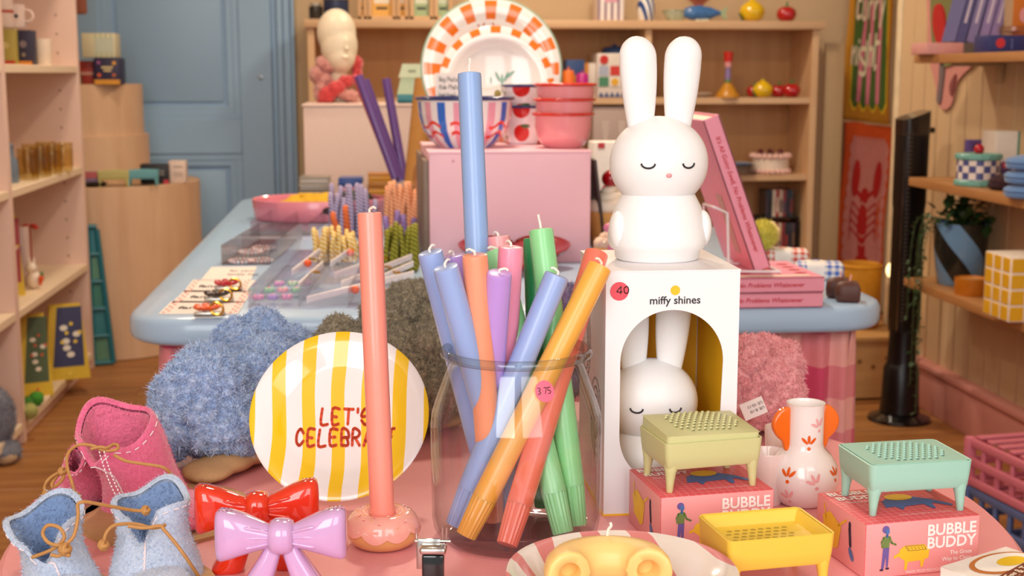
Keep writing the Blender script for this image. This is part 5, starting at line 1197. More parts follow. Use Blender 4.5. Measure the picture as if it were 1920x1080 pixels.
sundae('sundae candle with a shiny cherry behind the rabbit lamp', 1146, 335, 2.92, True, 1.25)
sundae('cream topped candle behind the rabbit lamp, without cherry', 1175, 400, 2.72, False, 1.1)
sundae('small swirl candle in front of the other sundae candles', 1150, 415, 2.55, False, .9, mat('pastel_swirl', '#e8c8b0', .5, var=.2, vscale=40))
p = at(1158, 470, 2.45); t = thing('striped_sweet_bag', 'small bag of striped yellow and violet sweets beside the carton', 'bag', (p.x, p.y, ZB)); obj('bag_film', fused([((0, 0, .05), (.05, .035, .05), None), ((.01, .01, .1), (.03, .02, .04), None)], .006, .006, 50, 2), m_ac, t)
for k in range(12): obj('sweet', MB().ell((random.uniform(-.028, .028), random.uniform(-.02, .02), .014+.009*k), (.012, .009, .009), 10, 8), cm(('#e8a21c', '#8a6aa8', '#c8b84a', '#d87a9a')[k % 4], .3), t)
# ================================================================== BACK OF THE SHOP
# plinth with mannequin head
YM = 4.55
pm = carton('display_plinth', 'pinkish white plinth under the mannequin head', 'plinth', (570, 200, 790, 335), YM, .42, '#dcc0b4', z0=0, m=mat('plinth_paint', '#e3c7bb', .6, var=.02))
obj('top_board', MB().box((0, .21, aty(680, 200, YM).z+.004), (aty(790, 260, YM).x-aty(570, 260, YM).x+.01, .43, .008), b=.002), mat('plinth_paint', '#e3c7bb'), pm)
zp = aty(680, 200, YM).z+.008
kk = 4.75/FPX; c = at(634, 190, 4.75); base = Vector((c.x, c.y, zp)); t = thing('mannequin_head', 'cream bald mannequin head on the plinth', 'mannequin', base)
def hp_(px, py, dy=0): q = at(px, py, 4.75)-base; return Vector((q.x, q.y+dy, q.z))
E_ = [(hp_(631, 62), (.070, .088, .086), None), (hp_(636, 86, -.008), (.066, .080, .088), None), (hp_(639, 106, -.014), (.053, .068, .060), None), (hp_(636, 150, .01), (.034, .036, .07), None), (hp_(636, 185, .01), (.05, .045, .03), None),
      (hp_(650, 84, -.082), (.0075, .012, .024), None), (hp_(651, 92, -.090), (.010, .011, .007), None), (hp_(649, 108, -.080), (.014, .009, .0045), None)]
obj('head', fused(E_, .004, 0, smooth=14), mat('cream_mannequin_plastic', '#eaddc4', .45, var=.01), t)
m_knp = wool('pink_knit', '#dca096', '#c07c78', 60); m_knr = wool('red_knit', '#d84c4c', '#b83038', 60)
t = thing('knitted_collar', 'pale pink chunky knitted collar around the mannequin neck', 'scarf', base)
for (p, r) in ((((606, 120), (612, 150), (604, 178)), .022), (((596, 140), (605, 165), (612, 188)), .024), (((618, 125), (640, 175), (660, 188)), .020)):
    obj('knit_fold', fused([(hp_(x, y, .0), (r*1.25, .05, r*1.3), None) for x, y in p], .005, .007, 70), m_knp, t)
obj('ruffle', fused([(hp_(655, 178, -.05), (.035, .02, .02), None), (hp_(640, 172, -.06), (.03, .02, .018), None)], .005, .006, 60), m_knp, t)
t = thing('knitted_scarf', 'coral red knitted scarf draped below the mannequin head', 'scarf', base)
obj('scarf_end', fused([(hp_(668, 120, .02), (.024, .03, .03), None), (hp_(670, 140, .02), (.018, .03, .03), None)], .005, .006, 70), m_knr, t)
obj('scarf_front', fused([(hp_(614, 178, -.07), (.032, .025, .03), None), (hp_(632, 165, -.07), (.032, .025, .026), None), (hp_(650, 152, -.055), (.03, .02, .022), None), (hp_(608, 190, -.06), (.022, .02, .012), None)], .005, .006, 70), m_knr, t)
# mint paper roll on the plinth
q = at(764, 190, 4.62); t = thing('paper_roll', 'mint paper sheet draped from a teal roll on the plinth', 'paper roll', (q.x, q.y, zp)); k_ = 4.62/FPX
hz = at(764, 180, 4.62).z-zp
obj('teal_roll', MB().tube([(-.035, 0, .016), (.03, 0, .016)], .016, 20), cm('#2f7f92', .5), t)
P = [(0, 0.0, .03), (0, -.004, .07), (0.008, 0, .10), (.012, .01, .13)]
for a, b, c_, x0, x1 in ((.028, .088, '#bcd3b8', -.036, .03), (.088, .135, '#d3e2c4', -.030, .046)):
    obj('paper_sheet', MB().add([(x0, -.006, a), (x1, -.006, a), (x1+.014, -.001, b), (x0+.014, -.001, b), (x0, -.003, a), (x1, -.003, a), (x1+.014, .002, b), (x0+.014, .002, b)], [(0, 1, 2, 3), (4, 7, 6, 5), (0, 4, 5, 1), (2, 6, 7, 3), (1, 5, 6, 2), (0, 3, 7, 4)]), cm(c_, .7), t, 0)
flat('printed_word', [[(.004, .108), (.030, .108), (.030, .113), (.004, .113)]], FR((0, -.008, 0), (1, 0, 0), (0, 0, 1)), cm('#7d8a6a', .6), t)
# ---- things on top of the back bookcase and on its shelves
Z0, Z1, Z2, Z3 = BSH
YI = YF+.05
def frame_box(label, px, col, inner):
    xa, xb = aty(px[0], 20, YI).x, aty(px[1], 20, YI).x; t = thing('framed_print', label, 'frame', ((xa+xb)/2, YI, Z0), 0, 'framed prints on the bookcase'); w_ = xb-xa; h_ = .26
    for c_, s_ in (((0, 0, .008), (w_, .03, .016)), ((0, 0, h_-.008), (w_, .03, .016)), ((-w_/2+.008, 0, h_/2), (.016, .03, h_)), ((w_/2-.008, 0, h_/2), (.016, .03, h_))): obj('frame_bar', MB().box(c_, s_, b=.002), m_ply, t)
    obj('print_sheet', MB().box((0, .008, h_/2), (w_-.028, .006, h_-.028)), cm(col, .6), t); flat('printed_panel', [[(-w_*.28, .07), (w_*.28, .07), (w_*.28, .2), (-w_*.28, .2)]], FR((0, .0045, 0), (1, 0, 0), (0, 0, 1)), cm(inner, .6), t); flat('printed_bar', [[(-w_*.2, .045), (w_*.2, .045), (w_*.2, .055), (-w_*.2, .055)]], FR((0, .0045, 0), (1, 0, 0), (0, 0, 1)), cm('#2a2430', .6), t)
frame_box('yellow print in a wooden frame on the back bookcase, left one', (671, 688), '#e8b048', '#f0d9a0'); frame_box('yellow and white print in a wide wooden frame on the back bookcase', (690, 742), '#eab55a', '#f3e8d4'); frame_box('narrow yellow print in a wooden frame between two wider ones', (744, 765), '#e8b048', '#f3e8d4')
frame_box('green print in a wooden frame on the back bookcase', (769, 812), '#a6bd92', '#dfe6cc'); frame_box('pale green print in a wooden frame beside the enamel plates', (814, 848), '#a6bd92', '#cfdcc0')
def bshelf(x, z, Y=YI): return Vector((aty(x, 100, Y).x, Y, z))
turned('dark_jar', 'small dark glass jar with pale lid on the bookcase top', 'jar', bshelf(594, Z0), [('jar_body', [(0, 0), (.028, 0), (.03, .004), (.03, .055), (0, .058)], cm('#3b352f', .2)), ('lid', [(.024, .058), (.024, .072), (0, .074)], cm('#b9ae9c', .4))])
turned('yellow_pot', 'mustard yellow lidded pot behind the mannequin head', 'pot', bshelf(632, Z0), [('pot_body', [(0, 0), (.05, 0), (.055, .01), (.055, .09), (0, .09)], cm('#2f3c5c', .4)), ('lid', [(.06, .085), (.062, .10), (.055, .13), (0, .14)], cm('#d0a818', .5))])
carton('striped_box', 'pink and white striped gift box on the bookcase top', 'box', (1121, -60, 1170, 33), YI, .14, '#efe6e2', [(.0+.25*k, 0, .10+.25*k, 1, '#8e7484') for k in range(4)]+[(.25, .35, .75, .9, '#d9a0b0')], z0=Z0)
def bstripe(nt, x, y, z, mx): return mx(((x*1.2+y*.6+z*.35)/.032).frac() < .5, '#f3eee4', '#274a8c')
turned('striped_vase', 'white vase with navy diagonal stripes on the bookcase top', 'vase', bshelf(1210, Z0), [('vase_body', [(0, 0), (.03, 0), (.036, .006), (.04, .06), (.03, .12), (.022, .15), (.02, .15), (.028, .12), (0, .02)], mat('navy_striped_glaze', '#fff', .2, var=0, fn=bstripe))])
p = bshelf(1265, Z0); t = thing('fish_boat_dish', 'speckled green ceramic dish beside the blue fish', 'dish', p, 0); obj('dish_body', MB().lathe([(0, 0), (.03, 0), (.034, .003), (.055, .045), (.052, .045), (.03, .007), (0, .006)], 28, SC(1.1, .8, 1)), mat('speckled_glaze', '#b9c2a8', .3, var=.3, vscale=40), t); obj('dish_rim', MB().torus((0, 0, .045), .0535, .0025, 28, 6, SC(1.1, .8, 1)), cm('#8a9a80', .3), t)
p = bshelf(1318, Z0, YI-.02); t = thing('fish_ornament', 'blue glazed ceramic fish on the bookcase top', 'ornament', p, 0)
R = [[(x, hy*math.cos(a), .035+hz_*math.sin(a)) for a in [2*PI*i/20 for i in range(20)]] for x, hy, hz_ in ((-.098, .004, .006), (-.09, .014, .018), (-.06, .024, .03), (-.02, .027, .034), (.03, .02, .026), (.06, .012, .014), (.075, .008, .009))]
obj('fish_body', MB().rings(R), mat('blue_fish_glaze', '#3f6ea8', .2, var=.25, vscale=80), t); obj('tail_fin', MB().prism([(.07, -.006), (.108, -.032), (.098, 0), (.112, .030), (.07, .008)], -.003, .003, M=T(0, 0, .035) @ RX(90)), cm('#9fb28c', .3), t); obj('belly_support', MB().box((-.01, 0, .004), (.06, .03, .01), b=.003), cm('#cfd6c0', .3), t)
turned('pink_dish', 'coral pink footed dish standing behind the fish', 'dish', bshelf(1308, Z0, YI+.08), [('foot', [(0, 0), (.03, 0), (.012, .02), (.010, .06), (.03, .085)], cm('#d98474', .3)), ('bowl', [(.0, .08), (.03, .085), (.08, .12), (.077, .122), (.03, .09), (0, .088)], cm('#df8a78', .3))])
def lemon(label, px, z, k=1., col='#e8bc1a', Y=YI, leaf=True, leafc='#2f5a30'):
    p = bshelf(px, z, Y); t = thing('ceramic_lemon', label, 'ornament', p, 0, 'ceramic lemons'); rr = .048*k
    obj('fruit', MB().lathe([(0, 0), (rr*.45, 0), (rr*.8, rr*.25), (rr, rr*.8), (rr*.95, rr*1.15), (rr*.6, rr*1.6), (rr*.22, rr*1.8), (rr*.18, rr*1.95), (0, rr*2)], 28, SC(1.15, 1, 1)), mat('lemon_glaze', col, .15, var=.05, coat=.4, bump=.2, bscale=120), t, 60)
    obj('leaf', MB().ell((0, 0, 0), (.024*k, .010*k, .004), 14, 8, M=T(-rr*1.05, -rr*.3, rr*.35) @ RY(60)), cm(leafc, .3), t); obj('stalk', MB().tube([(0, 0, rr*1.95), (.002, 0, rr*2.2)], .004*k, 8), cm('#7a8a2a', .4), t)
def tomato(label, px, z, k=1., Y=YI):
    p = bshelf(px, z, Y); t = thing('ceramic_tomato', label, 'ornament', p, 0, 'ceramic tomatoes'); rr = .043*k
    obj('fruit', MB().lathe([(0, .002), (rr*.5, 0), (rr*.9, rr*.3), (rr*1.05, rr*.75), (rr*.95, rr*1.2), (rr*.55, rr*1.5), (rr*.12, rr*1.48), (0, rr*1.42)], 36, fn=lambda r, z_, a: (r*(1+.035*math.cos(5*a))*math.cos(a), r*(1+.035*math.cos(5*a))*math.sin(a), z_)), mat('tomato_glaze', '#b8161a', .12, var=.05, coat=.5), t, 60)
    cal = MB()
    for q in range(5): cal.ell((0, 0, 0), (.014*k, .005*k, .002), 10, 6, M=T(.012*k*math.cos(q*1.257), .012*k*math.sin(q*1.257), rr*1.5) @ RZ(q*72) @ RY(15))
    obj('calyx', cal, cm('#3c6a34', .4), t); obj('stalk', MB().tube([(0, 0, rr*1.45), (.003, 0, rr*2.0)], .005*k, 8), cm('#3c7a34', .4), t)
lemon('yellow ceramic lemon on top of the back bookcase', 1408, Z0, 1.05); tomato('red ceramic tomato on top of the back bookcase', 1472, Z0, 1.0)
lemon('yellow ceramic lemon on the middle shelf, beside dark fruit', 1432, Z1, .85); tomato('red ceramic tomato at the right end of the middle shelf', 1486, Z1, .95); tomato('dark red ceramic tomato behind its neighbour on the middle shelf', 1462, Z1, .85, YI+.08); tomato('dark red ceramic tomato behind the yellow lemon', 1416, Z1, .8, YI+.09)
# tapering lamp-like candle stick
p = bshelf(1366, Z1); t = thing('coloured_candlestick', 'candlestick with orange cone foot, striped stem and red cup', 'candlestick', p); hT = aty(1366, 97, YI).z-Z1
for pn, pr2, c_ in (('cone_foot', [(0, 0), (.055, 0), (.055, .01), (.04, .03), (.016, hT*.32), (0, hT*.32)], '#c98a2a'), ('green_bead', [(0, hT*.32), (.012, hT*.32), (.014, hT*.36), (.012, hT*.40), (0, hT*.4)], '#6a8a4a'), ('violet_stem', [(.0, hT*.4), (.014, hT*.4), (.012, hT*.66), (0, hT*.66)], '#8a74a8'), ('pink_bead', [(0, hT*.66), (.015, hT*.66), (.017, hT*.78), (0, hT*.78)], '#e09a9c'), ('red_cup', [(0, hT*.78), (.018, hT*.78), (.022, hT), (.016, hT), (0, hT*.85)], '#c8281c')): obj(pn, MB().lathe(pr2, 24), cm(c_, .3), t)
# patterned and small boxes
tiles = [(.03+.245*i, .26+.245*j, .245+.245*i, .475+.245*j, c_) for (i, j, c_) in ((0, 2, '#f1dcd4'), (1, 2, '#e8ddcf'), (2, 2, '#cfd8c8'), (3, 2, '#e6a09a'), (0, 1, '#b0b6cc'), (1, 1, '#d03a30'), (2, 1, '#5a8a6a'), (3, 1, '#f0d8d0'), (0, 0, '#4a8a68'), (1, 0, '#f1e8dc'), (2, 0, '#e6b8b8'), (3, 0, '#7aa08a'))]
carton('patchwork_gift_box', 'gift box printed with red, green and white picture squares', 'box', (1120, 100, 1206, 183), YI-.02, .2, '#eadfd6', tiles+[('d', .14, .86, .1, '#c8281e'), ('d', .38, .36, .085, '#e8b02a')]+[('p', [(.02+.12*k, .02), (.08+.12*k, .14), (.14+.12*k, .02)], '#2e4a86') for k in range(8)], z0=Z1)
turned('blue_lid_dish', 'dark blue dish lying on the patchwork gift box', 'dish', bshelf(1152, aty(1152, 100, YI-.02).z, YI+.06), [('dish_body', [(0, 0), (.05, 0), (.058, .012), (.05, .026), (.02, .032), (0, .033)], cm('#24406e', .35)), ('knob', [(0, .03), (.008, .032), (.01, .04), (0, .044)], cm('#24406e', .35))])
carton('blue_box', 'navy blue box with yellow label on the middle shelf', 'box', (1062, 112, 1096, 182), YI, .12, '#2c4a80', [(.2, .3, .8, .6, '#c8a23c')], z0=Z1); carton('orange_white_box', 'orange and white patterned box beside the navy one', 'box', (1090, 118, 1117, 182), YI+.03, .1, '#e0d4c8', [(0, .55, .5, 1, '#d88a2a'), (.4, .1, .9, .4, '#d05a2a')], z0=Z1)
p = bshelf(1066, Z1, YI-.06); turned('orange_candle', 'short orange candle peeking over the pink bowls', 'candle', p, [('wax', [(0, 0), (.024, 0), (.026, .004), (.026, .115), (.02, .122), (0, .12)], wax('#f07a28')), ('tip', [(.006, .12), (.004, .135), (0, .137)], cm('#e06a20', .5))]); p = bshelf(1092, Z1, YI-.06)
turned('magenta_candle', 'short magenta candle peeking over the pink bowls', 'candle', p, [('wax', [(0, 0), (.026, 0), (.028, .004), (.028, .10), (.02, .11), (0, .108)], wax('#c01a8a')), ('tip', [(.006, .108), (.004, .12), (0, .122)], cm('#a01272', .5))])
p = bshelf(1262, Z1); turned('blue_red_cup', 'small cup in blue and red seen between the rabbit ears', 'cup', p, [('cup_body', [(0, 0), (.03, 0), (.034, .004), (.036, .07), (0, .07)], cm('#2e5a9a', .3)), ('red_lid', [(.038, .07), (.038, .11), (.02, .13), (0, .13)], cm('#c83a34', .3))])
p = bshelf(1318, Z1); turned('pale_shell_dish', 'small pale dish beside the coloured candlestick', 'dish', p, [('dish_body', [(0, 0), (.02, 0), (.045, .02), (.043, .022), (.02, .006), (0, .006)], cm('#cbb8a4', .4)), ('foot_ring', [(.02, 0), (.022, -.0001), (.022, .003), (.02, .003)], cm('#bba892', .4))])
carton('glassware_box', 'grey box printed with two red stemmed glasses', 'box', (1112, 200, 1192, 330), YI-.02, .2, '#b9a49c', [('p', [(.2, .8), (.38, .8), (.34, .5), (.24, .5)], '#cdbcb4'), ('p', [(.58, .8), (.76, .8), (.72, .5), (.62, .5)], '#cdbcb4'), ('p', [(.27, .5), (.31, .5), (.36, .38), (.22, .38)], '#b0452e'), ('p', [(.65, .5), (.69, .5), (.74, .38), (.60, .38)], '#b0452e')], z0=Z2)
# lower shelf: plates, cake, discs
p = bshelf(1384, Z2)
for k in range(4): turned('stacked_plate', 'small plate in a stack beside the cake, %s' % ('lowest', 'second from below', 'third from below', 'topmost and blue')[k], 'plate', (p.x, p.y, Z2+.013*k), [('plate_body', [(0, 0), (.05, 0), (.09, .012), (.09, .0135), (.05, .004), (0, .004)], cm(('#9a7a64', '#b9a08c', '#9a7a64', '#4a6a9a')[k], .35)), ('rim_line', [(.084, .0125), (.088, .0142), (.086, .0145)], cm('#e6dccf', .35))], 'small stacked plates')
p = bshelf(1458, Z2); hC = aty(1458, 288, YI).z-Z2
t = thing('cake_ornament', 'pink frosted cake ornament topped with dark cherries', 'cake', (p.x, p.y+.06, Z2)); m_fr = mat('pink_frosting', '#ecc0b4', .6, var=.06, vscale=60, sss=.2)
obj('sponge', MB().lathe([(0, .01), (.082, .01), (.084, .02), (.082, hC*.9), (0, hC*.9)], 40), mat('cream_frosting', '#f0dcc8', .6, var=.04), t)
for zz, nn in ((.012, 22), (hC*.86, 20)):
    for k in range(nn): a = 2*PI*k/nn; obj('piped_swirl', MB().ell((.084*math.cos(a), .084*math.sin(a), zz), (.014, .014, .013), 8, 6), m_fr, t)
for k in range(6): a = 2*PI*k/6+.3; obj('cherry', MB().ell((.052*math.cos(a), .052*math.sin(a), hC+.006), .011, 10, 8), cm('#5a1420', .2), t)
zc1, zc0 = Z3+.155, Z3
cdc = ['#2c2228', '#c9b49c', '#4a3038', '#1f1c22', '#8a2a2a', '#3a4a5c', '#d8c8b4', '#241a1c', '#7a5a3a', '#a8322c', '#2f2a34']
obj_sh = bc; 
t = thing('disc_rack', 'dark low rack separating two rows of disc cases', 'rack', (aty(1460, 400, YI).x, YI+.02, Z3)); wr_ = aty(1502, 400, YI).x-aty(1418, 400, YI).x
obj('rack_shelf', MB().box((0, .06, .150), (wr_, .12, .008), b=.001), cm('#2a1c16', .6), t)
for s_ in (-1, 1): obj('rack_side', MB().box((s_*(wr_/2-.003), .06, .077), (.006, .12, .154), b=.001), cm('#2a1c16', .6), t)
ordw = 'first second third fourth fifth sixth seventh eighth ninth tenth eleventh twelfth'.split()
for row, (pa, pb_, z, n_) in enumerate(((1438, 1490, Z3+.1545, 8), (1424, 1496, Z3+.0005, 11))):
    xa, xb = aty(pa, 400, YI).x, aty(pb_, 400, YI).x; st_ = (xb-xa)/n_
    for k in range(n_):
        cc = cdc[(k*3+row*5) % len(cdc)]; t = thing('disc_case', 'disc case in the %s row on the rack, %s from the left' % (('upper', 'lower')[row], ordw[k]), 'disc case', (xa+st_*(k+.5), YI+.025, z), 0, 'disc cases on the rack')
        obj('case', MB().box((0, .06, .0625), (st_*.92, .115, .125), b=.001, seg=1), cm(cc, .25), t); flat('printed_spine', [[(-st_*.25, .02), (st_*.25, .02), (st_*.25, .09-.01*(k % 3)), (-st_*.25, .09-.01*(k % 3))]], FR((0, .0022, 0), (1, 0, 0), (0, 0, 1)), cm(cdc[(k*5+2) % len(cdc)], .4), t)
# ================================================================== LEFT SIDE
m_cyl = mat('birch_veneer', '#d6b491', .55, var=.03, vscale=6, fn=grain('#deba98', '#cda582', .6, 'z'))
CCx, CCy, CR = -1.11, 5.78, .40
zt1 = aty(260, 352, CCy-CR).z
t = thing('drum_plinth', 'large birch veneer drum plinth in front of the blue door', 'plinth', (CCx, CCy, 0)); obj('drum', MB().lathe([(CR-.012, 0), (CR, .004), (CR, zt1-.002), (CR-.003, zt1)], 96), m_cyl, t); obj('drum_top', MB().lathe([(0, zt1-.012), (CR-.004, zt1-.012), (CR-.004, zt1-.001), (0, zt1-.001)], 96), m_plyh, t)
C2x, C2y, C2R = -1.245, 5.86, .30; zt2 = aty(215, 158, C2y-.2).z; zm = aty(260, 255, C2y-.2).z
t = thing('drum_plinth', 'tall birch veneer drum plinth standing on the large one, two tiers', 'plinth', (C2x, C2y, zt1)); obj('lower_drum', MB().lathe([(0, 0), (C2R+.018, 0), (C2R+.018, zm-zt1), (0, zm-zt1)], 80), m_cyl, t); obj('upper_drum', MB().lathe([(0, zm-zt1), (C2R, zm-zt1), (C2R, zt2-zt1), (0, zt2-zt1)], 80), m_cyl, t)
carton('cream_striped_box', 'cream box with pale green stripes on the drum plinth', 'box', (153, 62, 216, 108), 5.62, .12, '#d9cfa8', [(.4+.15*k, .02, .46+.15*k, .98, '#b9c2a0') for k in range(4)]+[(.42, .2, .95, .8, '#c8cdb4')], z0=aty(190, 108, 5.62).z)
carton('navy_print_box', 'navy box with gold lettering and orange base on the drum plinth', 'box', (176, 108, 224, 156), 5.6, .14, '#2c2444', [(0, 0, 1, .18, '#e09a2a'), ('d', .2, .35, .08, '#d8602a'), ('d', .8, .8, .08, '#e0a03a'), ('d', .78, .35, .07, '#c86a3a'), ('d', .2, .82, .07, '#a85a8a'), (.3, .6, .75, .68, '#d8c08a'), (.38, .48, .68, .56, '#d8c08a')], z0=zt2, ztop=aty(190, 108, 5.62).z-.001)
carton('red_box', 'red box with pale band half hidden by the bookcase', 'box', (143, 114, 175, 156), 5.66, .12, '#b03a2c', [(0, .4, 1, .52, '#d8a08a')], z0=zt2)
# small soap dishes and boxes on the drum
def smalldish(label, px, py, col, Y):
    q = aty(px, py, Y); d_ = dish(label, col, (q.x-.05, Y, zt1), .1, 'flat'); d_.scale = (1.42, 1.42, 1.42); return d_
smalldish('pale olive soap dish on the large drum plinth', 207, 360, '#c3bd78', 5.42); smalldish('light blue soap dish on the large drum plinth', 262, 355, '#6fb2bc', 5.44)
carton('black_box', 'black box with white arch print and red corner on the drum plinth', 'box', (263, 308, 316, 356), 5.56, .07, '#221f24', [('d', .2, .55, .22, '#d6d2d0'), (.82, 0, 1, .2, '#c8324a'), (.5, .6, .85, .68, '#9a948e'), (.5, .45, .85, .52, '#9a948e')], z0=zt1); carton('white_box', 'white box with grey print beside the black box', 'box', (316, 302, 348, 354), 5.60, .07, '#ead2c2', [(.3, .7, .85, .78, '#b8a294'), (.3, .3, .85, .5, '#cdb6a8')], z0=zt1)
q = aty(180, 365, 5.46); turned('dark_tray', 'small black dish beside the olive soap dish', 'dish', (q.x, 5.46, zt1), [('dish_body', [(0, 0), (.035, 0), (.045, .012), (.043, .013), (.033, .004), (0, .004)], cm('#1c1714', .4)), ('rim', [(.043, .012), (.046, .014), (.043, .015)], cm('#1c1714', .4))]); carton('lilac_book', 'thin lilac and pink book on the drum behind the bookcase', 'book', (158, 322, 188, 336), 5.55, .12, '#8c7aa0', [(0, .5, 1, 1, '#c86a70')], z0=zt1)
# paper bag and hanging cloth at the bookcase end
q = at(158, 200, 5.42); t = thing('brown_apron', 'brown pleated cloth hanging beside the left bookcase', 'cloth', (q.x, q.y, 0)); zt_, zb_ = at(150, 118, 5.42).z, at(158, 276, 5.42).z
R = []
for k in range(7):
    f_ = k/6; z = zt_+(zb_-zt_)*f_; w_ = .012+.045*f_; R.append([(-.03+.01*f_+w_*math.cos(a)*(1+.2*math.cos(5*a)), .03*math.sin(a)*(1+.2*math.cos(5*a)), z) for a in [2*PI*i/30 for i in range(30)]])
obj('cloth_fall', MB().rings(R), mat('brown_cotton', '#6e503a', .85, var=.06), t, 60); obj('hanging_cord', MB().tube([(-.03, 0, zt_-.01), (-.035, 0, 2.05)], .003, 6), cm('#5a4634', .8), t)
q = at(148, 10, 5.40); t = thing('hanging_bag', 'reddish brown bag hanging at the top of the left bookcase', 'bag', (q.x, q.y, 0)); zb_ = at(148, 26, 5.4).z
obj('bag_body', MB().box((0, .02, zb_+.09), (.05, .05, .18), b=.01), mat('rust_cotton', '#9a5a44', .85, var=.06), t); obj('bag_strap', MB().tube([(-.02, .02, zb_+.17), (0, .02, zb_+.4), (.02, .02, zb_+.17)], .004, 6), mat('rust_cotton', '#9a5a44'), t)
# teal ladder-like frame leaning on the drum
A0, A1, B0, B1 = atz(180, 692, .0), atz(214, 686, .0), at(165, 430, 5.22), at(180, 430, 5.22); A0 = aty(176, 690, 5.31); A1 = aty(213, 686, 5.33); A0.z = A1.z = 0; B0 = aty(164, 430, 5.35); B1 = aty(181, 430, 5.36)
t = thing('teal_frame', 'teal green slatted display frame leaning against the drum plinth', 'frame', ((A0.x+A1.x)/2, 5.2, 0)); o = Vector(t.location); m_teal = mat('teal_paint', '#1d6a78', .4, var=.04); m_tgl = cm('#5a8a72', .5)
for a, b in ((A0, B0), (A1, B1)): obj('stile', MB().tube([a-o+Vector((0, 0, .008)), b-o], .011, 8), m_teal, t)
for k in range(6):
    f_ = k/5; obj('rung', MB().tube([A0.lerp(B0, f_)-o+Vector((0, 0, .01)), A1.lerp(B1, f_)-o+Vector((0, 0, .01))], .010, 8), m_teal, t)
    if k < 5: obj('panel', MB().add([A0.lerp(B0, f_)-o, A1.lerp(B1, f_)-o, A1.lerp(B1, f_+.2)-o, A0.lerp(B0, f_+.2)-o], [(0, 1, 2, 3)]), (m_tgl, cm('#2f7a86', .5), cm('#3a7a6a', .5))[k % 3], t)
# things in the left bookcase
def lsh(px, py, z): q = atz(px, py, z); return Vector((min(q.x, LX-.06), q.y, z))
def lbox(name, label, px, py, z, w_, d_, h_, col, prints=(), cat='box', rz=0, group=None):
    """carton on a bookcase shelf; its front faces the room"""
    p = lsh(px, py, z); t = thing(name, label, cat, p, rz, group); obj('carton', MB().box((0, 0, h_/2), (d_, w_, h_), b=.003), cm(col, .5), t)
    f = FR((-d_/2, -w_/2, 0), (1, 0, 0), (0, 0, 1))
    for u0, v0, u1, v1, c_ in prints: flat('printed_panel', [[(u0*d_, v0*h_), (u1*d_, v0*h_), (u1*d_, v1*h_), (u0*d_, v1*h_)]], f, cm(c_, .5), t)
    return t
zS = SHZ[3]+.001
def ldist(px, py, d, z): q = at(px, py, d); return Vector((q.x, q.y, z))
def lthing(px, d): q = at(px, 100, d); return q
q = at(12, 90, 4.55); lb_ = carton('olive_tea_box', 'olive green box with red base on the upper left shelf', 'box', (-6, 54, 27, 118), q.y, .08, '#a8984a', [(0, 0, 1, .13, '#b83a22'), ('d', .5, .55, .2, '#c8b87a')], z0=zS); carton('navy_tea_box', 'navy patterned box with orange base on the upper left shelf', 'box', (28, 56, 59, 118), q.y+.05, .08, '#2a2640', [(0, 0, 1, .12, '#d8862a'), ('d', .5, .6, .22, '#7a6a72'), ('d', .5, .3, .12, '#8a7a6a')], z0=zS)
p = at(80, 100, 4.75); turned('cream_cup', 'plain cream cup on the upper left shelf', 'cup', (p.x, p.y, zS), [('cup_body', [(0, 0), (.028, 0), (.03, .004), (.034, .094), (.031, .094), (.027, .006), (0, .006)], cm('#ecd8c4', .4)), ('handle', [(.0, .001), (.001, .001)], cm('#ecd8c4', .4))])
p = at(26, 40, 4.6); zc_ = at(26, 53, 4.6).z; t = turned('white_mug', 'white mug with small dark mark above the tea boxes', 'mug', (p.x, p.y+.02, zc_+.001), [('mug_body', [(0, 0), (.03, 0), (.033, .004), (.034, .08), (.031, .08), (.03, .006), (0, .006)], cm('#ead4cc', .35))]); obj('handle', MB().torus((0, 0, 0), .02, .004, 18, 8, T(.04, 0, .042) @ RX(90)), cm('#ead4cc', .35), t); flat('painted_mark', [disc(0, .04, .007)], FR((.012, -.0345, 0), (1, 0, 0), (0, 0, 1)), m_ink, t)
p2 = at(2, 30, 4.55); turned('white_mug', 'white mug cut by the left edge of the picture', 'mug', (p2.x, p2.y+.03, zc_+.001), [('mug_body', [(0, 0), (.03, 0), (.033, .004), (.034, .1), (.031, .1), (.03, .006), (0, .006)], cm('#ead4cc', .35)), ('red_band', [(.0345, .05), (.035, .055), (.0345, .06)], cm('#b8402c', .4))])
# ribbed amber tumblers
m_amb = glass('amber_glass', '#f8f3df', .08, edge=.2, refl=1.5); zS2 = SHZ[2]+.001
for k, px in enumerate((52, 76, 98, 118, 60, 86)):
    d = 4.45+.13*k if k < 4 else 4.75+.15*(k-4); p = at(px, 290, d); h_ = .105
    turned('amber_tumbler', 'ribbed amber glass tumbler on the left shelf, %s' % ('nearest in the front row', 'second in the front row', 'third in the front row', 'last in the front row', 'left one of the back row', 'right one of the back row')[k], 'tumbler', (p.x, p.y, zS2), [('glass_body', [(0, 0), (.030, 0), (.032, .003), (.035, h_), (.033, h_), (.030, .008), (0, .008)], m_amb), ('ribs', [(.0335, .02+.0), (.0355, .03), (.034, .04), (.0358, .05), (.0345, .06), (.036, .07), (.0348, .08)], m_amb)], 'ribbed amber tumblers', n=28)
p = at(12, 310, 4.34); turned('blue_glass', 'blue grey glass jar at the left edge of the shelf', 'jar', (p.x, p.y, zS2), [('glass_body', [(0, 0), (.036, 0), (.038, .004), (.036, .07), (.026, .085), (.024, .11), (.022, .11), (.024, .084), (.034, .068), (0, .008)], mat('blue_grey_glass', '#6f7f92', .1, var=.1, vscale=40)), ('stopper', [(0, .108), (.024, .108), (.026, .12), (.012, .135), (0, .136)], mat('blue_grey_glass', '#6f7f92'))])
zS3 = SHZ[1]+.001
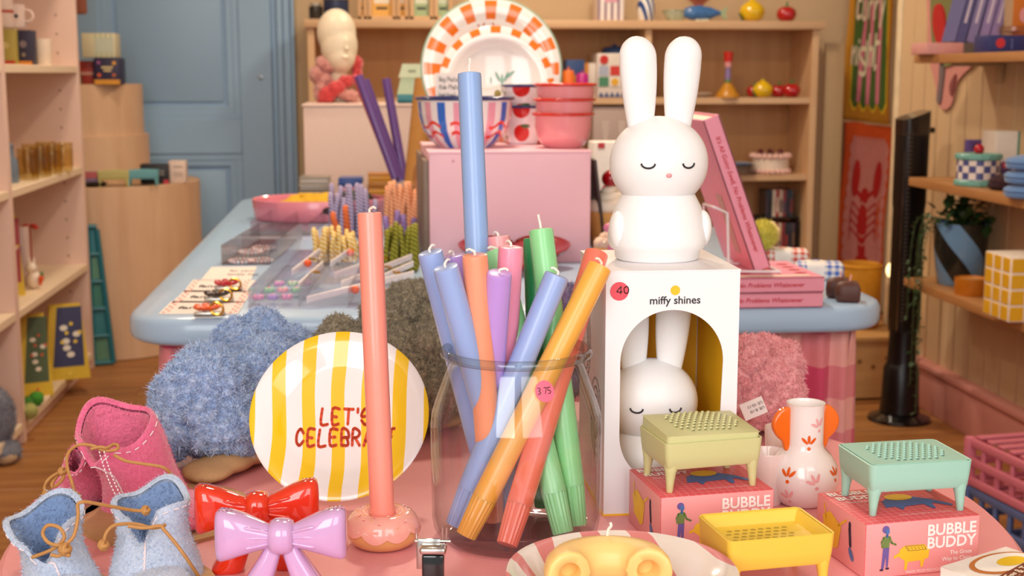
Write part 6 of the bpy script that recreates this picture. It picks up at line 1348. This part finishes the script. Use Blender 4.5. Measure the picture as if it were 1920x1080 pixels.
def wedge(name, label, px, y, z, w_, h_, col, art, group='yellow picture book boxes'):
    """tall wedge-shaped display box leaning back, face towards the camera"""
    p = Vector(px); t = thing(name, label, 'box', (p.x, p.y, z), .35, group); d_ = .11
    obj('box_body', MB().add([(-w_/2, 0, 0), (w_/2, 0, 0), (w_/2, d_, 0), (-w_/2, d_, 0), (-w_*.32, d_*.62, h_), (w_*.40, d_*.62, h_), (w_*.40, d_*.8, h_), (-w_*.32, d_*.8, h_)], [(3, 2, 1, 0), (4, 5, 6, 7), (0, 1, 5, 4), (1, 2, 6, 5), (2, 3, 7, 6), (3, 0, 4, 7)]), cm('#d9b41e', .5), t, 0)
    up2 = Vector((.02, d_*.62, h_)).normalized(); L = Vector((0, d_*.62, h_)).length; f = FR((0, 0, 0), (1, 0, 0), up2); flat('printed_panel', [[(-w_*.36, L*.17), (w_*.36, L*.17), (w_*.29, L*.97), (-w_*.27, L*.97)]], f, cm(art[0], .5), t, .001)
    flat('printed_shapes', [disc(w_*.05*math.cos(k*2.1)*(k+1)*.9, L*(.33+.09*k), w_*.09, w_*.07, 12) for k in range(5)], f, cm(art[1], .5), t, .002); flat('printed_dots', [disc(-w_*.15+w_*.1*k, L*(.5+.12*(k % 3)), w_*.045, n=10) for k in range(5)]+[disc(w_*.02, L*.08, w_*.05, n=12)], f, cm(art[2], .5), t, .003)
q = at(68, 712, 4.5); q2 = at(128, 680, 4.75)
wedge('picture_book_box', 'yellow picture box with green printed panel on the bottom shelf', (q.x, q.y), 0, SHZ[0]+.001, .11, .27, '', ('#4a5a34', '#e8dcc8', '#d85a2a')); wedge('picture_book_box', 'yellow picture box with navy printed panel on the bottom shelf', (q2.x, q2.y), 0, SHZ[0]+.001, .15, .26, '', ('#2c2c58', '#e8e0d0', '#e8c83a'))
q = at(18, 545, 4.4); wedge('picture_book_box', 'yellow picture box with red printed panel on the middle left shelf', (q.x, q.y), 0, zS3, .10, .26, '', ('#a8323a', '#e8c8b8', '#e8c83a'))
# white animal figurine with carrot
q = at(62, 505, 4.55); t = thing('hare_figurine', 'small white hare figurine with an orange carrot on the left shelf', 'figurine', (q.x, q.y, zS3))
obj('body', fused([((0, 0, .032), (.026, .024, .032), None), ((-.004, -.006, .072), (.02, .02, .018), None), ((-.012, -.004, .095), (.006, .005, .018), None), ((.006, -.004, .095), (.006, .005, .018), None)], .004, 0), cm('#eedccc', .4), t); obj('carrot', MB().lathe([(0, 0), (.004, .004), (.010, .03), (.006, .036), (0, .037)], 14, T(.024, -.018, .012) @ RY(12)), cm('#e0561c', .4), t); obj('carrot_leaf', MB().ell((.032, -.018, .052), (.006, .006, .01), 10, 8), cm('#5a7a34', .5), t)
q = at(34, 500, 4.6); t = carton('clear_gift_box', 'clear gift box with red bow behind the hare figurine', 'box', (24, 428, 48, 505), q.y, .06, '#e0c6c0', [(.3, .2, .7, .7, '#c8a8b0')], z0=zS3); q = at(54, 438, 4.9); t = thing('red_bow', 'small red bow ornament above the hare figurine', 'ornament', (q.x, q.y+.02, zS3)); obj('stick', MB().tube([(0, 0, 0), (0, 0, .17)], .003, 6), cm('#b8402c', .5), t)
for s_ in (-1, 1): obj('loop', MB().ell((0, 0, 0), (.016, .008, .010), 12, 8, T(s_*.016, 0, .17) @ RY(s_*25)), cm('#d8402c', .5), t)
for k, (px, py, col, r_, lab) in enumerate(((42, 750, '#a8a860', .026, 'olive felt ball at the corner of the bottom shelf'), (36, 722, '#3a7a2a', .026, 'green felt ball behind the olive one'), (55, 722, '#4a9a34', .024, 'bright green felt ball on the bottom shelf'))):
    q = at(px, py, 4.12+.08*(k > 0)+.09*(k == 2)); t = thing('felt_ball', lab, 'ball', (q.x, q.y+.08, SHZ[0]+.001), 0, 'felt balls on the bottom shelf'); me = fused([((0, 0, r_), (r_, r_, r_), None)], .006, .002, 60); o_ = obj('ball', me, cm(col, .9), t); pile('felt_hairs', me, 800, .005, .0003, cm(col, .9), o_)
q = atz(8, 850, 0); t = thing('grey_plush', 'grey plush paw at the left edge on the floor', 'plush', (q.x+.005, q.y-.07, 0)); me = fused([((0, 0, .13), (.05, .06, .09), None), ((.02, -.02, .03), (.05, .06, .03), None)], .008, .004, 40); o_ = obj('plush_body', me, cm('#7a7c88', .95), t); pile('plush_hairs', me, 4000, .01, .0005, cm('#8a8c98', .95), o_); obj('plush_foot', MB().ell((.03, -.05, .02), (.035, .03, .02), 14, 8), cm('#b89a78', .9), t)
# ================================================================== RIGHT SIDE
# banners on the back wall
YW = YB-.02
def banner(label, pts, cols, deco):
    P = [aty(x, y, YW) for x, y in pts]; c = sum(P, Vector())/4; t = thing('fabric_banner', label, 'banner', (c.x, YW, P[2].z), 0, 'woven fabric banners'); o = Vector(t.location)
    nx, nz = 12, 24; vs = []; fs = []
    for j in range(nz+1):
        for i in range(nx+1):
            u, v = i/nx, j/nz; a = P[0].lerp(P[1], u); b = P[3].lerp(P[2], u); q = a.lerp(b, v)-o; vs.append((q.x+.006*math.sin(v*7), -.012-.008*math.sin(u*6+v*3), q.z))
    for j in range(nz):
        for i in range(nx): a = j*(nx+1)+i; fs.append((a, a+1, a+nx+2, a+nx+1))
    ob = obj('cloth', MB().add(vs, fs), cols, t, 80); md = ob.modifiers.new('s', 'SOLIDIFY'); md.thickness = .003
    W_ = (P[1]-P[0]).length; H_ = (P[0]-P[3]).length
    def fr(u, v): a = P[0].lerp(P[1], u); b = P[3].lerp(P[2], u); q = a.lerp(b, 1-v)-o; return (q.x+.006*math.sin((1-v)*7), -.014-.008*math.sin(u*6+(1-v)*3), q.z)
    for pn, polys, col, lift in deco:
        mb = MB()
        for p in polys:
            cx = sum(q[0] for q in p)/len(p); cy = sum(q[1] for q in p)/len(p); V = []
            for k in (0, .5, 1):
                for q in ([(cx, cy)] if k == 0 else [(cx+(x-cx)*k, cy+(y-cy)*k) for x, y in p]): g = fr(min(1, max(0, q[0])), min(1, max(0, q[1]))); V.append((g[0], g[1]-lift, g[2]))
            n = len(p); mb.add(V, [(0, i+1, (i+1) % n+1) for i in range(n)]+[(1+i, 1+n+i, 1+n+(i+1) % n, 1+(i+1) % n) for i in range(n)])
        obj(pn, mb, cm(col, .85), t, 80)
    obj('hanging_rod', MB().tube([(P[0].x-o.x-.01, -.012, P[0].z-o.z), (P[1].x-o.x+.01, -.012, P[1].z-o.z)], .006, 8), m_plyh, t)
    return t
def scal(x0, x1, y0, y1, n, amp):
    return [(x0+(x1-x0)*i/40, y1) for i in range(41)]+[(x1-(x1-x0)*i/40, y0-amp*abs(math.sin(PI*n*i/40))) for i in range(41)]
def hw(s_, x0, y0, sz, wd):
    hp, L = hand(s_, 1, wd/sz, .04); return [[(x0+(x*sz*.66), y0+y*sz*.62) for x, y in p] for p in hp]
st = [(x0+.0, .14) for x0 in (0,)]
deco1 = [('green_stripes', [scal(.13, .93, .12, 1.0, 4, .06)], '#f0c82c', .002), ('green_field', [scal(.16, .90, .135, 1.0, 4, .055)], '#4c6a28', .004),
         ('pink_stripe', [[(.28+.0*k, .12), (.36, .12), (.44, .62), (.42, 1.0), (.34, 1.0), (.36, .62)], [(.48, .11), (.55, .11), (.60, .6), (.58, 1.0), (.50, 1.0), (.52, .6)], [(.68, .12), (.75, .12), (.78, .6), (.78, 1.0), (.70, 1.0), (.70, .6)], [(.16, .9), (.22, .6), (.2, .98)]], '#de7f92', .006),
         ('woven_lettering', hw('curry', .17, .66, .31, .05), '#f2e4c4', .009), ('woven_lettering', hw('night', .15, .36, .31, .05), '#f2e4c4', .009)]
banner('mustard woven banner with green and pink stripes and cream script', [(1592, -70), (1672, -70), (1664, 234), (1578, 222)], mat('mustard_cloth_banner', '#c98a22', .85, var=.05, vscale=40, bump=.2), deco1)
lob = [disc(.53, .30, .10, .16), disc(.53, .14, .075, .10), disc(.53, .50, .09, .06), disc(.30, .62, .085, .13, 16, .15), disc(.76, .62, .075, .13, 16, -.1), *ribbon([(.45, .50), (.30, .55)], .035), *ribbon([(.60, .50), (.74, .55)], .035), *[r for k in range(4) for s_ in (-1, 1) for r in ribbon([(.53+s_*.08, .40-.06*k), (.53+s_*.24, .46-.06*k), (.53+s_*.27, .38-.06*k)], .016)], disc(.53, .05, .13, .05)]
deco2 = [('pink_field', [scal(.16, .92, .04, .88, 6, .02)], '#dd8d84', .002), ('wavy_edge', [disc(.16, .1+.09*k, .05, .045) for k in range(9)]+[disc(.90, .1+.09*k, .05, .045) for k in range(9)]+[disc(.2+.08*k, .88, .035, .03) for k in range(9)], '#dd8d84', .003), ('lobster', lob, '#c41e1a', .005), ('lobster_line', ribbon([(.45, .44), (.50, .46), (.56, .44), (.62, .46)], .012)+ribbon([(.46, .24), (.53, .22), (.60, .24)], .010)+ribbon([(.46, .18), (.53, .16), (.60, .18)], .010), '#e8a090', .008)]
banner('orange woven banner with a red lobster on a pink field', [(1582, 226), (1670, 236), (1652, 505), (1564, 500)], mat('orange_cloth_banner', '#e25a1c', .85, var=.05, vscale=40, bump=.2), deco2)
# wooden strip standing beside the bookcase
q0, q1 = aty(1545, 300, YF+.02).x, aty(1580, 300, YF+.02).x
t = thing('upright_board', 'narrow plywood board standing beside the back bookcase', 'board', ((q0+q1)/2, YF+.05, 0)); obj('board', MB().box((0, .01, aty(1560, 80, YF).z/2), (q1-q0, .02, aty(1560, 80, YF).z), b=.002), mat('dull_ply', '#b79a74', .7, var=.03), t); obj('edge_strip', MB().box(((q1-q0)/2, .01, aty(1560, 80, YF).z/2), (.006, .022, aty(1560, 80, YF).z-.004), b=.001), mat('dull_ply_edge', '#a98a62', .7), t)
# small bookcase-side stool box by the tower
a = atz(1592, 755, 0); zt_ = at(1600, 628, 4.75).z
t = thing('wooden_crate', 'low plywood crate beside the black tower fan', 'crate', (1.745, 4.44, 0)); W_, D_ = .29, .42
m_cr = mat('crate_ply', '#c99a62', .6, var=.05, vscale=5, fn=grain('#d0a26a', '#b8884e', .7, 'x'))
for c_, s_, nm in (((0, .01, zt_/2-.006), (W_, .018, zt_-.018), 'front_panel'), ((0, D_, zt_/2-.006), (W_, .018, zt_-.018), 'back_panel'), ((-W_/2+.009, D_/2, zt_/2-.006), (.018, D_-.03, zt_-.018), 'side_panel'), ((W_/2-.009, D_/2, zt_/2-.006), (.018, D_-.03, zt_-.018), 'side_panel'), ((0, D_/2, zt_-.006), (W_+.012, D_+.03, .016), 'lid')): obj(nm, MB().box((c_[0], c_[1], c_[2]+.004), s_, b=.002, seg=1), m_cr, t)
kn = MB()
for px_, pz_ in ((.02, .12), (-.03, .14), (.07, .15)): kn.lathe([(0, .0006), (.008, .0006), (.009, 0)], 12, T(px_, .0005, pz_) @ RX(90))
zt_crate = zt_+.004
obj('wood_knots', kn, cm('#8a5a2c', .7), t, kind='stuff')
# black tower fan
fb = atz(1704, 786, 0); fb = Vector((1.755, fb.y, 0)); t = thing('tower_fan', 'tall slim black tower fan on a round foot by the wall', 'fan', fb, math.radians(8)); m_bl = mat('black_plastic', '#0b0a0b', .3, var=.02); m_blg = mat('black_gloss', '#141214', .12, coat=.6)
obj('foot', MB().lathe([(0, 0), (.100, 0), (.104, .004), (.10, .012), (.07, .024), (.055, .032), (0, .032)], 48), m_blg, t)
obj('foot_cone', MB().rings([[(rx*math.cos(a), ry*math.sin(a), z) for a in [2*PI*i/32 for i in range(32)]] for z, rx, ry in ((.03, .066, .066), (.06, .062, .062), (.18, .058, .056), (.19, .050, .052), (.20, .046, .05), (.31, .044, .046))]), m_bl, t)
hF = at(1740, 216, 4.42).z
obj('column', MB().rings([[(x, y, z) for x, y in rrect(-w_, w_, -.042, .042, .02, 5)] for z, w_ in ((.30, .040), (.34, .043), (hF-.30, .043), (hF-.28, .046), (hF-.06, .047))]), m_bl, t)
obj('slanted_head', MB().rings([[(x, y, hF-.06+(0 if k == 0 else .05+(x+.047)*.32*k)) for x, y in rrect(-.047+ins, .047-ins, -.044+ins, .044-ins, .02, 5)] for k, ins in ((0, 0), (1, .0), (1.02, .006))]), m_blg, t)
gr = MB()
for k in range(46): gr.box((-.030, -.043, .345+k*.0135), (.016, .003, .006), b=.0012, seg=1)
obj('air_grille', gr, mat('grille_grey', '#5c5048', .4, metal=.4), t, kind='stuff'); obj('power_knob', MB().box((.062, 0, hF-.045), (.03, .02, .018), b=.003), m_bl, t); obj('trim_strip', MB().box((-.0425, -.036, (hF-.1+.3)/2), (.004, .012, hF-.42), b=.001), m_blg, t)
# wall shelves on the right
m_rsh = mat('oak_wall_shelf', '#b98452', .5, var=.04, fn=grain('#c08a56', '#a8723e', .8, 'y')); ZR = (.50, .82, 1.20)
for z, lab in zip(ZR, ('lowest oak wall shelf with the plant pot', 'middle oak wall shelf with the chequered tin', 'upper oak wall shelf with the lilac books')):
    t = thing('wall_shelf', lab, 'shelf', (1.81, 3.6, z), 0, 'oak wall shelves'); obj('board', MB().box((0, -.1, -.013), (.222, 1.1, .026), b=.002), m_rsh, t)
    for y in (-.5, .3): obj('bracket', MB().box((.095, y, -.056), (.014, .02, .06), b=.002).box((.02, y, -.031), (.15, .02, .010), b=.002), cm('#b9966c', .5), t)
def rs(px, py, z): q = atz(px, py, z); return Vector((q.x, q.y, z))
def rcl(v, r): v.x = min(v.x, 1.915-r); return v
# plant pot with trailing plant
p = rcl(rs(1806, 532, ZR[0]), .075); p.x = 1.815; q = at(1808, 415, (p-_C).dot(_fw)); hP = q.z-ZR[0]
def swirl(nt, x, y, z, mx): a = y.atan2(x); return mx(((a/(2*PI)*3.0+z*5.2)).frac() < .5, '#6f9ac0', '#1c2420')
t = thing('plant_pot', 'pale blue plant pot with a black spiral stripe', 'pot', p); obj('pot_body', MB().lathe([(0, 0), (.062, 0), (.066, .004), (.080, hP*.6), (.083, hP), (.078, hP), (.075, hP*.6), (.06, .01), (0, .01)], 48), mat('spiral_glaze', '#fff', .15, var=0, fn=swirl, coat=.4), t); obj('soil', MB().lathe([(0, hP-.02), (.077, hP-.02)], 32), cm('#2c2018', .9), t)
pl = thing('trailing_plant', 'dark green trailing plant spilling over the blue pot', 'plant', p); m_leaf = mat('dark_leaf', '#2c4a24', .35, var=.15, vscale=60); m_stem = cm('#4a5a34', .6)
lf = MB().add([(0, 0, 0), (.006, .006, .002), (.008, .014, .001), (.0, .026, -.003), (-.008, .014, .001), (-.006, .006, .002), (0, .012, -.002)], [(0, 1, 6), (1, 2, 6), (2, 3, 6), (3, 4, 6), (4, 5, 6), (5, 0, 6)])
lfo = obj('leaf', lf, m_leaf, pl, 80, M=T(0, 0, hP+.02)); rn = random.Random(3)
def leaf_at(v, s_): obj('leaf', lfo.data, None, pl, M=T(*v) @ RZ(rn.uniform(0, 360)) @ RX(rn.uniform(-60, 60)) @ SC(s_, s_, s_))
for k in range(85): a = rn.uniform(0, 6.28); r_ = rn.uniform(0, .085); leaf_at((r_*math.cos(a), r_*math.sin(a), hP-.005+rn.uniform(0, .07)), rn.uniform(1.2, 2.3))
for s_ in range(10): a = s_*.63; obj('stem', MB().tube(catmull([(.01*math.cos(a), .01*math.sin(a), hP-.02), (.05*math.cos(a), .05*math.sin(a), hP+.02), (.08*math.cos(a), .08*math.sin(a), hP+.03)], 3), .0018, 5), m_stem, pl)
for dx0, dy0, zlow in ((-.098, .06, -.33), (-.10, .02, -.25), (-.112, -.03, -.40), (-.105, .09, -.12), (-.115, 0, -.05)):
    P = [(dx0*.5, dy0*.5, hP+.01), (dx0*.93, dy0, hP+.005), (dx0*1.12, dy0, hP-.06), (dx0*1.18, dy0, .0), (dx0*1.2+.005, dy0+.006, zlow*.5), (dx0*1.18, dy0, zlow)]; C2 = catmull(P, 6); obj('vine', MB().tube(C2, .0015, 5), m_stem, pl)
    for k in range(3, len(C2), 1): leaf_at(tuple(C2[k]), rn.uniform(.5, .95))
# amber candle, grid box
p = rcl(rs(1820, 552, ZR[0]), .055); turned('amber_candle_jar', 'orange wax candle in a low tin in front of the plant pot', 'candle', (p.x, p.y+.0, ZR[0]), [('tin', [(0, 0), (.046, 0), (.048, .003), (.048, .05), (.046, .05), (.044, .045), (0, .045)], mat('amber_tin', '#c8781e', .3, var=.04, coat=.3)), ('wax_top', [(0, .0455), (.044, .0455)], wax('#d8923a'))])
def ygrid(nt, x, y, z, mx):
    pz = .0465; e = .085
    def ln(c, o_): return ((c/pz+o_).frac()-.5).abs() > .5-e
    return mx(ln(y, .5).max(ln(z, 0.)).max(ln(x, .5)), '#ecb422', '#f3e8dc')
p = rs(1868, 596, ZR[0]); t = thing('yellow_grid_tissue_box', 'yellow tiled tissue box with white grid lines on the lowest wall shelf', 'tissue box', (p.x+.062, p.y+.005, ZR[0])); hG = at(1868, 468, 3.62).z-ZR[0]
m_yt = mat('yellow_tile', '#ecb422', .3, var=.03, coat=.3); obj('box_core', MB().box((0, 0, hG/2), (.127, .147, hG), b=.002), cm('#f3e6d8', .5), t)
tl = None; st_ = hG/4
for k in range(4):
    for j in range(3):
        for side in (0, 1):
            M_ = T(-.0635+.0425*(j+.5)*1.0, -.0738, st_*(k+.5)) @ RZ(0) if side == 0 else T(-.0638, -.0735+.049*(j+.5), st_*(k+.5)) @ RZ(-90)
            if tl is None: tl = obj('tile', MB().box((0, 0, 0), (.037, .003, st_*.86), b=.001, seg=1), m_yt, t, M=M_)
            else: obj('tile', tl.data, None, t, M=M_)
carton('lilac_box', 'lilac box at the right edge of the lowest wall shelf', 'box', (1913, 552, 1960, 600), 3.28, .08, '#a898b8', [(.1, .2, .5, .8, '#c8bcd0')], z0=ZR[0])
# middle shelf
p = rcl(rs(1832, 348, ZR[1]), .07); hT_ = at(1832, 287, (p-_C).dot(_fw)).z-ZR[1]
def chq(nt, x, y, z, mx): a = y.atan2(x); u = (a*(18/(2*PI))).floor(); v = (z/.02).floor(); return mx(((u+v)*.5).frac() > .25, '#f0e4dc', '#4e548e')
t = thing('chequered_tin', 'blue and white chequered tin with mint rim and red cherry knob', 'tin', p); obj('tin_body', MB().lathe([(0, .01), (.058, .01), (.06, .012), (.06, hT_-.016), (0, hT_-.016)], 40), mat('chequer_enamel', '#fff', .3, var=0, fn=chq), t); m_mint = cm('#74b0a4', .35)
for nm, z in (('mint_base', 0), ('mint_lid', hT_-.018)): obj(nm, MB().lathe([(0, z), (.062, z), (.066, z+.004), (.066, z+.014), (.062, z+.018), (0, z+.018)], 40, fn=lambda r, z_, a: (r*(1+.025*math.cos(16*a))*math.cos(a), r*(1+.025*math.cos(16*a))*math.sin(a), z_)), m_mint, t)
obj('cherry_knob', MB().ell((0, 0, hT_+.012), .015, 16, 10), cm('#b8182a', .2), t)
p = rcl(rs(1868, 352, ZR[1]), .04); p.x -= .01; p.y -= .07; t = thing('dark_beanie', 'dark maroon folded beanie beside the chequered tin', 'hat', p); obj('knit', fused([((0, 0, .022), (.042, .05, .022), None), ((.02, 0, .03), (.03, .04, .024), None)], .005, .003, 60), cm('#3a2028', .95), t); obj('brim', MB().torus((0, 0, .012), .038, .009, 24, 8), cm('#341c24', .95), t)
p = rs(1910, 372, ZR[1]); m_bsk = mat('blue_knit', '#5f86bc', .95, var=.06, bump=.5, sheen=.4)
for k in range(3): t = thing('blue_beanie', 'pale blue folded beanie in the stack, %s' % ('bottom one', 'middle one', 'top one')[k], 'hat', (p.x+.05, p.y+.02, ZR[1]+.0375*k), 0, 'stack of blue beanies'); obj('knit', MB().ell((0, 0, .019), (.078, .07, .0195), 24, 12), m_bsk, t); obj('fold_edge', MB().tube([(.066*math.cos(a), .058*math.sin(a), .010) for a in [2*PI*i/28 for i in range(28)]], .010, 8, closed=True), m_bsk, t)
q = at(1890, 330, 4.0); carton('white_teal_box', 'white and teal carton at the back of the middle wall shelf', 'box', (1868, 246, 1960, 330), 3.78, .1, '#e4d8cc', [(.42, 0, 1, 1, '#2f8a82'), ('d', .2, .3, .14, '#4a3a6a'), ('d', .2, .36, .07, '#c8404a')], z0=ZR[1])
t = carton('violet_sachet', 'violet foil sachet standing behind the chequered tin', 'sachet', (1812, 262, 1846, 335), 4.0, .02, '#5a4488', [('d', .5, .8, .2, '#2e2048'), (.1, .05, .9, .3, '#8a74b0')], z0=ZR[1])
# upper shelf
p = rs(1792, 98, ZR[2])
zU = ZR[2]; carton('pink_grey_book', 'pink and grey book lying flat on the upper wall shelf', 'book', (1738, 80, 1848, 98), 3.9, .12, '#d89a94', [(.62, 0, 1, 1, '#6e6660')], z0=zU)
zbk = aty(1790, 80, 3.9).z+.001
for k, (px, col, lab) in enumerate(((1800, '#5a5c92', 'indigo'), (1820, '#8a84b8', 'grey lilac'), (1842, '#9a8cc4', 'lilac'), (1862, '#a090cc', 'pale lilac'))):
    q = aty(px, 78, 3.93); t = thing('leaning_book', '%s book leaning on the flat pink book' % lab, 'book', (0, 0, 0), 0, 'lilac books leaning on the upper shelf'); t.matrix_world = T(q.x, 3.93, zbk) @ RY(13); 
    for s_ in (0, 1): obj('cover', MB().box((-.0145+.029*s_, .05, .105), (.003, .1, .21), b=.001, seg=1), cm(col, .5), t)
    obj('spine', MB().box((0, .0015, .105), (.032, .003, .21), b=.001, seg=1), cm(col, .5), t); obj('page_block', MB().box((0, .05, .105), (.026, .092, .2)), m_page, t); flat('printed_title', [[(-.004, .06), (.004, .06), (.004, .16), (-.004, .16)]], FR((0, 0, 0), (1, 0, 0), (0, 0, 1)), cm('#d8d0e4', .5), t)
carton('navy_box', 'navy blue box with red dot on the upper wall shelf', 'box', (1856, 66, 1935, 98), 3.62, .1, '#262f6e', [('d', .25, .55, .28, '#c8303a'), (.5, .2, .54, .8, '#5a64a0')], z0=zU)
zN = aty(1895, 66, 3.62).z+.001; q = aty(1900, 60, 3.67); turned('glass_dish', 'small smoky glass dish on the navy box', 'dish', (q.x, 3.67, zN), [('dish_body', [(0, 0), (.03, 0), (.042, .012), (.040, .024), (.038, .024), (.038, .012), (0, .004)], m_acs), ('rim', [(.038, .023), (.042, .025), (.038, .026)], m_acs)])
q = aty(1912, 20, 3.75); t = thing('orange_card', 'orange card with a pink shape behind the glass dish', 'card', (q.x+.02, 3.75, zN)); obj('card', MB().box((0, 0, .07), (.08, .003, .14), b=.001), cm('#c8701e', .6), t); flat('printed_shape', [disc(-.005, .06, .016, .022), disc(.01, .07, .014)], FR((0, -.002, 0), (1, 0, 0), (0, 0, 1)), cm('#e09aa0', .6), t)
# tufted wall hanging above the shelf
def wallpt(px, py): return atx(px, py, 1.918)
outl = [(1748, -60), (1742, 40), (1745, 110), (1757, 160), (1760, 190), (1772, 206), (1786, 196), (1795, 160), (1808, 140), (1835, 110), (1838, 60), (1842, -60)]
P = [wallpt(*q) for q in outl]; c = sum(P, Vector())/len(P); t = thing('tufted_wall_hanging', 'tufted pink and green wall hanging behind the upper shelf', 'wall hanging', (1.918, c.y, c.z)); o = Vector(t.location)
def whp(name, pts, col, dx, th=.006): Q = [wallpt(*q)-o for q in pts]; Q = catmull(Q, 4, True); A_ = [(-dx-th, q.y, q.z) for q in Q]; B_ = [(-dx, q.y, q.z) for q in Q]; return obj(name, MB().rings([A_, B_]), mat('tuft_'+col.strip('#'), col, .95, var=.1, vscale=150, bump=.8, bscale=300), t, 30)
whp('pink_tuft', outl, '#d29088', .0); whp('green_tuft', [(1756, -60), (1752, 60), (1760, 100), (1775, 125), (1800, 115), (1812, 90), (1815, 20), (1812, -60)], '#7a7a48', .006); whp('red_tuft', [(1760, 15), (1772, 8), (1780, 30), (1780, 78), (1766, 80), (1758, 50)], '#b8201c', .012); whp('grey_tuft', [(1768, 120), (1776, 125), (1772, 165), (1768, 192), (1762, 188), (1766, 150)], '#7a6a6c', .006); whp('light_tuft', [(1802, 22), (1812, 26), (1810, 36), (1801, 34)], '#8aa860', .012); whp('plum_tuft', [(1786, 165), (1790, 150), (1798, 140), (1790, 180)], '#8a4a48', .006)
# plug light by the return wall and small things behind the table corner
q = at(1688, 500, 4.68); t = thing('plug_lamp', 'small glowing plug-in lamp beside the black tower fan', 'lamp', (q.x, q.y, 0)); zl = q.z
obj('lamp_body', MB().box((.01, .03, zl+.012), (.06, .05, .075), b=.008), cm('#e6d3b0', .5), t); obj('glowing_bulb', MB().ell((-.03, .0, zl-.012), (.020, .020, .028), 16, 10), mat('warm_bulb', '#ffe6b0', .4, emit='#ffdf9a', estr=2.5), t); obj('bulb_tip', MB().lathe([(0, -.028), (.006, -.018), (.010, 0), (0, .002)], 14, T(-.025, 0, zl-.04)), mat('warm_bulb', '#ffe6b0'), t); obj('pole', MB().tube([(.012, .03, zt_crate+.002), (.012, .03, zl)], .01, 10), cm('#5a4030', .6), t)
gp = MB()
for k in range(14): gp.ell((random.uniform(-.02, .03), .02, zl+.052+random.uniform(0, .03)), (.009, .006, .006), 8, 6)
obj('dried_flowers', gp, cm('#6a5c54', .8), t, kind='stuff')
q = at(1612, 520, 4.85); zk = zt_crate; t = thing('mustard_basket', 'mustard yellow soft basket on the plywood crate', 'basket', (q.x, q.y, zk)); zt_ = at(1612, 492, 4.85).z-zk; obj('basket_wall', MB().lathe([(0, 0), (.06, 0), (.075, .02), (.078, zt_-.02), (.07, zt_), (.064, zt_-.01), (.068, .02), (0, .01)], 32), mat('mustard_corduroy', '#c98a1c', .85, var=.08, vscale=60), t); obj('piping', MB().torus((0, 0, zt_-.01), .074, .006, 32, 8), mat('mustard_corduroy', '#c98a1c'), t)
# crates with glass at the lower right
def crate(label, loc, rz, w_, d_, h_, col):
    t = thing('folding_crate', label, 'crate', loc, rz, 'stacked plastic crates'); m = mat('crate_'+col.strip('#'), col, .45, var=.04)
    for x in (-w_/2, w_/2):
        for y in (0, d_): obj('corner_post', MB().box((x, y, h_/2), (.022, .022, h_), b=.003), m, t)
    for z in (h_-.012, .012, h_*.5):
        for y in (0, d_): obj('rail', MB().box((0, y, z), (w_, .012, .02), b=.002), m, t)
        for x in (-w_/2, w_/2): obj('rail', MB().box((x, d_/2, z), (.012, d_, .02), b=.002), m, t)
    for k in range(7):
        x = -w_/2+w_*(k+1)/8
        for y in (0, d_): obj('slat', MB().box((x, y, h_/2), (.010, .008, h_-.02), b=.001, seg=1), m, t)
    for k in range(6):
        y = d_*(k+1)/7
        for x in (-w_/2, w_/2): obj('slat', MB().box((x, y, h_/2), (.008, .010, h_-.02), b=.001, seg=1), m, t)
    for k in range(5): obj('base_slat', MB().box((0, d_*(k+.5)/5, .008), (w_-.02, d_/5*.7, .008), b=.001, seg=1), m, t)
    return t
cp = atz(1895, 985, .14); hb_ = .15
crate('dusty blue plastic crate under the pink one', (cp.x+.25, cp.y-.10, 0), math.radians(8), .34, .40, hb_, '#5f6f9c'); crate('pink plastic crate stacked on the blue one', (cp.x+.25, cp.y-.10, hb_), math.radians(8), .34, .40, .12, '#d8798a')
q = at(1893, 850, 3.0); t = thing('amber_ribbed_jar', 'ribbed olive amber glass jar on the pink crate', 'jar', (cp.x+.22, cp.y+.15, hb_+.127)); obj('jar_body', MB().lathe([(0, 0), (.055, 0), (.06, .005), (.062, .13), (.058, .13), (.055, .01), (0, .01)], 48, fn=lambda r, z_, a: (r*(1+.02*math.cos(24*a))*math.cos(a), r*(1+.02*math.cos(24*a))*math.sin(a), z_)), mat('olive_amber_glass', '#8a6c2c', .15, var=.06), t); obj('lip', MB().torus((0, 0, .13), .060, .004, 40, 8), mat('olive_amber_glass', '#8a6c2c'), t)
for k in range(9):
    y = .39*(k+.5)/9; obj('lid_slat', MB().box((0, y+.005, .1235), (.33, .022, .006), b=.001, seg=1), mat('crate_d8798a', '#d8798a'), bpy.data.objects['folding_crate.001'])
